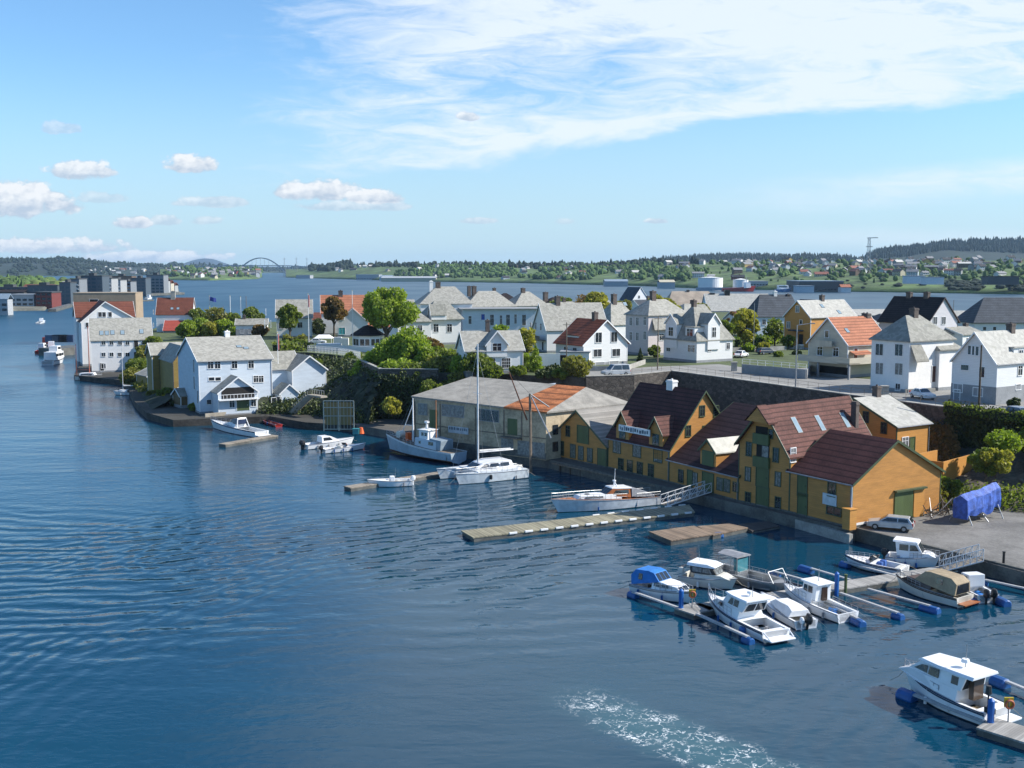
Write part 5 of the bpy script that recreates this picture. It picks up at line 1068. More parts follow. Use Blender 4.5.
for px in (284.5, 296.5, 307):   # tall thin masts beside the bridge
    Ym = 3500.; p = D(px, 268, Ym); rt = empty('power_pylon', (p.x, Ym, 0), 0, {284.5: 'leftmost of three thin pylons right of the arch bridge', 296.5: 'middle of three thin pylons right of the arch bridge', 307: 'rightmost of three thin pylons right of the arch bridge'}[px], 'pylon', 'thin pylons by the arch bridge')
    z1 = Zat(0, Ym, 257); mb = MB()
    for s in (-1, 1): mb.tube((s * 3, 0, 0), (0, 0, z1), .6, .3, 4)
    mb.build('legs', STEEL, rt); mb = MB(); mb.beam((-5, 0, z1 - 6), (5, 0, z1 - 6), .6, .6); mb.build('crossarm', STEEL, rt)
# ---- left-hand town: apartment blocks
def block(label, px0, px1, pyb, pyt, wall, base=2, dp=16, fl=3.1, glass=GLASS, roofm=None, ang=0, bal=False):
    a = K(px0, pyb, base); b = K(px1, pyb, base); L = abs(b.x - a.x); H = Zat(0, a.y, pyt + 1.8) - base
    rt = empty('apartment_block', a, R(ang), label, 'building'); mb = MB(); mb.box(0, L, 0, dp, -2, H); mb.build('wall', wall, rt)
    mb = MB(); mb.box(-.3, L + .3, -.3, dp + .3, H, H + .6); mb.box(L * .3, L * .55, dp * .3, dp * .7, H + .6, H + 2.6); mb.build('roof', roofm or DRK, rt)
    n = int(H // fl); m = max(1, int(L // 4.2))
    for k in range(n):
        mb = MB()
        for i in range(m): mb.box(L * (i + .14) / m, L * (i + .86) / m, -.08, .05, k * fl + .9, k * fl + 2.6)
        mb.build('window_row', glass, rt)
        if bal and k: mb = MB(); mb.box(L * .05, L * .95, -1.5, -.081, k * fl + .0, k * fl + .2); mb.box(L * .05, L * .95, -1.55, -1.45, k * fl + .2, k * fl + 1.1); mb.build('balcony', WTRIM, rt)
AP1 = mat('slate_blue_cladding', (.07, .095, .12), .6); AP2 = mat('light_grey_cladding', (.20, .22, .24), .7); AP3 = mat('brown_cladding_dark', (.16, .11, .08), .7); AP4 = mat('white_cladding', (.36, .37, .37), .7)
G2 = mat('bluish_glass', (.06, .10, .13), .1)
block('dark slate-blue apartment block nearest the left quay with pale corner', 60, 71, 302, 281, AP1, glass=G2, bal=False)
block('light banded apartment block beside the dark slate-blue one', 71.5, 80, 301.5, 277.5, AP2, bal=True, glass=G2)
block('broad dark glass apartment block standing tallest in the left town', 80.5, 103, 300.5, 274.5, AP1, glass=G2)
block('pale apartment block with white balconies right of the tallest dark block', 103.5, 112, 299, 277, AP4, bal=True)
block('slim white apartment block with stacked balconies at the pier root', 112.5, 121, 298, 278.5, AP4, bal=True, glass=G2)
block('grey apartment block between white balconies and twin blue blocks', 121.5, 131, 296.5, 280, AP2)
block('left one of the twin blue-grey apartment blocks on the point', 132, 146, 294.3, 276.5, AP1, glass=G2, bal=False)
block('right one of the twin blue-grey apartment blocks on the point', 147, 164, 293.4, 273.5, AP2, glass=G2)
block('red brick flat block behind the pale balconied blocks', 111, 132, 290, 274.5, AP3, base=4)
block('long low dark building behind the left quay', -10, 28, 300, 286, AP1, base=3)
block('grey office building between the quay sheds and apartment blocks', 28, 58, 300, 284, AP1, base=3, glass=G2)
hall('white quay house with grey roof at the far left edge of the picture', -12, 8, 313, 8, 7, PAL, BLUR, roof=3, bands=2)
hall('long white flat-roofed quay building with rows of windows', 10, 34, 307, 8, 14, PAL, PAL, bands=2)
hall('long dark-roofed market hall behind the white quay building', -10, 24, 301.5, 7, 20, DRK, BLACKT, roof=3, base=2)
hall('red-roofed pale hall behind the white quay building', 21, 50, 299.5, 8, 22, FWm[1][1], REDB, roof=4, base=2)
hall('dark red quay house with white window bands at the corner of the left quay', 36, 52, 306, 9, 16, mat('dull_red_boards', (.16, .035, .03), .8), DRK, bands=3, base=2)
for i, (a_, b_, y_, w_) in enumerate(((163.5, 167, 292.6, AP4), (167.5, 171, 291.8, CREAM), (171.5, 175, 291, AP4))):
    hall(['leftmost', 'middle', 'rightmost'][i] + ' of three stepped terrace houses with red roofs on the point', a_, b_, y_, 12 - i * 3, 12, w_, REDB, name='terrace_house', cat='house', roof=3, base=2)
mb = MB(); a = K(124, 295.5, 1.2); b = K(181, 293.4, 1.2); mb.beam(a, b, 9, 2.2); tag(mb.build('pier', DCONC), 'long low dark pier below the apartment blocks', 'pier')
mb = MB(); a = K(124, 301.5, .6); b = K(152, 300.2, .6); mb.beam(a, b, 4, 1.0); tag(mb.build('floating_breakwater', DCONC), 'low floating breakwater behind the brown flat block', 'pier')
mb = MB(); a = K(52, 310.5, .8); b = K(72, 305, .8); mb.beam(a, b, 5, 2.0); tag(mb.build('breakwater', DCONC), 'low stone breakwater at the end of the left quay', 'breakwater')
# ================================================================ VEGETATION
rng = np.random.default_rng(5)
def leaves_mesh(name, C, size, m, parent=None, up=.25, N=None):
    """C: n x 3 centres; one small leaf-clump face each"""
    n = len(C); A = rng.normal(size=(n, 3)); A[:, 2] *= .75; A /= np.linalg.norm(A, axis=1)[:, None]
    if N is not None: A = A * .6 + N; A /= np.linalg.norm(A, axis=1)[:, None]
    B = np.cross(A, rng.normal(size=(n, 3))); B /= np.linalg.norm(B, axis=1)[:, None]; Cc = np.cross(A, B)
    s = (size * rng.uniform(.55, 1.35, size=(n, 1)))
    V = np.stack([C - B * s - Cc * s * .35, C + B * s * .15 - Cc * s * .7, C + B * s + Cc * s * .1, C + B * s * .1 + Cc * s * .75, C - B * s * .7 + Cc * s * .5], 1).reshape(-1, 3)
    me = bpy.data.meshes.new(name); me.vertices.add(n * 5); me.vertices.foreach_set('co', V.ravel().astype(np.float32))
    me.loops.add(n * 5); me.loops.foreach_set('vertex_index', np.arange(n * 5, dtype=np.int32)); me.polygons.add(n)
    me.polygons.foreach_set('loop_start', np.arange(0, n * 5, 5, dtype=np.int32)); me.materials.append(m); me.update(); me.validate()
    o = bpy.data.objects.new(name, me); COL.objects.link(o); o.parent = parent; return o
def lobes_pts(lobes, n):
    w = np.array([(l[3] * l[4] * l[5]) ** .66 for l in lobes]); w /= w.sum(); out = []
    for l, k in zip(lobes, w):
        q = max(6, int(n * k)); d = rng.normal(size=(q, 3)); d /= np.linalg.norm(d, axis=1)[:, None]
        r = rng.uniform(.25, 1, size=(q, 1)) ** .42 * rng.uniform(.86, 1.12, size=(q, 1)); out.append(np.array(l[:3]) + d * r * np.array(l[3:6]))
    return np.concatenate(out)
def tree(label, px, pyt, Y, r, key='mid', z=9.5, name='tree', cat='tree', squash=1.0, trunk=.28, n=None, size=.3, seed=0, crown0=.22, cone=False, group=None):
    c = D(px, 300, Y); base = Vector((c.x, Y, z)); H = Zat(c.x, Y, pyt) - z; rd = random.Random(seed + int(px * 7))
    rt = empty(name, base, 0, label, cat, group); tb = MB(); ch = H * crown0
    tb.tube((0, 0, -.4), (rd.uniform(-.2, .2), 0, ch + H * .2), r * .07 + .06, r * .045 + .03, 7)
    lobes = []
    k = 15 if r > 2 else 7
    for i in range(k):
        a = 2.4 * i + rd.uniform(-.5, .5); t = (i + .5) / k; rr = r * (.62 if not cone else .55 * (1 - t))
        if cone: cx, cz, sr = rr * .4, ch + (H - ch) * t, r * (1.05 - t) * .75
        else: cx, cz, sr = r * rd.uniform(.45, .82) * math.sin(math.pi * (.16 + t * .74)) , ch + (H - ch) * (.2 + .62 * t), r * rd.choice((.24, .3, .38, .46, .5))
        p = (math.cos(a) * cx, math.sin(a) * cx * .9, cz)
        vz = sr * .8 * squash if not cone else (H - ch) / k * 1.1
        lobes.append((*p, sr, sr, vz))
        if not cone: tb.tube((0, 0, ch * .8 + (H - ch) * t * .3), p, r * .035 + .03, .02, 5)
    tb.build('trunk', BARK, rt)
    n = int((n or int(min(9000, 900 + 260 * r * r * (H - ch) / max(r, 1) * .5))) * 1.5); size *= .8
    leaves_mesh('crown', lobes_pts(lobes, n), size, LEAF[key], rt); return rt
T_ = tree
T_('big round-crowned green tree standing clear beside the hip-roofed white house', 386, 284, 250, 6.4, 'bright', crown0=.25, size=.34, n=9000)
T_('broad bright green tree at the cliff top right of the pavilion', 404, 330, 209, 5.8, 'bright', crown0=.02, size=.3, z=9.5)
T_('bright green tree just left of the broad one at the cliff top', 383, 349, 212, 3.9, 'bright', crown0=.0, size=.3, z=6)
T_('dull green tree right of the broad bright tree', 433, 348, 207, 4.4, 'mid', crown0=.02, size=.34)
T_('olive tree between the cliff top trees and the grey shed roof', 449, 360, 198, 4.6, 'olive', crown0=.0, size=.32)
T_('leafy tree in front of the left end of the white front-gabled house', 474, 353, 191.5, 3.0, 'mid', crown0=.05, size=.3)
T_('low yellow-green tree at the back edge of the grey shed roof', 424, 372, 199, 3.4, 'yellow', crown0=.0, size=.3)
T_('dull green tree against the terrace wall at the shed left corner', 432, 377, 189, 3.2, 'mid', z=1.3, crown0=.1, size=.28)
T_('yellow-green tree behind the shed roof left of the mast', 458, 372, 191.3, 3.2, 'olive', z=3, crown0=.1, size=.28)
T_('dark evergreen shrub above the fishing boat against the terrace wall', 391, 398, 186, 2.0, 'yellow', z=3.2, crown0=.0, size=.28, name='shrub', cat='shrub')
T_('bright green conical tree right of the white front-gabled house', 536, 347, 196, 2.0, 'bright', cone=True, crown0=.0, size=.28)
T_('shorter bright green tree left of the conical one', 527, 353, 197, 1.9, 'bright', crown0=.0, size=.28)
T_('thin yellow-green tree above the conical green tree', 526, 325, 214, 2.4, 'yellow', crown0=.2, size=.3, n=900)
T_('small green tree rising behind the ridge of the white front-gabled house', 502, 320, 222, 2.2, 'bright', crown0=.2, size=.32, n=800)
T_('round yellow-green bush beside the silver van', 574, 355, 187.5, 2.9, 'olive', crown0=.0, size=.26)
T_('dark hedge-like bush at the foot of the rust-red roofed house', 556, 368, 192, 2.4, 'dark', crown0=.0, size=.28, name='shrub', cat='shrub')
T_('small dark clipped conifer by the white road wall', 641, 349, 213, .95, 'dark', cone=True, crown0=.0, size=.22, name='conifer')
T_('yellow-green tree behind the corner villa', 745, 306, 252, 3.3, 'yellow', crown0=.1, size=.36)
T_('bare brownish small tree left of the yellow-green one', 733, 306, 256, 1.8, 'rust', crown0=.2, size=.3, n=500)
T_('pale green tree in front of the steep dark slate roof', 776, 315, 262, 2.5, 'mid', crown0=.15, size=.34, n=900)
T_('dark leafy tree in front of the pale headland house', 289.5, 302, 288, 2.8, 'mid', crown0=.2, size=.36)
T_('rust-leaved round tree in front of the orange roof', 333.5, 295, 292, 3.5, 'rust', crown0=.35, size=.36, squash=.8)
T_('brownish bare round tree in the left gardens', 216, 306, 372, 4.4, 'olive', z=5, crown0=.2, size=.45, n=1300)
T_('green tree beside the brown-red roofed house', 197, 306, 400, 3.6, 'mid', z=4, crown0=.1, size=.45)
T_('green garden tree left of the pale headland house', 253, 305, 365, 4.0, 'mid', z=5, crown0=.15, size=.45)
T_('small green tree behind the bright hedge in the left gardens', 232, 311, 372, 3.0, 'mid', z=5, crown0=.1, size=.42)
T_('brown-leaved shrub left of the pale headland house', 258, 325, 300, 2.4, 'rust', crown0=0, size=.36, name='shrub', cat='shrub')
T_('yellow-flowering shrub behind the large pale slate roof', 596, 290, 330, 4.6, 'yellow', crown0=.1, size=.42)
T_('pale brownish tree behind the large pale slate roof', 583, 292, 345, 4.2, 'rust', crown0=.1, size=.42, n=900)
T_('olive tree left of the long harbour warehouse', 657, 291, 300, 4.0, 'yellow', crown0=.1, size=.4)
T_('golden tree between the corner villa and harbour warehouse', 668, 296, 290, 3.6, 'yellow', crown0=.1, size=.4)
T_('green tree below the dark gabled roof far back', 622, 298, 345, 3.4, 'olive', crown0=.1, size=.4)
T_('small green tree right of the corner villa roof', 727, 317, 246, 2.0, 'mid', crown0=.1, size=.32)
T_('leaning green shrubbery at the corner of the white three-storey warehouse', 146, 343, 268, 3.4, 'olive', z=4, crown0=.0, size=.36)
T_('green shrub on the bank below the white three-storey warehouse', 137, 357, 258, 3.6, 'mid', z=2, crown0=.0, size=.36, name='shrub', cat='shrub')
T_('olive shrub on the waterline left of the low wooden shed', 130, 369, 250, 3.0, 'olive', z=1, crown0=.0, size=.34, name='shrub', cat='shrub')
T_('dark shrub under the hedge beside the stone yard', 152, 335, 285, 2.6, 'mid', z=4.5, crown0=.0, size=.36, name='shrub', cat='shrub')
T_('bright bush on the slope above the blue tarpaulin', 990, 451, 127, 2.0, 'bright', z=5.2, crown0=0, size=.2, name='bush', cat='bush')
T_('large bright bush at the right edge above the rock face', 1012, 434, 128, 2.3, 'bright', z=7, crown0=0, size=.2, name='bush', cat='bush')
T_('feathery green bush left of the rock face', 994, 447, 122, 1.6, 'mid', z=4.5, crown0=0, size=.18, name='bush', cat='bush')
T_('yellow-green bush over the dark rock at the right', 1004, 446, 121.5, 1.9, 'yellow', z=5, crown0=0, size=.18, name='bush', cat='bush')
T_('low green bush at the rear corner of the foremost warehouse', 946, 474, 124, 1.5, 'bright', z=2.2, crown0=0, size=.18, name='bush', cat='bush')
T_('second low green bush right of the foremost warehouse', 957, 477, 122, 1.5, 'mid', z=2, crown0=0, size=.18, name='bush', cat='bush')
T_('dark bush between the warehouse and the tarpaulin-covered boat', 948, 486, 120, 1.3, 'olive', z=1.3, crown0=0, size=.18, name='bush', cat='bush')
T_('small dark clipped bush by the basement at the right edge', 1018, 398, 146, 1.0, 'dark', crown0=0, size=.2, name='bush', cat='bush')
# background garden trees that fill between the far roofs
for i, (px, py, Y, r, k, lb) in enumerate([(318, 318, 300, 2.2, 'dark', 'dark shrub between the two pale headland houses'), (563, 294, 370, 4, 'mid', 'green tree behind the fat-chimneyed black roof'), (700, 300, 330, 3.4, 'olive', 'olive tree behind the corner villa chimney'),
        (790, 334, 250, 1.6, 'mid', 'green shrub left of the bright yellow house'), (862, 350, 215, 1.6, 'mid', 'green shrub between the yellow and cream houses'), (712, 341, 232, 1.2, 'mid', 'shrub behind the corner villa bay'), (610, 352, 214, .9, 'mid', 'small shrub under the gable windows of the red-roofed white house')]):
    T_(lb, px, py, Y, r, k, crown0=.05, size=.34)
# more of the cliff-top greenery
for i, (px, py, Y, r, k, z_, lb) in enumerate([
    (352, 352, 228, 3.0, 'mid', 6, 'dark green tree under the pavilion on the cliff'), (365, 360, 212, 3.6, 'bright', 4, 'bright green tree below the pavilion, left of the terrace wall'),
    (345, 375, 214, 3.0, 'dark', 3, 'dark tree half way down the cliff under the terrace parapet'), (382, 382, 200, 3.4, 'dark', 1.3, 'dark tree at the cliff foot left of the terrace wall'),
    (416, 340, 204, 4.4, 'bright', 9, 'bright green tree filling the right shoulder of the cliff-top trees'), (395, 362, 197.5, 3.2, 'bright', 9, 'low bright tree leaning over the rough terrace wall'),
    (412, 366, 195.5, 3.0, 'mid', 8.5, 'low green tree over the rough terrace wall, nearer the shed'), (443, 352, 201, 3.8, 'mid', 9, 'green tree between the dull green and olive trees'),
    (462, 358, 195, 3.0, 'bright', 9, 'green tree left of the white front-gabled house'), (489, 362, 189.5, 2.2, 'mid', 8.5, 'small green tree before the front-gabled house windows'),
    (310, 362, 226, 3.2, 'mid', 6, 'green tree on the slope beside the pale blue gable wing'), (325, 358, 229, 3.0, 'dark', 6, 'dark green tree on the slope under the garden tent'), (300, 372, 216, 2.6, 'dark', 3, 'dark tree right behind the pale blue gable wing'),
    (546, 372, 188.5, 1.9, 'dark', 9.5, 'dark shrub behind the rust-red shed roof'), (560, 372, 187.5, 1.6, 'mid', 9.5, 'low green shrub left of the round bush'),
    (519, 366, 191, 1.5, 'mid', 9.5, 'low shrub at the right corner of the front-gabled house'), (430, 338, 225, 2.4, 'rust', 9.5, 'brown shrub under the two tall windows'),
    (655, 345, 228, 1.3, 'mid', 9.5, 'shrub before the faded pink house'), (765, 342, 243, 1.6, 'yellow', 9.5, 'yellow shrub in the long garden hedge'), (750, 343, 244, 1.5, 'bright', 9.5, 'bright shrub in the long garden hedge'),
    (798, 352, 236, 1.2, 'dark', 9.5, 'dark shrub by the yellow house steps'), (780, 352, 230, 1.1, 'mid', 9.5, 'round shrub on the lawn edge')]):
    T_(lb, px, py, Y, r, k, z=z_, crown0=.0, size=.32)
for i, (px, py, Y, r, k) in enumerate([(186, 318, 352, 3.2, 'bright'), (199, 316, 356, 3.4, 'bright'), (210, 319, 350, 3.0, 'yellow'), (222, 318, 352, 3.4, 'bright'), (236, 320, 350, 3.0, 'bright'), (246, 322, 346, 2.6, 'mid')]):
    T_(['leftmost', 'second', 'third', 'fourth', 'fifth', 'rightmost'][i] + ' bright bush in the row above the pale blue house roof', px, py, Y, r, k, z=5, crown0=0, size=.42, name='bush', cat='bush', group='bright bushes above the boathouse roof')
for lb, px, py, Y, r, k, z_ in (('shrub on the dark bank left of the brown lean-to shed', 163, 388, 222, 2.0, 'mid', 1.2), ('low olive shrub at the quay edge below the olive boathouse', 152, 391, 228, 1.8, 'olive', 1.2), ('dark shrub between the lean-to shed and the quay edge', 172, 398, 213, 1.5, 'dark', 1.2), ('bright shrub behind the low wooden shed', 158, 375, 236, 2.0, 'bright', 1.5), ('small shrub at the foot of the pale blue house gable', 191, 403, 205, 1.0, 'mid', 1.2)):
    T_(lb, px, py, Y, r, k, z=z_, crown0=0, size=.3, name='shrub', cat='shrub')
def hedge(label, pts, h, w, z, key, dens=55, size=.26, name='hedge'):
    rt = empty(name, (pts[0][0], pts[0][1], z), 0, label, 'hedge'); C = []
    for a, b in zip(pts, pts[1:]):
        a = np.array(a[:2]); b = np.array(b[:2]); L = np.linalg.norm(b - a); n = int(L * h * dens); t = rng.uniform(0, 1, n)[:, None]
        q = a + (b - a) * t; nn = np.array([-(b - a)[1], (b - a)[0]]) / L
        q = q + nn * (rng.uniform(-1, 1, n)[:, None] * w / 2); zz = rng.uniform(0, 1, n) * h * (1 + .18 * np.sin(t[:, 0] * L * 1.7)); C.append(np.c_[q - np.array(pts[0][:2]), zz])
    leaves_mesh('foliage', np.concatenate(C), size, LEAF[key], rt)
    mb = MB()
    for a, b in zip(pts, pts[1:]): mb.beam((a[0] - pts[0][0], a[1] - pts[0][1], h * .4), (b[0] - pts[0][0], b[1] - pts[0][1], h * .4), w * .6, h * .8)
    mb.build('stems', mat('hedge_inside', (.02, .03, .012), .95), rt); return rt
k_ = lambda px, py, z: tuple(K(px, py, z)[:2])
hedge('bright green overgrown hedge in the gardens left of the boathouse roof', [k_(182, 338, 5), k_(236, 336, 5)], 4.2, 3.5, 5, 'bright', 60, .32)
hedge('tall olive hedge left of the pale boathouse roof', [k_(236, 338, 6), k_(252, 338, 6)], 3.4, 2.5, 5, 'mid', 30, .4)
hedge('bright garden hedge in front of the steep dark slate roof', [k_(737, 347, 9.5), k_(786, 343, 9.5)], 2.2, 2.2, 9.5, 'bright', 40, .3)
hedge('low hedge on the cliff garden left of the white terrace', [k_(276, 353, 9.5), k_(306, 350, 9.5)], 2.2, 3.0, 9.5, 'mid', 36, .34)
hedge('hedge behind the balcony house on the cliff terrace', [k_(283, 345, 9.5), k_(306, 345, 9.5)], 2.2, 2.2, 9.5, 'olive', 36, .34)
hedge('dark ivy-covered hedge hanging over the retaining wall at the right', [(56.6, 142.6), (61.6, 133.4), (69, 121.6)], 1.2, 1.0, 9.3, 'mid', 90, .17)
# ivy on the wall face and the cliff, ground cover (stuff)
def cover(name, label, P4, n, size, key, off=.4, jit=.25):
    A, B, Cx, Dx = [np.array(p) for p in P4]; u = rng.uniform(0, 1, (n, 1)); v = rng.uniform(0, 1, (n, 1))
    q = (A * (1 - u) + B * u) * (1 - v) + (Dx * (1 - u) + Cx * u) * v; q += rng.normal(size=q.shape) * jit
    o = leaves_mesh(name, q, size, LEAF[key]); tag(o, label, 'plants'); o['kind'] = 'stuff'
cover('ivy', 'dark green ivy covering the retaining wall at the right', [(56.6, 142.6, 4.5), (68.4, 121.0, 7), (68.9, 121.5, 10.4), (56.9, 142.9, 10.4)], 14000, .16, 'ivy')
cover('heather', 'brown dead growth on the slope below the ivy wall', [(48, 137, 3.2), (55, 133, 3.6), (57.2, 141.5, 7.5), (51.5, 150, 7.5)], 9000, .2, 'rust')
cover('ground_cover', 'weeds on the slope behind the tarpaulin-covered boat', [(44, 124.0, 1.4), (58, 118.0, 1.6), (60, 122, 3.4), (47, 128, 2.6)], 3500, .15, 'mid', jit=.3)
cover('ivy', 'dark climbers on the terrace wall facing the shed', [(-23.6, 193.8, 1.3), (-13, 192.8, 1.3), (-13, 192.8, 8.6), (-23.6, 193.8, 9.2)], 6000, .2, 'dark', jit=.3)
cover('ivy', 'dark climbers on the rough terrace wall above the fishing boat', [(-28.8, 210, 1.5), (-23.6, 194.2, 1.5), (-23.6, 194.2, 9.2), (-28.8, 210, 9.2)], 5000, .2, 'dark', jit=.3)
cover('ground_cover', 'low shrubs along the top of the rock face', [(60, 131, 7.2), (80, 104, 5), (84, 112, 10), (64, 132, 10)], 9000, .18, 'mid', jit=.5)
cover('ivy', 'greenery in shade-dark leaf colour over the cliff below the pavilion', [(-46, 201, 1.5), (-36, 200, 1.5), (-37, 232, 8.2), (-48, 241, 8.2)], 24000, .22, 'dark', jit=.6)  # shade on the cliff is put into the colour by dark leaves
cover('ivy', 'greenery in shade-dark leaf colour over the cliff below the broad bright tree', [(-36, 200, 1.5), (-25, 188, 1.5), (-24, 205, 9), (-37, 232, 8.4)], 24000, .22, 'dark', jit=.6)
cover('ground_cover', 'green growth on the bank left of the olive boathouse', [(-93, 262, 1.4), (-80, 236, 1.4), (-70, 240, 5.2), (-88, 276, 5.2)], 9000, .26, 'olive', jit=.5)
# ================================================================ DOCKS
def pontoon(label, quad, top=.5, th=.55, m=WOODD, name='pontoon', fenders=0):
    q = [Vector((p.x, p.y, 0)) for p in quad]; c = sum(q, Vector()) / 4; u = (q[1] - q[0]); rz = math.atan2(u.y, u.x)
    rt = empty(name, (c.x, c.y, 0), rz, label, 'pontoon'); Mi = (Matrix.Translation((c.x, c.y, 0)) @ Matrix.Rotation(rz, 4, 'Z')).inverted()
    l = [Mi @ p for p in q]; mb = MB(); mb.loft([[Vector((p.x, p.y, top - .12)) for p in l], [Vector((p.x, p.y, top)) for p in l]]); mb.build('deck', m, rt)
    mb = MB(); mb.loft([[Vector((p.x * .99, p.y * .97, top - th - .3)) for p in l], [Vector((p.x * .99, p.y * .97, top - .122)) for p in l]]); mb.build('float', DCONC, rt)
    if fenders:
        L = u.length
        for i in range(fenders):
            for s, a, b in ((0, l[0], l[1]), (1, l[3], l[2])):
                p = a.lerp(b, (i + .5) / fenders)
                if (s == 0 and i > fenders * .12) or (s == 1 and i > fenders * .5):
                    mb = MB(); mb.box(p.x - .45, p.x + .45, p.y - .08, p.y + .1, top - .12, top + .09); mb.build('fender', WTRIM, rt, bevel=.03)
    return rt
def qd(p0, p1, w, z=.5):      # quad from a centre line given by two picture points on the deck
    a = K(*p0, z); b = K(*p1, z); d = (b - a).normalized(); n = Vector((-d.y, d.x, 0)) * w / 2
    return [a - n, b - n, b + n, a + n]
pontoon('long planked pontoon with white fenders beside the motor yacht', [K(473, 537.5, .5), K(695, 512, .5), K(689, 504.5, .5), K(461, 530.5, .5)], m=mat('mossy_planks', (.24, .22, .15), .85, 'planks', amt=.35), fenders=15)
pontoon('square brown planked raft with two blue floats', [K(671, 540.5, .55), K(713, 534, .55), K(694, 525.5, .55), K(649, 531.5, .55)], .55, .7, WOODB)
pontoon('narrow brown raft joined to the square brown one', [K(713, 535, .5), K(748, 527.5, .5), K(729, 523.5, .5), K(697, 526, .5)], .5, .6, WOODB)
pontoon('dark half-sunk raft against the quay below the tall ochre warehouse', [K(752, 531, .3), K(780, 526, .3), K(768, 521, .3), K(738, 524, .3)], .3, .5, mat('dark_planks', (.07, .06, .055), .8, 'planks'))
pontoon('main marina walkway with grey planks leading to the gangway', qd((702, 607), (950, 568), 1.9), m=mat('grey_planks', (.30, .29, .27), .85, 'planks', amt=.25))
pontoon('short walkway head beside the blue-canopied boat', qd((684, 611), (706, 605), 2.2), m=_M['grey_planks'])
pontoon('long mooring pontoon with pale deck between the fishing boat and catamaran', qd((347, 487), (450, 471), 1.6), m=WOODD)
pontoon('short mooring pontoon ahead of the sport cruiser', qd((222, 444), (275, 435), 1.6), m=WOODD)
pontoon('marina pier cut by the lower right corner of the picture', qd((985, 722), (1060, 745), 2.3), m=_M['grey_planks'])
def fl(mb, c, d, L, r, m=0):
    d = d.normalized(); a = c - d * L / 2; b = c + d * L / 2
    mb.tube(a, a + d * .12, r * .8, r, 12, m); mb.tube(a + d * .12, b - d * .12, r, r, 12, m); mb.tube(b - d * .12, b, r, r * .8, 12, m)
def finger(label, p0, p1, r=.36, L=1.0, end=1, w=.35):
    a = K(*p0, .45); b = K(*p1, .45); d = (b - a).normalized(); rt = empty('mooring_finger', (a.x, a.y, 0), 0, label, 'mooring finger', 'fingers of the marina pier')
    o = Vector((a.x, a.y, 0)); n = Vector((-d.y, d.x, 0)) * w / 2; mb = MB()
    for s in (-1, 1): mb.tube(a - o + n * s, b - o + n * s, .045, None, 6)
    mb.beam(a - o + Vector((0, 0, .06)), b - o + Vector((0, 0, .06)), w * .75, .05)
    mb.build('frame', mat('pale_galvanised', (.40, .41, .42), .7), rt); mb = MB(); fl(mb, b - o + Vector((0, 0, -.33)), d, L, r); mb.build('float', BLUEP, rt, smooth=False)
finger('mooring finger with blue float left of the blue-canopied boat', (684, 610), (633, 592))
finger('mooring finger with blue float beside the white cruiser with the round stern', (697, 614), (748, 637))
finger('mooring finger reaching back behind the small wheelhouse boat', (826, 586), (775, 572))
finger('broad mooring finger with the fat blue float nearest the quay wall', (850, 580), (806, 567), .45, 1.5)
finger('mooring finger with blue float between the wheelhouse boat and the tan-canopied boat', (840, 593), (898, 613))
finger('mooring finger with long blue float under the tan-canopied boat', (868, 589), (930, 606), .4, 1.7)
finger('mooring finger beside the striped speedboat', (900, 577), (845, 562), .4)
finger('mooring finger with blue float behind the small outboard cabin boat', (960, 579), (1002, 599), .45, 1.6)
finger('mooring finger with blue float left of the outboard-covered boat', (805, 592), (858, 619), .4, 1.4)
finger('mooring finger along the hull of the big lower right cruiser', (985, 722), (907, 692), .5, 1.2)
finger('mooring finger with blue float at the lower right edge', (1052, 700), (1000, 679), .5, 1.2)
finger('long bare finger running off the right edge under the quay', (1060, 596), (985, 580), .2, .6)
def floatobj(label, px, py, L, r, ang): 
    p = K(px, py, 0); mb = MB(); fl(mb, Vector((0, 0, .1)), Vector((math.cos(ang), math.sin(ang), 0)), L, r); o = mb.build('float', BLUEP); o.location = p; tag(o, label, 'float')
floatobj('blue drum float at the middle of the square raft edge', 693, 540.5, 1.0, .42, .3); floatobj('blue drum float where the two brown rafts meet', 718, 537, 1.0, .42, .3)
floatobj('blue drum float between the outboard cabin boat and tan-canopied boat', 971, 603, .8, .4, .6)
def bpost(label, px, py, h=1.6):
    p = K(px, py, .5); mb = MB(); mb.tube((0, 0, -1), (0, 0, h - .15), .2, .2, 12); mb.tube((0, 0, h - .15), (0, 0, h), .2, .06, 12); o = mb.build('mooring_post', mat('blue_post', (.015, .13, .45), .4)); o.location = p; tag(o, label, 'post')
bpost('blue mooring post in front of the blue-canopied boat bow', 681, 608); bpost('blue mooring post on the main walkway', 836.5, 590); bpost('blue mooring post at the stern of the big lower right cruiser', 990.5, 722, 1.5)
def post2(label, px, py, h, m, r=.13, z=.5): p = K(px, py, z); mb = MB(); mb.tube((0, 0, -1), (0, 0, h), r, r, 8); mb.tube((0, 0, h), (0, 0, h + .08), r * 1.25, r * 1.25, 8); o = mb.build('post', m); o.location = p; tag(o, label, 'post')
post2('green mooring post beside the blue one on the main walkway', 845.5, 590, 1.3, GREENP); post2('dark bollard on the asphalt quay by the gangway', 1003.5, 563, 1.0, BLACK, .12, 1.3)
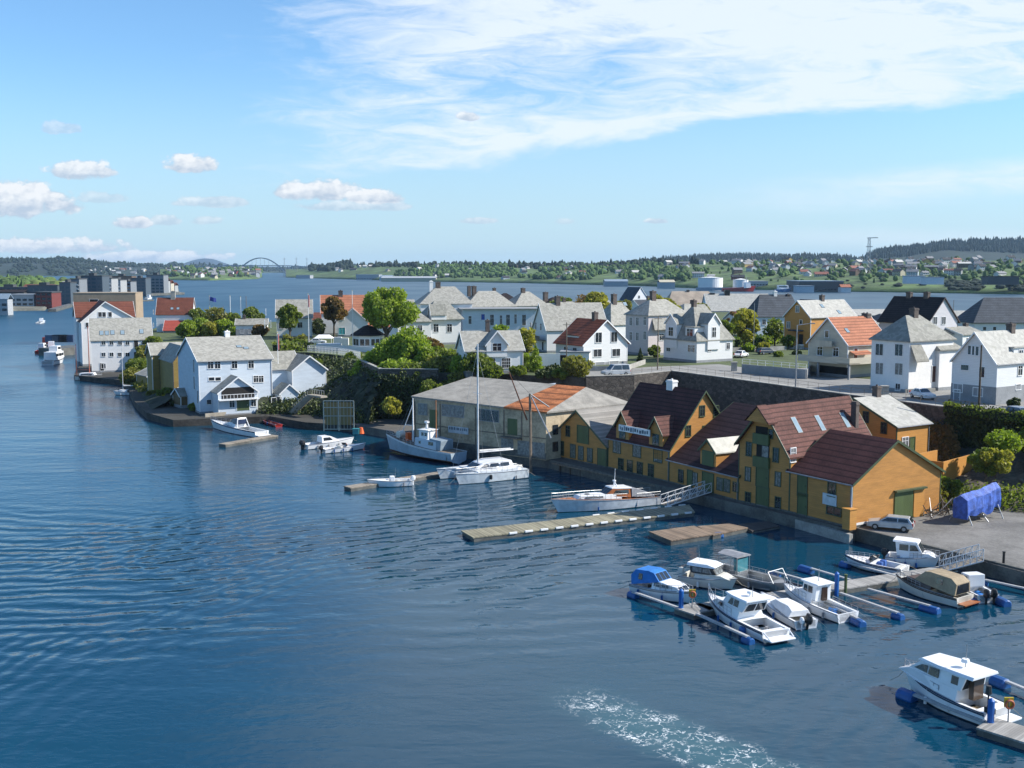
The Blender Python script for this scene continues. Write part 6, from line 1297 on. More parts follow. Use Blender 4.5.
def lifering(label, px, py):
    p = K(px, py, .5); rt = empty('lifebuoy_stand', p, 0, label, 'lifebuoy'); mb = MB(); mb.tube((0, 0, 0), (0, 0, 1.5), .05, None, 6); mb.build('post', STEEL, rt)
    mb = MB(); n = 18
    rg = [[Vector((math.cos(a) * (.24 + .07 * math.cos(b)), -.12 + .09 * math.sin(b), 1.15 + math.sin(a) * (.24 + .07 * math.cos(b)))) for b in (0, 1.05, 2.1, 3.14, 4.19, 5.24)] for a in [2 * math.pi * i / n for i in range(n + 1)]]
    mb.loft(rg, cap=False); mb.build('ring', mat('faded_orange', (.45, .12, .05), .6), rt, smooth=True); mb = MB(); mb.box(-.28, .28, -.02, .06, .95, 1.55); mb.build('yellow_board', YELP, rt)
lifering('orange lifebuoy on a yellow board at the lower right pier', 1008, 722); lifering('orange lifebuoy on a yellow board at the walkway head', 692, 608)
def gangway(label, p0, z0, p1, z1, w=1.3):
    a = K(*p0, z0); b = K(*p1, z1); d = (b - a); n = Vector((-d.y, d.x, 0)).normalized() * w / 2; rt = empty('gangway', a, 0, label, 'gangway'); o = a
    mb = MB(); mb.loft([[p - o + Vector((0, 0, e)) for p in (a - n, b - n, b + n, a + n)] for e in (-.1, 0)]); mb.build('deck', WOODD, rt)
    for s in (-1, 1):
        mb = MB(); a_ = a + n * s; b_ = b + n * s; k = 6; up = Vector((0, 0, 1.1))
        mb.tube(a_ - o + up, b_ - o + up, .045, None, 6); mb.tube(a_ - o, b_ - o, .06, None, 6); mb.tube(a_ - o + up * .5, b_ - o + up * .5, .025, None, 5)
        for i in range(k + 1):
            p = a_.lerp(b_, i / k); mb.tube(p - o, p - o + up, .04, None, 5)
            if i < k: q = a_.lerp(b_, (i + 1) / k); mb.tube(p - o, q - o + up, .03, None, 5)
        mb.build('railing', mat('white_steel', (.62, .63, .64), .4), rt)
gangway('aluminium gangway from the fendered pontoon up to the timber walkway', (664, 505), .55, (708, 491), 1.6)
gangway('aluminium gangway from the marina walkway up to the asphalt quay', (941, 569), .55, (981, 558.5), 1.7, 1.8)

# ================================================================ BOATS (x forward, z up, waterline at 0)
class Boat:
    def __init__(s, label, stern, bow, B=None, fs=.75, fb=1.15, hull=GEL, stripe=None, cat='boat', name='motorboat', cock=.42, tr=.9, rake=.5, L=None, deckm=None, full=2.2, group=None, keelm=BOTT, floor=.15):
        a = K(*stern, 0); b = K(*bow, 0); d = b - a; L = L or d.length; s.L = L; s.B = B = B or L * .33; rz = math.atan2(d.y, d.x)
        s.fs, s.fb, s.full, s.tr, s.rake = fs, fb, full, tr, rake
        s.rt = empty(name, (a + b) / 2, rz, label, cat, group); n = 16; dm = deckm or hull
        st = [i / n for i in range(n + 1)]; rings = []
        for t in st:
            h = s.hb(t); z = s.sh(t); w = h * (.90 - .35 * t ** 3); ch = h * (.80 - .55 * t ** 3)
            X = lambda zz: s.xx(t, zz)
            half = [(X(-.45), 0, -.45 * (1 - t ** 4 * .6)), (X(-.12), ch, -.12), (X(.08), w, .08), (X(z - .22), h * .985, z - .22), (X(z - .1), h, z - .1), (X(z), h, z)]
            rings.append(half + [(x, -y, zz) for x, y, zz in half[:0:-1]])
        mb = MB(); N = 11; vs = [q for r in rings for q in r]
        fs_ = []; ms = []
        for i in range(n):
            for j in range(N):
                if j == 5: continue
                k = (j + 1) % N; fs_.append((i * N + j, i * N + k, (i + 1) * N + k, (i + 1) * N + j)); jj = j if j < 5 else 10 - j
                ms.append({0: 2, 1: 2, 2: 0, 3: 1, 4: 0}[jj])
        fs_.append(tuple(range(N))[::-1]); ms.append(0); mb.v = [tuple(v) for v in vs]; mb.f = fs_; mb.m = ms
        s.hull = mb.build('hull', [hull, stripe or hull, keelm], s.rt, smooth=False)
        # deck with cockpit well
        mb = MB(); c = cock
        for i in range(n):
            t0, t1 = st[i], st[i + 1]; q = []
            for t in (t0, t1): h = s.hb(t) - .02; z = s.sh(t) - .03; q.append((s.xx(t, z), h, z))
            (x0, h0, z0), (x1, h1, z1) = q
            if t1 <= c + 1e-6:
                i0, i1 = h0 * .8, h1 * .8; f = floor
                for sg in (1, -1):
                    mb.poly([(x0, sg * i0, z0), (x1, sg * i1, z1), (x1, sg * h1, z1), (x0, sg * h0, z0)]); mb.poly([(x0, sg * i0, f), (x1, sg * i1, f), (x1, sg * i1, z1), (x0, sg * i0, z0)])
                mb.poly([(x0, -i0, f), (x1, -i1, f), (x1, i1, f), (x0, i0, f)], 1)
                if i == 0: mb.box(x0, x0 + .14, -i0, i0, f, z0 - .002)
            else:
                mb.poly([(x0, -h0, z0), (x1, -h1, z1), (x1, 0, z1 + .06), (x0, 0, z0 + .06)]); mb.poly([(x0, 0, z0 + .06), (x1, 0, z1 + .06), (x1, h1, z1), (x0, h0, z0)])
                if t0 < c + 1 / n and t0 >= c - 1e-6: mb.poly([(x0, -h0, floor), (x0, h0, floor), (x0, h0, z0), (x0, 0, z0 + .06), (x0, -h0, z0)])
        s.deck = mb.build('deck', [dm, GELG], s.rt)
        mb = MB()
        for sg in (1, -1):
            pts = [(s.xx(t, s.sh(t)), sg * (s.hb(t) + .01), s.sh(t) - .03) for t in st]; mb.path(pts, .045, 5)
        rr = random.Random(int(L * 100)); fmat = rr.choice((WTRIM, BLUEP, GREYC))
        for k in range(3 if L < 14 else 0):
            t = .2 + .22 * k; sg = rr.choice((1, -1)); fm = MB(); q = (s.xx(t, .3), sg * (s.hb(t) + .1)); fm.tube((q[0], q[1], .12), (q[0], q[1], .55), .1, .1, 8); fm.tube((q[0], q[1], .55), (q[0], q[1] - sg * .12, s.sh(t)), .012, None, 4); fm.build('fender', fmat, s.rt)
        if L < 14:
            a = Vector((s.xx(.97, s.sh(.97)), 0, s.sh(.97))); e_ = Vector((s.xx(1, .2) + 1.3, rr.uniform(-.8, .8), .3)); ropes = [[a, a.lerp(e_, .5) - Vector((0, 0, .18)), e_]]
            for sg in (1, -1): ropes.append([Vector((s.xx(.05, s.fs), sg * s.hb(.05), s.fs)), Vector((s.xx(0, s.fs) - .8, sg * (s.hb(0) + .3), .25))])
            for rp in ropes: fm = MB(); fm.path(rp, .018, 4); fm.build('mooring_rope', mat('rope', (.35, .32, .26), .9), s.rt)
        fm = MB()
        if cock > .1:
            for k in range(3): x_ = rr.uniform(-L / 2 + .5, -L / 2 + L * cock - .4); y_ = rr.uniform(-.5, .5) * B * .6; fm.box(x_, x_ + rr.uniform(.2, .5), y_, y_ + rr.uniform(.2, .4), floor, floor + rr.uniform(.2, .45))
            fm.build('deck_gear', rr.choice((BLACK, GREYC, TAN, BLUEC)), s.rt)
        s.rail_m = mb.build('rub_rail', GREYC if stripe is None else stripe, s.rt)
    def hb(s, t): 
        k = max(0, (t - .42) / .58); return max(.03, s.B / 2 * (s.tr + (1 - s.tr) * min(1, t / .35)) * (1 - k ** s.full))
    def sh(s, t): return s.fs + (s.fb - s.fs) * t ** 1.8
    def xx(s, t, z): return -s.L / 2 + s.L * t + s.rake * max(0, t) ** 6 * (z / s.fb) - s.rake * .3 * t ** 6
    def cabin(s, prof, w0, w1, m=None, taper=.25, name='cabin', x0=None, wm=None, sidewin=(), front=None, back=None, top=None, hull=None):
        """prof: side outline [(x,z)...] anticlockwise from low aft; widths are half widths at bottom and top"""
        m = m or GEL; zs = [p[1] for p in prof]; xs = [p[0] for p in prof]; za, zb = min(zs), max(zs); xa, xb = min(xs), max(xs); xm = (xa + xb) / 2
        def hw(x, z): return (w0 + (w1 - w0) * (z - za) / (zb - za)) * (1 - taper * max(0, (x - xm) / max(.01, xb - xm)) ** 1.5)
        mb = MB(); n = len(prof); sub = []
        for i in range(n):
            a, b = prof[i], prof[(i + 1) % n]; k = 3
            for j in range(k): sub.append((a[0] + (b[0] - a[0]) * j / k, a[1] + (b[1] - a[1]) * j / k))
        A = [(x, -hw(x, z), z) for x, z in sub]; B_ = [(x, hw(x, z), z) for x, z in sub]; mb.loft([A, B_]); o = mb.build(name, m, s.rt, bevel=.035)
        for q in sidewin:
            for sg in (1, -1):
                mb = MB(); mb.loft([[(x, sg * (hw(x, z) + e), z) for x, z in q] for e in (-.02, .018)]); mb.build('window', wm or GLASS, o)
        def slope(p, q, k, inset=.08, e=.015):
            (x0, z0), (x1, z1) = p, q; d = Vector((z1 - z0, 0, -(x1 - x0))).normalized()
            for i in range(k):
                f0 = -1 + 2 * (i + .06) / k; f1 = -1 + 2 * (i + .94) / k; pts = []
                for f, (tx) in ((f0, inset), (f1, inset), (f1, 1 - inset), (f0, 1 - inset)):
                    x = x0 + (x1 - x0) * tx; z = z0 + (z1 - z0) * tx; pts.append(Vector((x, f * (hw(x, z) - .08), z)))
                if d.x * (1 if p[0] > xm else -1) < 0: dd = -d
                else: dd = d
                mb = MB(); mb.loft([[v - dd * .02 for v in pts], [v + dd * e for v in pts]]); mb.build('windscreen', wm or GLASS, o)
        if front: slope(*front)
        if back: slope(*back)
        return o
    def rails(s, t0=.45, t1=1.0, h=.55, n=7, name='pulpit', m=None, r=.022):
        mb = MB(); 
        for sg in (1, -1):
            pts = [(s.xx(t, s.sh(t)) - (.1 if t > .95 else 0), sg * max(.02, s.hb(t) - .12), s.sh(t)) for t in [t0 + (t1 - t0) * i / n for i in range(n + 1)]]
            up = [(x, y, z + h) for x, y, z in pts]; mb.path(up, r, 5); mb.path([(x, y, z + h * .5) for x, y, z in pts], r * .7, 4)
            for a, b in zip(pts, up): mb.tube(a, b, r, None, 5)
        mb.build(name, m or STEEL, s.rt)
    def outboard(s, y=0, x=None, m=BLACK, sc=1.0, tilt=0):
        x = -s.L / 2 - .25 if x is None else x; c = s.fs
        mb = MB(); P0 = Vector((x, y, c - .1)); R2 = Matrix.Rotation(-tilt, 3, 'Y')
        def q(a, b, z): return P0 + R2 @ Vector((a * sc, b * sc, z * sc))
        def ringz(z, l, w, sx=0): return [q(sx + math.cos(k) * l, math.sin(k) * w, z) for k in [2 * math.pi * i / 10 for i in range(10)]]
        mb.loft([ringz(-.05, .2, .14), ringz(.05, .3, .2, -.03), ringz(.35, .32, .2, -.05), ringz(.55, .24, .15, -.02), ringz(.6, .1, .08)]); mb.loft([ringz(-1.0, .1, .04, -.02), ringz(-.05, .13, .07)]); mb.tube(q(-.22, 0, -.95), q(.15, 0, -.95), .06, .04, 6); mb.build('outboard_motor', m, s.rt, smooth=False)
    def mast(s, x, z0, h, r=.03, m=None, name='mast'):
        mb = MB(); mb.tube((x, 0, z0), (x - h * .05, 0, z0 + h), r * 1.2, r * .6, 6); return mb.build(name, m or STEEL, s.rt)
    def seat(s, x0, x1, y0, y1, z0, z1, m=GELG, name='seat'): mb = MB(); mb.box(x0, x1, y0, y1, z0, z1); mb.build(name, m, s.rt, bevel=.04)
    def mesh(s, name, m, f, **k): mb = MB(); f(mb); return mb.build(name, m, s.rt, **k)
# --- near marina
b = Boat('white motorboat with bright blue canvas cover over its cockpit', (637, 590), (690, 604), 2.5, .8, 1.15, stripe=GREYC)
l = b.L
b.cabin([(-.5, .75), (2.5, .98), (1.9, 1.35), (.7, 1.5), (-.5, 1.55)], 1.05, .8, sidewin=[[(-.3, 1.1), (.4, 1.12), (.4, 1.42), (-.3, 1.42)], [(.55, 1.14), (1.2, 1.16), (1.15, 1.38), (.55, 1.42)]], front=((2.5, .98), (1.9, 1.35), 2), taper=.4)
b.cabin([(-2.6, .8), (.25, 1.5), (-.35, 2.15), (-.9, 2.25), (-2.3, 2.15), (-2.75, 1.6)], 1.1, .85, BLUEC, name='canopy', taper=.1, sidewin=[[(-1.9, 1.4), (-1.5, 1.4), (-1.5, 1.9), (-1.9, 1.9)]], front=((.25, 1.5), (-.35, 2.15), 3)); b.rails(.5, 1, .45, 6)
b = Boat('white cabin cruiser with rounded white hardtop and open stern platform', (776, 641), (710, 609), 2.9, .85, 1.3, stripe=NAVY, cock=.37)
b.cabin([(-1.1, .9), (3.2, 1.15), (2.3, 1.6), (1.2, 1.7), (-1.1, 1.7)], 1.25, .95, sidewin=[[(1.2, 1.25), (1.9, 1.3), (1.6, 1.55), (1.2, 1.58)]], taper=.5)
b.cabin([(-1.5, 1.5), (1.35, 1.6), (.7, 2.45), (-1.6, 2.5), (-2.0, 2.3)], 1.1, .92, sidewin=[[(-.9, 1.75), (-.3, 1.75), (-.35, 2.25), (-.9, 2.25)], [(-.15, 1.75), (.5, 1.75), (.15, 2.25), (-.15, 2.25)]], front=((1.35, 1.6), (.7, 2.45), 3), back=((-1.5, 1.5), (-2.0, 2.3), 2), taper=.15, name='wheelhouse')
b.cabin([(-2.1, 2.42), (.95, 2.42), (.9, 2.56), (-2.1, 2.58)], 1.2, 1.12, name='hardtop', taper=.2)
b.mesh('swim_platform', GEL, lambda m: m.box(-b.L / 2 - .9, -b.L / 2 + .02, -1.15, 1.15, .25, .38), bevel=.04); b.seat(-b.L / 2 + .2, -b.L / 2 + .7, -1, 1, .16, .75, GEL); b.rails(.45, 1, .6, 8)
b.mesh('stern_arch', GEL, lambda m: [m.tube((-b.L / 2 + .05, s_ * 1.15, .8), (-b.L / 2 - .7, s_ * 1.1, .4), .05, None, 6) for s_ in (-1, 1)]); b.mast(-1.3, 2.55, .9); b.mesh('radar_dome', GEL, lambda m: (m.tube((-1.0, 0, 2.56), (-1.0, 0, 2.8), .06, None, 6), m.tube((-1.0, 0, 2.8), (-1.0, 0, 2.98), .24, .2, 12)))
b.mesh('fender', BLUEP, lambda m: fl(m, Vector((-2.2, 1.55, .3)), Vector((0, 0, 1)), .7, .28))
b = Boat('cream motorboat with a low white hardtop behind the blue-canopied boat', (684, 581), (733, 590), 2.5, .75, 1.1, hull=GELG, cock=.36)
b.cabin([(-.9, .8), (2.3, .98), (1.5, 1.25), (-.9, 1.3)], 1.05, .85, GELG, taper=.4); b.cabin([(-1.3, 1.2), (1.15, 1.25), (.75, 1.85), (-1.35, 1.9)], 1.0, .92, BLACK, sidewin=[[(-1.1, 1.35), (-.2, 1.35), (-.2, 1.75), (-1.1, 1.75)], [(-.1, 1.35), (.7, 1.35), (.5, 1.75), (-.1, 1.75)]], front=((1.15, 1.25), (.75, 1.85), 3), name='wheelhouse', wm=CURT)
b.cabin([(-1.6, 1.85), (1.0, 1.85), (1.05, 1.95), (.3, 2.12), (-1.6, 2.1)], 1.12, .95, GEL, name='hardtop', taper=.2); b.mast(-.9, 2.1, 1.4, .015); b.outboard(0, m=GELG)
b = Boat('dark aluminium landing boat with a folded bow ramp and grey canopy', (716, 574), (784, 593), 2.6, .8, .95, hull=STEEL, cock=.9, full=6, tr=1.0, rake=.1, deckm=STEEL, keelm=BLACK)
b.mesh('canopy', GREYC, lambda m: m.prism([(-2.9, -.95, 2.35), (-2.9, 0, 2.55), (-2.9, .95, 2.35), (-2.9, .95, 2.27), (-2.9, -.95, 2.27)], (2.3, 0, 0)))
b.mesh('canopy_frame', STEEL, lambda m: [m.tube((x, y, .7), (x, y, 2.3), .035, None, 6) for x in (-2.8, -.7) for y in (-.85, .85)])
b.mesh('console', mat('teal_screen', (.06, .22, .26), .2), lambda m: m.box(-1.2, -.75, -.7, .7, .9, 2.1)); b.mesh('console_base', STEEL, lambda m: m.box(-1.6, -.7, -.75, .75, .16, .95))
b.mesh('bow_gate', STEEL, lambda m: [m.tube((b.L / 2 - .4, y, .9), (b.L / 2 - 1.0, y, 1.8), .04, None, 6) for y in (-1, 1)] + [m.tube((b.L / 2 - 1.0, -1, 1.8), (b.L / 2 - 1.0, 1, 1.8), .04, None, 6)]); b.rails(.05, .8, .35, 8, 'side_rail')
b = Boat('white boat under a white cover with a big black outboard', (806, 629), (763, 604), 2.3, .7, .95, cock=.5, hull=GEL)
b.cabin([(-2.4, .72), (1.2, .9), (.4, 1.35), (-1.6, 1.4), (-2.4, 1.2)], 1.05, .6, mat('white_cover', (.68, .69, .70), .8, 'noise', 1.5, .1), name='boat_cover', taper=.3); b.outboard(0, sc=1.25, tilt=.25); b.outboard(.55, sc=.8, m=GEL)
b = Boat('small white wheelhouse fishing boat with an open aft deck', (848, 622), (786, 598), 2.5, .75, 1.25, cock=.5, stripe=None)
b.cabin([(-.4, .8), (2.3, 1.1), (1.8, 1.45), (-.4, 1.45)], 1.0, .85, taper=.45); b.cabin([(-.7, .9), (.95, 1.3), (.75, 2.35), (-.85, 2.4)], .85, .78, sidewin=[[(-.4, 1.6), (.1, 1.6), (.1, 2.15), (-.4, 2.15)], [(.2, 1.6), (.7, 1.65), (.62, 2.15), (.2, 2.15)]], front=((.95, 1.3), (.75, 2.35), 3), name='wheelhouse', taper=.1)
b.mesh('cabin_door', mat('brown_glass', (.05, .03, .02), .15), lambda m: m.box(-.9, -.72, -.35, .2, 1.0, 2.1)); b.cabin([(-1.1, 2.36), (1.0, 2.36), (1.0, 2.46), (-1.1, 2.48)], .98, .9, name='hardtop', taper=.1); b.mast(-.2, 2.45, 1.1); b.rails(.5, 1, .6, 7); b.rails(.0, .4, .35, 4, 'stern_rail')
b = Boat('white open speedboat with navy stripe beside the quay', (905, 575), (848, 565), 2.4, .75, 1.0, stripe=NAVY, cock=.5, full=2.6)
b.mesh('windscreen', GLASS, lambda m: m.prism([(.2, -.9, .85), (.75, 0, .95), (.2, .9, .85), (.0, .85, 1.3), (.45, 0, 1.35), (.0, -.85, 1.3)], (-.03, 0, .01)))
for x, y in ((-.5, .4), (-.5, -.4)): b.seat(x - .25, x + .25, y - .25, y + .25, .15, .95, mat('blue_seat', (.04, .12, .38), .6))
b.seat(-2.5, -2.0, -.8, .8, .15, .75); b.rails(.6, 1, .35, 5)
b = Boat('white cabin boat with rounded pilothouse moored tight to the quay', (887, 562), (936, 568), 2.5, .8, 1.2, cock=.38)
b.cabin([(-.9, .85), (2.2, 1.1), (1.6, 1.4), (-.9, 1.4)], 1.05, .9, taper=.45); b.cabin([(-1.2, 1.0), (1.1, 1.35), (.6, 2.25), (-.2, 2.4), (-1.4, 2.35)], .98, .8, sidewin=[[(-1.0, 1.55), (-.2, 1.55), (-.2, 2.1), (-1.0, 2.1)], [(-.05, 1.55), (.75, 1.6), (.45, 2.1), (-.05, 2.1)]], front=((1.1, 1.35), (.6, 2.25), 3), name='pilothouse', taper=.15); b.rails(.5, 1, .5, 7); b.outboard(0)
b.cabin([(-1.6, 2.3), (.7, 2.3), (.5, 2.44), (-1.6, 2.46)], 1.0, .85, name='hardtop', taper=.2)
b = Boat('tan-canopied wooden-trimmed motorboat, broadest in the right-hand row', (965, 606), (899, 588), 2.7, .85, 1.2, hull=GELG, stripe=mat('brown_stripe', (.06, .03, .02), .4), cock=.45)
b.cabin([(-.6, .9), (2.6, 1.15), (1.7, 1.5), (-.6, 1.5)], 1.1, .9, mat('dark_brown_wood', (.07, .04, .03), .4), taper=.45); b.cabin([(-2.9, .95), (1.1, 1.45), (.1, 2.35), (-.4, 2.42), (-2.4, 2.3), (-2.95, 1.9)], 1.15, .88, TAN, name='canopy', taper=.1, back=((-2.9, .95), (-2.95, 1.9), 1), sidewin=[[(-1.7, 1.6), (-1.1, 1.6), (-1.1, 2.1), (-1.7, 2.1)]], front=((1.1, 1.45), (.1, 2.35), 2))
b.mesh('swim_platform', TEAK, lambda m: m.box(-b.L / 2 - .7, -b.L / 2, -1.1, 1.1, .3, .38)); b.rails(.55, 1, .4, 6)
b = Boat('small white outboard boat with short cabin right of the tan canopy', (988, 603), (954, 586), 2.2, .7, 1.0, cock=.5)
b.cabin([(-.6, .8), (1.5, .95), (1.1, 1.2), (-.6, 1.25)], .9, .75, taper=.4); b.cabin([(-.7, .9), (.7, 1.15), (.35, 1.9), (-.8, 1.95)], .85, .75, sidewin=[[(-.6, 1.25), (-.1, 1.25), (-.1, 1.75), (-.6, 1.75)], [(0, 1.25), (.45, 1.28), (.3, 1.75), (0, 1.75)]], front=((.7, 1.15), (.35, 1.9), 3), name='wheelhouse', taper=.1); b.outboard(.35, sc=1.15); b.outboard(-.35, sc=1.15)
b = Boat('large white cruiser with long white hardtop at the lower right', (997, 724), (909, 689), 2.9, .95, 1.5, stripe=NAVY, cock=.36, rake=.7)
b.cabin([(-1.3, 1.0), (3.7, 1.5), (2.6, 1.95), (-1.3, 1.9)], 1.4, 1.15, taper=.45); b.cabin([(-1.5, 1.7), (2.7, 1.9), (1.7, 2.65), (-1.2, 2.75), (-1.75, 2.6)], 1.22, 1.0, sidewin=[[(.2, 2.0), (1.0, 2.02), (.95, 2.5), (.2, 2.52)], [(1.12, 2.05), (2.2, 2.08), (1.6, 2.45), (1.12, 2.5)], [(-1.25, 2.0), (-.75, 2.0), (-.75, 2.5), (-1.25, 2.5)]], front=((2.7, 1.9), (1.7, 2.65), 3), back=((-1.5, 1.7), (-1.75, 2.6), 2), taper=.25, name='wheelhouse')
b.cabin([(-2.4, 2.66), (2.0, 2.66), (1.7, 2.84), (-2.4, 2.86)], 1.3, 1.15, name='hardtop', taper=.3); b.mesh('cabin_door', mat('warm_glass', (.10, .07, .05), .15), lambda m: m.box(-1.95, -1.6, -.45, .5, 1.1, 2.45))
b.mesh('swim_platform', GEL, lambda m: m.box(-b.L / 2 - .8, -b.L / 2 + .02, -1.3, 1.3, .3, .45), bevel=.04); b.seat(-b.L / 2 + .15, -b.L / 2 + .7, -1.2, 1.2, .16, .95, GEL); b.mast(-.9, 2.85, 1.5, .03); b.mesh('radar_dome', GEL, lambda m: (m.tube((-.9, 0, 3.2), (-.9, 0, 3.4), .28, .22, 12)))
b.mesh('stern_bracket', BLACK, lambda m: (m.tube((-3.4, 1.1, .9), (-3.4, 1.1, 2.4), .05, None, 6), m.tube((-3.4, 1.1, 2.2), (-3.4, 1.1, 2.7), .2, .15, 8), m.box(-3.8, -3.2, .9, 1.2, 1.0, 1.35))); b.rails(.5, 1, .5, 8)
# --- middle
b = Boat('long white motor yacht with varnished wooden deck edge and low cabin', (655, 503), (556, 513), 3.0, 1.05, 1.7, hull=mat('pale_grey_hull', (.62, .66, .70), .35), cat='yacht', name='motor_yacht', deckm=TEAK, cock=.25, rake=1.0)
l = b.L
b.cabin([(-1.5, 1.15), (4.2, 1.5), (3.8, 1.85), (-1.5, 1.75)], 1.05, .95, GEL, taper=.35, name='trunk_cabin', sidewin=[[(1.0, 1.5), (3.2, 1.55), (3.2, 1.7), (1.0, 1.68)]]); b.cabin([(-2.7, 1.2), (.6, 1.7), (-.4, 2.45), (-2.6, 2.3)], 1.1, .9, TEAK, name='wheelhouse', taper=.15, sidewin=[[(-2.4, 1.7), (-.3, 1.75), (-.7, 2.2), (-2.4, 2.15)]], front=((.6, 1.7), (-.4, 2.45), 3))
b.cabin([(-2.8, 2.28), (-.2, 2.4), (-.3, 2.52), (-2.8, 2.4)], 1.0, .9, GEL, name='hardtop', taper=.1); b.cabin([(-5.8, 1.05), (-2.75, 1.3), (-2.8, 2.25), (-3.4, 2.2), (-5.8, 1.35)], 1.2, 1.0, GREYC, name='aft_awning', taper=0); b.mesh('hatch', BLACK, lambda m: m.tube((2.6, 0, 1.78), (2.6, 0, 1.9), .35, .3, 12)); b.mast(-1.0, 2.4, 2.2, .04, GEL); b.mesh('radar_arch', GEL, lambda m: (m.tube((-1.2, -.5, 2.4), (-1.0, 0, 3.1), .06), m.tube((-1.2, .5, 2.4), (-1.0, 0, 3.1), .06), m.tube((-1.0, 0, 3.1), (-1.0, 0, 3.25), .22, .2, 10))); b.rails(.35, 1, .65, 12); b.rails(.0, .25, .6, 4, 'stern_rail')
# catamaran
def catamaran():
    b = Boat('white sailing catamaran with bare tall mast moored by the grey shed', (526, 477), (458, 485), 1.7, 1.2, 1.5, cat='sailboat', name='catamaran', cock=.01, full=2.6, rake=.6, hull=mat('catamaran_hull', (.60, .66, .70), .35))
    d = 4.6
    c = b.hull.copy(); COL.objects.link(c); c.location = (.3, -d, 0); c2 = b.deck.copy(); COL.objects.link(c2); c2.location = (.3, -d, 0); c3 = b.rail_m.copy(); COL.objects.link(c3); c3.location = (.3, -d, 0)
    b.mesh('bridge_deck', GEL, lambda m: m.loft([[(-4.2, .3, .75), (2.2, .3, .75), (2.2, -d - .3, .75), (-4.2, -d - .3, .75)], [(-4.2, .3, 1.5), (2.4, .3, 1.5), (2.4, -d - .3, 1.5), (-4.2, -d - .3, 1.5)]]))
    cab = [(-3.6, 1.5), (2.2, 1.5), (.9, 2.25), (-.5, 2.45), (-3.4, 2.4)]
    def hw(x, z): return (2.0 - .5 * (z - 1.5)) * (1 - .35 * max(0, (x + .5) / 2.7))
    mb = MB(); mb.loft([[(x, -d / 2 + sgn * hw(x, z), z) for x, z in cab] for sgn in (-1, 1)]); o = mb.build('coachroof', GEL, b.rt, bevel=.1)
    for sgn in (-1, 1):
        for q in ([(-2.9, 1.8), (-1.6, 1.8), (-1.6, 2.2), (-2.9, 2.2)], [(-1.3, 1.8), (0, 1.8), (-.1, 2.2), (-1.3, 2.2)], [(.2, 1.8), (1.2, 1.8), (.7, 2.1), (.2, 2.15)]):
            mb = MB(); mb.loft([[(x, -d / 2 + sgn * (hw(x, z) + e), z) for x, z in q] for e in (-.02, .02)]); mb.build('window', GLASS, o)
    mb = MB(); q = [(1.95, -d / 2 - 1.0, 1.68), (1.95, -d / 2 + 1.0, 1.68), (1.15, -d / 2 + 1.0, 2.14), (1.15, -d / 2 - 1.0, 2.14)]; mb.loft([q, [(x + .03, y, z + .04) for x, y, z in q]]); mb.build('windscreen', GLASS, o)
    p = b.rt.matrix_world; mx = .9; mz = Zat(0, b.rt.location.y + 1.5, 344)
    b.mesh('mast', ALU, lambda m: m.tube((mx, -d / 2, 2.2), (mx, -d / 2, mz), .13, .10, 10))
    b.mesh('boom', ALU, lambda m: m.tube((mx, -d / 2, 3.6), (-4.6, -d / 2, 3.5), .10, .09, 8)); b.mesh('furled_sail', mat('sail_cloth', (.62, .62, .60), .8), lambda m: m.tube((mx - .2, -d / 2, 3.76), (-4.2, -d / 2, 3.66), .16, .10, 8))
    b.mesh('spreader', ALU, lambda m: m.tube((mx, -d / 2 - 1.1, 11.5), (mx, -d / 2 + 1.1, 11.5), .03, None, 5))
    b.mesh('rigging', STEEL, lambda m: (m.tube((mx, -d / 2, mz - .8), (b.L / 2 - .4, -d / 2, 1.5), .015, None, 4), m.tube((mx, -d / 2, mz - 1), (-1.5, .5, 1.4), .015, None, 4), m.tube((mx, -d / 2, mz - 1), (-1.5, -d - .5, 1.4), .015, None, 4)))
    b.mesh('fender', BLACK, lambda m: fl(m, Vector((.8, .95, .75)), Vector((0, 0, 1)), .6, .18)); b.rails(.1, 1, .65, 12)
    b.mesh('front_beam', ALU, lambda m: m.tube((b.L / 2 - .7, 0, 1.3), (b.L / 2 - .4, -d, 1.3), .07, None, 6)); b.mesh('tender', GELG, lambda m: fl(m, Vector((-5.1, -d / 2, 1.1)), Vector((0, 1, 0)), 2.6, .35))
catamaran()
b = Boat('old blue-white fishing boat with rusty waterline and two masts', (459, 464), (389, 452), 3.6, 1.25, 2.3, hull=mat('fishing_hull', (.34, .42, .48), .5, 'noise', .8, .15), stripe=WTRIM, cat='fishing boat', name='fishing_boat', cock=.01, rake=.8, deckm=TIMB, keelm=RUSTH, full=2.0)
b.cabin([(-4.2, 1.3), (.4, 1.4), (.4, 2.7), (-4.2, 2.6)], 1.35, 1.25, PALEB, name='deckhouse', taper=.05, sidewin=[[(-3.6, 1.9), (-2.6, 1.9), (-2.6, 2.4), (-3.6, 2.4)], [(-.9, 1.9), (-.5, 1.9), (-.5, 2.3), (-.9, 2.3)]])
b.cabin([(-2.2, 2.6), (-.3, 2.6), (-.2, 3.9), (-2.2, 3.9)], 1.05, 1.0, GEL, name='wheelhouse', taper=.05, sidewin=[[(-2.0, 3.1), (-1.5, 3.1), (-1.5, 3.6), (-2.0, 3.6)], [(-1.3, 3.1), (-.8, 3.1), (-.8, 3.6), (-1.3, 3.6)]], front=((-.3, 2.6), (-.2, 3.9), 3)); b.cabin([(-2.4, 3.88), (0, 3.88), (0, 4.0), (-2.4, 4.0)], 1.15, 1.15, WTRIM, name='wheelhouse_roof', taper=0)
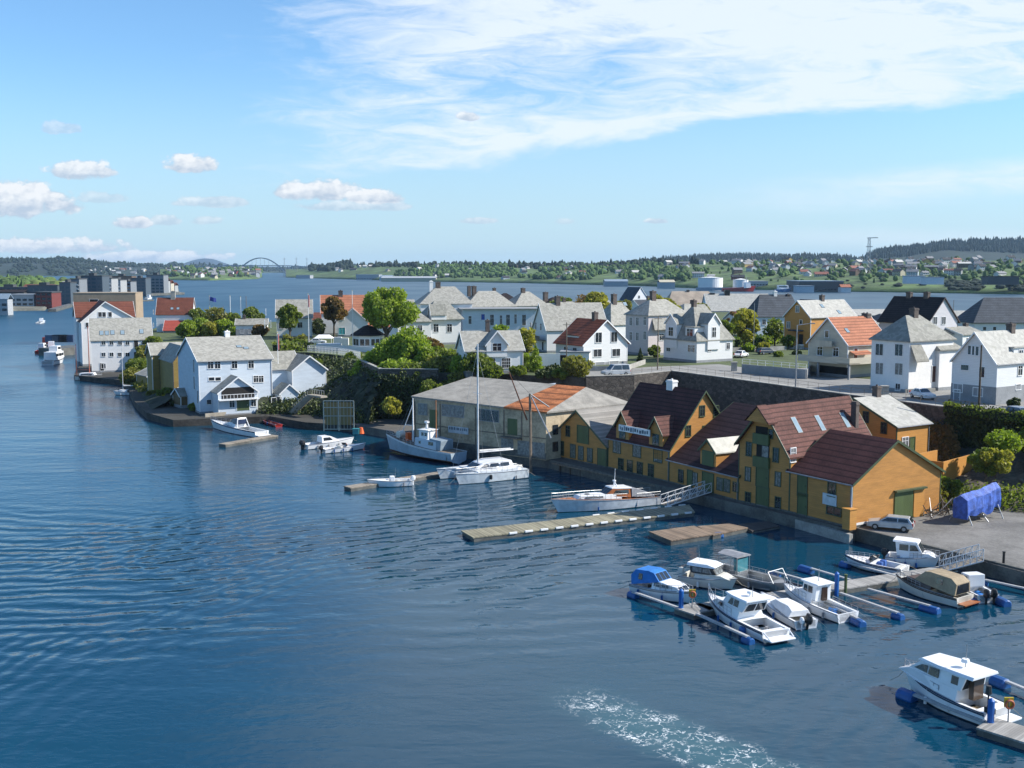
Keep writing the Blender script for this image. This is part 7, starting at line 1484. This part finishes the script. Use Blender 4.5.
b.cabin([(-5.1, 1.3), (-4.1, 1.3), (-2.6, 2.9), (-5.2, 2.75)], 1.3, 1.25, mat('grey_blue_paint', (.25, .32, .38), .5), name='aft_shelter', taper=0)
b.mesh('fore_mast', GEL, lambda m: m.tube((2.1, 0, 1.6), (2.1, 0, 8.3), .14, .08, 8)); b.mesh('aft_mast', mat('orange_brown_mast', (.40, .16, .06), .6), lambda m: m.tube((-2.9, 0, 2.6), (-2.9, 0, 8.4), .1, .06, 8)); b.mesh('derrick_boom', GEL, lambda m: (m.tube((2.1, 0, 7.4), (4.9, 0, 2.2), .07, .05, 6), m.tube((2.1, 0, 4.2), (3.9, 0, 4.1), .05, None, 6)))
b.mesh('rigging', STEEL, lambda m: (m.tube((2.1, 0, 8.2), (5.6, 0, 2.6), .02, None, 4), m.tube((2.1, 0, 8.2), (-2.9, 0, 8.3), .02, None, 4))); b.mesh('winch', ORNG, lambda m: m.box(3.0, 3.5, -.5, .3, 1.7, 3.0)); b.mesh('net_drum', GELG, lambda m: m.tube((4.9, -.5, 2.6), (4.9, .5, 2.6), .55, .55, 12)); b.rails(.5, 1, .6, 8); b.mast(-1.2, 4.0, 1.6, .05)
b.rt.location.z = .45
b.mesh('radar_dome', GEL, lambda m: (m.tube((-.9, 0, 4.0), (-.9, 0, 4.9), .2, .12, 8), m.tube((-.9, 0, 4.9), (-.9, 0, 5.15), .4, .35, 10)))
b = Boat('small white open boat with centre console by the mooring pontoon', (411, 485), (370, 487), 2.1, .75, 1.0, cock=.6); b.mesh('console', GEL, lambda m: m.box(-.5, .1, -.4, .4, .15, 1.3), bevel=.05); b.seat(-1.3, -.9, -.6, .6, .15, .7); b.outboard(0, m=GEL); b.mast(-.6, 1.2, 1.2, .02)
b = Boat('white speedboat with hardtop, left one of two below the green-framed fence', (305, 449), (352, 444), 2.5, .75, 1.1, cock=.4); b.cabin([(-1.6, .8), (1.6, .95), (.5, 1.5), (-.3, 1.8), (-1.6, 1.8)], .95, .75, GEL, taper=.3, sidewin=[[(-1.3, 1.1), (.3, 1.15), (-.2, 1.6), (-1.3, 1.6)]], front=((1.6, .95), (.5, 1.5), 2)); b.outboard(0, sc=1.2); b.outboard(.6, sc=1.2)
b = Boat('white open speedboat, right one of two below the green-framed fence', (323, 453), (364, 449), 2.2, .65, .95, cock=.5); b.mesh('windscreen', GLASS, lambda m: m.prism([(.2, -.8, .8), (.7, 0, .9), (.2, .8, .8), (.0, .75, 1.2), (.4, 0, 1.25), (.0, -.75, 1.2)], (-.03, 0, .01))); b.seat(-.8, -.4, -.7, .7, .15, .85); b.outboard(0, sc=1.1)
b = Boat('white sport cruiser with navy side in front of the pale blue house', (262, 437), (213, 428), 3.0, 1.0, 1.5, stripe=NAVY, cock=.4, rake=1.0, cat='yacht', name='sport_cruiser'); b.cabin([(-1.2, 1.1), (3.0, 1.4), (1.0, 1.8), (-1.2, 1.8)], 1.2, .95, taper=.5); b.cabin([(-1.7, 1.6), (.9, 1.75), (-.2, 2.5), (-1.6, 2.45)], 1.05, .8, NAVY, name='canopy', taper=.2, front=((.9, 1.75), (-.2, 2.5), 3)); b.mesh('radar_arch', GEL, lambda m: (m.tube((-2.0, -1.2, 1.1), (-1.6, -.8, 2.6), .08), m.tube((-2.0, 1.2, 1.1), (-1.6, .8, 2.6), .08), m.tube((-1.6, -.8, 2.6), (-1.6, .8, 2.6), .08))); b.rails(.45, 1, .55, 8)
b.mesh('swim_platform', GEL, lambda m: m.box(-b.L / 2 - .8, -b.L / 2, -1.2, 1.2, .3, .42))
b = Boat('small red rowing boat between the sport cruiser and the quay', (279, 427), (262, 422), 1.5, .45, .6, hull=REDP, cock=.8, deckm=REDP, name='rowing_boat'); b.seat(-.2, .2, -.6, .6, .4, .45, TIMB)
b = Boat('white sailing boat with bare mast under the tree-covered bank', (136, 395), (115, 395), 2.2, .7, 1.0, cock=.4, cat='sailboat', name='sailing_boat'); b.cabin([(-.6, .8), (1.6, .9), (1.2, 1.2), (-.6, 1.2)], .8, .7, taper=.3); b.mesh('mast', ALU, lambda m: m.tube((.5, 0, 1.1), (.5, 0, 10.5), .09, .06, 6)); b.mesh('boom', ALU, lambda m: m.tube((.5, 0, 2), (-2.2, 0, 2), .06)); b.mesh('sail_cover', WTRIM, lambda m: m.tube((.4, 0, 2.15), (-1.9, 0, 2.1), .15, .08))
b = Boat('white ketch with rust-red wooden masts in front of the white warehouse', (77, 380), (101, 380), 3.0, 1.0, 1.5, cock=.3, cat='sailboat', name='sailing_boat', hull=GELG); b.cabin([(-2.0, 1.1), (1.8, 1.25), (1.4, 1.9), (-2.0, 1.8)], 1.1, .95, taper=.2, sidewin=[[(-1.6, 1.3), (1.2, 1.4), (1.1, 1.7), (-1.6, 1.6)]]); b.mesh('main_mast', mat('red_mast', (.42, .12, .07), .5), lambda m: m.tube((.2, 0, 1.5), (.2, 0, 13.5), .15, .09, 6)); b.mesh('aft_mast', _M['red_mast'], lambda m: m.tube((-3.0, 0, 1.2), (-3.0, 0, 9), .11, .07, 6)); b.mesh('boom', _M['red_mast'], lambda m: m.tube((.2, 0, 2.6), (-2.6, 0, 2.6), .08)); b.rails(.3, 1, .6, 8)
b = Boat('white dinghy cluster boat right of the red-masted ketch', (103, 382), (112, 383), 1.6, .5, .8, cock=.5, name='dinghy', cat='dinghy'); b.outboard(0, m=GREYC)
b = Boat('white small ferry with blue trim moored at the container pier', (48, 365), (62, 362), 4.2, 1.2, 1.9, hull=GEL, stripe=NAVY, cat='ferry', name='passenger_boat', cock=.2, L=11)
b.cabin([(-3.6, 1.3), (3.0, 1.7), (2.6, 3.6), (-3.6, 3.6)], 1.8, 1.7, GEL, taper=.1, sidewin=[[(-3.2, 2.3), (-1.4, 2.3), (-1.4, 3.1), (-3.2, 3.1)], [(-1.1, 2.3), (.8, 2.3), (.8, 3.1), (-1.1, 3.1)], [(1.1, 2.3), (2.5, 2.4), (2.4, 3.1), (1.1, 3.1)]]); b.cabin([(-1.0, 3.6), (2.2, 3.6), (1.8, 5.2), (-1.0, 5.2)], 1.3, 1.2, GEL, name='wheelhouse', taper=.1, sidewin=[[(-.6, 4.2), (1.7, 4.2), (1.6, 4.9), (-.6, 4.9)]])
for lb, s_, bw, c_ in (('red and black workboat nearest the open channel', (38.5, 354), (45, 353), REDP), ('red tug-like workboat behind the white ferry', (48, 353), (55, 350), REDP), ('black-hulled red workboat closest to the container pier', (42, 347.5), (49, 346), BLACK)):
    b = Boat(lb, s_, bw, 3.0, 1.0, 1.6, hull=c_, cat='workboat', name='workboat', cock=.4); b.cabin([(-.4, 1.2), (1.8, 1.5), (1.6, 3.4), (-.4, 3.4)], 1.0, .9, RED if c_ != REDP else GEL, name='wheelhouse', sidewin=[[(0, 2.3), (1.5, 2.3), (1.4, 3.0), (0, 3.0)]])
b = Boat('lone white motorboat out in the channel', (38, 324), (45, 322.5), 2.6, .8, 1.2, cock=.4); b.cabin([(-1, 1), (1.5, 1.1), (.9, 2.6), (-1, 2.6)], 1, .85, sidewin=[[(-.7, 1.8), (.8, 1.8), (.6, 2.3), (-.7, 2.3)]])
b = Boat('tiny white boat off the breakwater behind the flat brown block', (146, 299.5), (152, 299), 3.5, 1.2, 2, cock=.4); b.cabin([(-2, 1.2), (2, 1.5), (1.5, 4), (-2, 4)], 1.4, 1.2)
b = Boat('dark red supply ship moored under the storage tanks', (722, 291.5), (754, 291.5), 9, 4, 7, hull=REDP, cat='ship', name='supply_ship', cock=.01, rake=3); b.cabin([(6, 4), (15, 5), (14, 11), (6, 11)], 4, 3.8, GEL, name='deckhouse'); b.mast(10, 11, 7, .3)
b = Boat('white and blue ferry moored right of the storage tanks', (775, 292), (790, 292), 7, 3, 5, hull=mat('ferry_blue', (.08, .2, .4), .4), cat='ship', name='ferry', cock=.01, rake=2); b.cabin([(-6, 3), (7, 4), (6, 8), (-6, 8)], 3, 2.8, GEL, name='deckhouse', sidewin=[[(-5, 5.5), (5, 5.5), (5, 6.8), (-5, 6.8)]])
mb = MB(); a = K(50, 352, 1.2); b_ = K(80, 349, 1.2); mb.beam(a, b_, 9, 2.4); tag(mb.build('pier', DCONC), 'dark concrete pier left of the red-roofed warehouse', 'pier')
for i, (px, c_, lb) in enumerate(((54, 'blue', 'dull blue container at the left end of the pier'), (61, 'pale', 'white container in the middle of the pier'), (67, 'grey', 'dark blue container at the right end of the pier'))):
    p = K(px, 342, 2.4); mb = MB(); mb.box(-2.6, 2.6, -1.2, 1.2, 0, 2.5)
    for k in range(12): mb.box(-2.5 + k * .42, -2.3 + k * .42, -1.24, -1.2, .15, 2.35)
    o = mb.build('container', mat('container_' + c_, {'blue': (.08, .14, .22), 'pale': (.5, .52, .52), 'grey': (.05, .09, .16)}[c_], .6)); o.location = p; tag(o, lb, 'container')

# ================================================================ CARS
def car(label, p0, p1, z, body, L=4.5, Wd=1.78, H=1.45, kind='wagon'):
    a = K(*p0, z); b = K(*p1, z); c = (a + b) / 2; d = b - a; rz = math.atan2(d.y, d.x); rt = empty('parked_car', c, rz, label, 'car')   # p0 rear, p1 front
    if kind == 'van': tp = [(-L / 2 + .05, 1.0), (-L / 2 + .2, H), (L * .12, H + .02), (L * .30, 1.08)]; roof = (-L / 2 + .2, L * .12)
    elif kind == 'wagon': tp = [(-L / 2 + .05, .92), (-L / 2 + .45, H - .02), (L * .06, H), (L * .24, .95)]
    else: tp = [(-L * .38, .92), (-L * .22, H - .03), (L * .04, H), (L * .22, .95)]
    lo = [(-L / 2, .35), (-L / 2 - .02, .62), tp[0], tp[3], (L / 2 - .12, .78), (L / 2, .55), (L / 2 - .02, .28)]
    n = []
    def arch(mb, wx, y): pass
    w0 = Wd / 2; W1 = Wd / 2 - .2; mb = MB()
    sec = [(-1, .28), (-1, .62), (-.97, .9)]
    low = [lo[0]] + lo[1:2] + [(x, zz) for x, zz in (tp[0], tp[3])] + lo[4:]
    mb.loft([[(x, s * (w0 - (.05 if zz > .8 else 0)), zz) for x, zz in low] for s in (-1, 1)]); mb.build('body', body, rt, bevel=.06)
    mb = MB(); cab = [tp[0], tp[3], tp[2], tp[1]]; mb.loft([[(x, s * (w0 - .08 - (.16 if i > 1 else 0)), zz) for i, (x, zz) in enumerate(cab)] for s in (-1, 1)])
    cb = mb.build('cabin', body, rt, bevel=.04)
    ins = lambda q, k: [(sum(p[0] for p in q) / 4 * k + x * (1 - k), sum(p[1] for p in q) / 4 * k + zz * (1 - k)) for x, zz in q]
    xs = (tp[1][0], (tp[1][0] + tp[2][0]) / 2, tp[2][0])
    for s in (-1, 1):
        for j, q in enumerate(([(xs[0] - (.05 if kind != 'van' else 0), 1.0), (xs[1] - .05, 1.0), (xs[1] - .05, H - .12), (xs[0] + .12, H - .12)], [(xs[1] + .05, 1.0), (tp[3][0] - .25, 1.0), (tp[2][0] - .02, H - .12), (xs[1] + .05, H - .12)])):
            yy = lambda zz: w0 - .08 - .16 * (zz - .95) / (H - .95); mb = MB(); mb.loft([[(x, s * (yy(zz) + e), zz) for x, zz in q] for e in (-.03, .022)]); mb.build('side_window', GLASS, cb)
    for nm, (A, B_) in (('windscreen', (tp[3], tp[2])), ('rear_window', (tp[0], tp[1]))):
        q = []; sg = 1 if nm == 'windscreen' else -1
        for f, yk in ((.12, .12), (.88, .26)):
            x = A[0] + (B_[0] - A[0]) * f; zz = A[1] + (B_[1] - A[1]) * f; q.append((x, zz, w0 - yk - .06))
        mb = MB(); P_ = [(q[0][0], -q[0][2], q[0][1]), (q[0][0], q[0][2], q[0][1]), (q[1][0], q[1][2], q[1][1]), (q[1][0], -q[1][2], q[1][1])]
        mb.loft([[(x - sg * .03, y, zz - .02) for x, y, zz in P_], [(x + sg * .02, y, zz + .02) for x, y, zz in P_]]); mb.build(nm, GLASS, cb)
    for x in (-L * .31, L * .31):
        for s in (-1, 1):
            mb = MB(); mb.tube((x, s * (w0 - .2), .32), (x, s * (w0 + .03), .32), .32, .32, 16); w = mb.build('wheel', BLACK, rt); mb = MB(); mb.tube((x, s * (w0 + .02), .32), (x, s * (w0 + .045), .32), .19, .17, 12); mb.build('rim', STEEL, w)
    for s in (-1, 1):
        mb = MB(); mb.box(L / 2 - .14, L / 2 + .01, s * w0 * .55, s * w0 * .9, .58, .72); mb.build('headlight', mat('lamp_glass', (.6, .62, .62), .2), rt); mb = MB(); mb.box(-L / 2 - .04, -L / 2 + .08, s * w0 * .7, s * w0 * .96, .6, .95); mb.build('tail_light', REDP, rt)
SIL = mat('silver_paint', (.48, .50, .52), .3, metal=.35); WCP = mat('white_car_paint', (.72, .73, .74), .3); DCP = mat('dark_car_paint', (.04, .05, .07), .25); BCP = mat('blue_grey_paint', (.16, .22, .30), .3)
car('silver estate car parked beside the foremost ochre warehouse', (908, 531), (873, 527.5), 1.31, SIL)
car('silver van parked on the street above the grey shed', (628, 375), (603, 376), 9.52, SIL, 4.9, 1.9, 1.95, 'van')
car('white hatchback parked in front of the white hip-roofed house', (911, 396), (934, 401), 9.52, WCP, 4.3, kind='hatch')
car('white car parked beside the corner villa', (737, 358), (745, 356.5), 9.5, WCP, 4.3, kind='hatch')
car('dark car parked on the road by the garden hedge', (760, 354.5), (773, 354), 9.5, DCP)
car('blue-grey car at the right edge on the upper street', (1012, 417), (1032, 421), 9.52, BCP, 4.6)
car('small pale car beside the white garden terrace', (313, 344), (322, 344), 9.5, WCP, 4.2, kind='hatch')

# ================================================================ STREET FURNITURE AND SMALL THINGS
def lamp(label, px, pyb, pyt, z=9.5, arm=2.0, m=STEEL, name='street_lamp', d=1):
    p = K(px, pyb, z); h = Zat(p.x, p.y, pyt) - z; rt = empty(name, p, 0, label, 'street lamp'); mb = MB(); mb.tube((0, 0, 0), (0, 0, h), .13, .07, 8); mb.build('pole', m, rt); mb = MB(); mb.tube((0, 0, h - .05), (arm * d, 0, h + .25), .05, None, 6); mb.build('arm', m, rt); mb = MB(); mb.box(arm * d - .1, arm * d + .7 * d, -.15, .15, h + .15, h + .32); mb.build('lamp_head', GREYR, rt, bevel=.04)
def pole(label, px, pyb, pyt, z=9.5, m=TIMB, r=.13, name='utility_pole', cat='pole', flag=None, Y=None, cross=False):
    p = K(px, pyb, z); h = Zat(p.x, p.y, pyt) - z; rt = empty(name, p, 0, label, cat); mb = MB(); mb.tube((0, 0, -.3), (0, 0, h), r, r * .6, 7); mb.build('pole', m, rt)
    if cross: mb = MB(); mb.beam((-.7, 0, h - .5), (.7, 0, h - .5), .1, .1); mb.build('crossarm', m, rt)
    if name == 'flagpole': mb = MB(); mb.tube((0, 0, h), (0, 0, h + .15), r * .9, r * .5, 6); mb.build('finial', YELP, rt)
    if flag:
        mb = MB(); f = flag; n = 6; v = []
        for i in range(n + 1):
            x = f[1] * i / n; y = .15 * math.sin(i * 1.3); zz = -.25 * x; v.append([(x, y, h - .2 + zz), (x, y, h - .2 - f[2] + zz)])
        for a, b in zip(v, v[1:]): mb.loft([[Vector(a[0]), Vector(b[0]), Vector(b[1]), Vector(a[1])], [Vector(q) + Vector((0, .03, 0)) for q in (a[0], b[0], b[1], a[1])]])
        mb.build('flag', f[0], rt)
lamp('tall grey street lamp beside the cream house terrace', 795.5, 389, 325)
pole('wooden utility pole at the street bend before the corner villa', 657.5, 370, 316, cross=True); pole('wooden utility pole in front of the right-edge gable house', 978.5, 414, 345, m=BARK, r=.16)
pole('wooden pole beside the red-roofed white gable house', 566.5, 373, 322, cross=True); pole('thin pole in front of the steep dark slate roof', 753.5, 350, 303, m=STEEL, r=.08); pole('thin dark pole rising right of the near-black roof', 952, 345, 300, m=TIMB, r=.09)
for px, py, pt, m_, lb, fg in ((309, 348, 294, WTRIM, 'white flagpole with faded red pennant left of the orange roof', (mat('faded_red_cloth', (.38, .13, .13), .9), .28, 2.8)), (353, 350, 291, WTRIM, 'white flagpole in front of the orange roof', None), (279, 406, 333, WTRIM, 'tall white flagpole with red pennant at the pale blue house corner', (mat('faded_red_cloth', (.38, .13, .13), .9), .25, 3.0))):
    pole(lb, px, py, pt, 9.5 if py < 400 else 1.3, m_, .09, 'flagpole', 'flagpole', fg)
for px, pt, m_, lb, fg in ((210.5, 296, STEEL, 'steel flagpole with blue flag at the left gardens', (mat('blue_flag', (.05, .08, .35), .8), 2.2, 1.4)), (231, 296, WTRIM, 'white flagpole left of the tall timber pole', None), (241.5, 297, WTRIM, 'slim white flagpole between two others', None), (247, 296, TIMB, 'tall timber pole in the left gardens', None), (224, 306, TIMB, 'short dark pole in the left gardens', None), (263.5, 318, WTRIM, 'short white pole left of the pale headland house', None)):
    pole(lb, px, 336, pt, 5, m_, .16, 'flagpole' if m_ != TIMB else 'utility_pole', 'flagpole' if m_ != TIMB else 'pole', fg)
# low walls and fences on the terrace
wallrun('low grey concrete wall around the lawn left of the cream house', [K(742, 373, 9.5)[:2], K(806, 379, 9.5)[:2], K(812, 373, 9.5)[:2]], 9.4, 11.1, .25, GREYR, name='garden_wall')
wallrun('low pale wall along the road below the red-roofed white house', [K(580, 371, 9.5)[:2], K(625, 371, 9.5)[:2], K(645, 364, 9.5)[:2]], 9.4, 10.4, .2, CONC, name='garden_wall')
wallrun('white wall between the white annex and the hedge', [K(533, 368, 9.5)[:2], K(560, 368, 9.5)[:2]], 9.4, 12.2, .25, WHITE2, name='garden_wall')
wallrun('low pale wall behind the garden hedge and parked cars', [K(722, 352, 9.5)[:2], K(786, 350, 9.5)[:2]], 9.4, 10.4, .2, CONC, name='garden_wall')
wallrun('grey wall beside the steps of the white hip-roofed house', [K(905, 393, 9.5)[:2], K(935, 392, 9.5)[:2]], 9.4, 10.1, .25, CONC, name='garden_wall')
railing('thin white fence around the lawn left of the cream house', [K(742, 373, 9.5)[:2], K(806, 379, 9.5)[:2]], 11.1, .9, 1.6, WTRIM, 2, 'garden_fence', r=.03)
# gate posts by the street
for px, py, lb in ((734, 371, 'stone gate pillar at the corner villa'), (876, 401, 'left stone pillar by the street railing'), (884.5, 397, 'right stone pillar near the white hip-roofed house')):
    p = K(px, py, 9.5); mb = MB(); mb.box(-.45, .45, -.45, .45, 0, 1.5); mb.box(-.55, .55, -.55, .55, 1.5, 1.65); o = mb.build('gate_pillar', CONC); o.location = p; tag(o, lb, 'pillar')
# boat on trestles under the blue tarpaulin
def tarp():
    a = K(957, 524, 1.3); b = K(996, 515.5, 1.3); d = b - a; rz = math.atan2(d.y, d.x); L = d.length * .88; rt = empty('covered_boat', (a + b) / 2, rz, 'boat on trestles under a shiny blue tarpaulin in the asphalt yard', 'covered boat'); rd = random.Random(4)
    n = 16; rg = []
    for i in range(n + 1):
        t = i / n; x = -L / 2 + L * t; top = 3.0 + .7 * t + .08 * math.sin(t * 9); lo = .55 + .2 * math.sin(t * 7) + .6 * t; w = 1.2 * (1 - .25 * t); ring = []
        for k, (yy, zz) in enumerate(((-.72, 0), (-.8, .3), (-.7, .8), (0, 1), (.7, .8), (.8, .3), (.72, 0))): ring.append((x + rd.uniform(-.06, .06), yy * w + .12 * math.sin(t * 23 + k) * (1 - zz) + rd.uniform(-.06, .06), lo + (top - lo) * zz + (.16 * math.sin(t * 17 + k) if zz == 0 else 0) + rd.uniform(-.04, .04)))
        rg.append(ring)
    mb = MB(); mb.loft(rg, cap=True, closed=False); mb.build('tarpaulin', TARP, rt)
    mb = MB(); mb.loft([[(-L / 2 + .3, -.7, .8), (-L / 2 + .3, .7, .8), (-L / 2 + .3, .9, 1.8), (-L / 2 + .3, -.9, 1.8)], [(L / 2 - .6, -.2, 1.0), (L / 2 - .6, .2, 1.0), (L / 2 - .6, .4, 2.0), (L / 2 - .6, -.4, 2.0)]]); mb.build('hull', GELG, rt)
    for x in (-L / 2 + .2, 0, L / 2 - .4):
        mb = MB()
        for s in (-1, 1): mb.tube((x, s * 1.35, 0), (x, s * .35, 2.0 if x else 1.0), .06, None, 6)
        mb.beam((x, -1.1, .6), (x, 1.1, .6), .1, .12); mb.build('trestle', STEEL, rt)
    mb = MB(); mb.tube((L / 2 - .2, 0, 3.3), (L / 2 + .7, 0, 3.55), .08, .05, 6); mb.build('bowsprit', TIMB, rt)
tarp()
# scrap and gear on the quay behind the car
rd = random.Random(9); rt = empty('scrap_pile', K(938, 515, 1.3), .6, 'heap of grey driftwood and scrap frames beside the tarpaulin-covered boat', 'scrap pile')
mb = MB()
for i in range(34):
    a = Vector((rd.uniform(-2.2, 2.2), rd.uniform(-1.0, 1.0), rd.uniform(0, .8))); mb.tube(a, a + Vector((rd.uniform(-1, 1), rd.uniform(-.6, .6), rd.uniform(-.2, 1.4))), rd.uniform(.03, .09), None, 5)
mb.build('timbers', TIMB, rt); mb = MB()
for i in range(5): mb.tube((rd.uniform(-2, 2), rd.uniform(-1, 1), .1), (rd.uniform(-2, 2), rd.uniform(-1, 1), 1.9), .04, None, 5)
mb.build('poles', STEEL, rt)
# green-framed fence and stairs under the cliff
a = K(324, 431, 1.3); b_ = K(354, 431, 1.3); d = b_ - a; rz = math.atan2(d.y, d.x); L = d.length; H_ = 5.0
rt = empty('frame_fence', a, rz, 'tall white-framed fence with yellowish board panels below the cliff', 'fence'); mb = MB()
for i in range(3): mb.box(i * L / 2 - .08, i * L / 2 + .08, -.08, .08, 0, H_)
for z_ in (.3, H_ * .5, H_ * .78, H_): mb.box(0, L, -.06, .06, z_ - .06, z_ + .06)
for i in range(9): mb.box(L * i / 9, L * i / 9 + .05, -.05, .05, .3, H_)
mb.build('frame', mat('pale_green_steel', (.35, .40, .36), .6), rt); mb = MB(); mb.box(.2, L - .3, .1, .16, 1.0, H_ - .3); mb.build('panel', mat('yellow_panel', (.26, .20, .08), .8, 'boards'), rt)
a = K(292, 412, 1.6); b_ = K(310, 395, 5.0); c_ = K(324, 397, 5.0)
rt = empty('cliff_stair', a, 0, 'pale concrete stair and walkway climbing the cliff left of the framed fence', 'stairs'); mb = MB()
for i in range(12): p = (a.lerp(b_, (i + .5) / 12)) - a; mb.box(p.x - .7, p.x + .7, p.y - .6, p.y + .6, p.z - .4, p.z)
mb.beam(b_ - a, c_ - a, 1.4, .3); mb.build('steps', mat('stair_concrete', (.30, .27, .22), .9, 'noise', 1, .2), rt); mb = MB()
up = Vector((0, 0, 1.1))
for p, q, k in ((a, b_, 8), (b_, c_, 6)):
    mb.tube(p - a + up, q - a + up, .05, None, 5)
    for i in range(k + 1): r_ = p.lerp(q, i / k) - a; mb.tube(r_, r_ + up, .04, None, 5)
mb.build('handrail', mat('pale_rail', (.45, .44, .40), .7), rt)
# orange and teal gear at the small quay
mb = MB(); mb.tube((0, 0, 0), (0, 0, 1.0), .55, .28, 9); o = mb.build('fish_tub', ORNG); o.location = K(361, 433.5, 1.3); tag(o, 'orange tapered buoy on the shore quay', 'buoy')
mb = MB(); mb.box(-.5, .5, -.4, .4, 0, .8); mb.box(-.55, .55, -.45, .45, .8, .9); o = mb.build('gear_crate', mat('teal_plastic', (.03, .25, .28), .5)); o.location = K(356, 434, 1.3); tag(o, 'teal crate beside the orange buoy', 'crate')
wallrun('low pale deck edge in front of the pale blue house', [K(205, 417, 1.3)[:2], K(290, 409, 1.3)[:2]], .8, 1.9, .3, mat('deck_edge', (.30, .27, .22), .9, 'noise', 1, .2), 'deck', 'deck')

# ================================================================ AIR
hz = bpy.data.materials.new('haze'); hz.use_nodes = True; t = hz.node_tree; t.nodes.remove(t.nodes['Principled BSDF'])
v = t.nodes.new('ShaderNodeVolumePrincipled'); v.inputs['Color'].default_value = (.50, .74, 1, 1); v.inputs['Density'].default_value = 4e-5; v.inputs['Anisotropy'].default_value = .1
t.links.new(v.outputs[0], t.nodes['Material Output'].inputs['Volume'])
mb = MB(); mb.box(-7800, 7800, -60, 14400, -4, 190); o = mb.build('haze', hz); o['kind'] = 'stuff'; tag(o, 'faint pale blue haze over the far shores', 'haze')
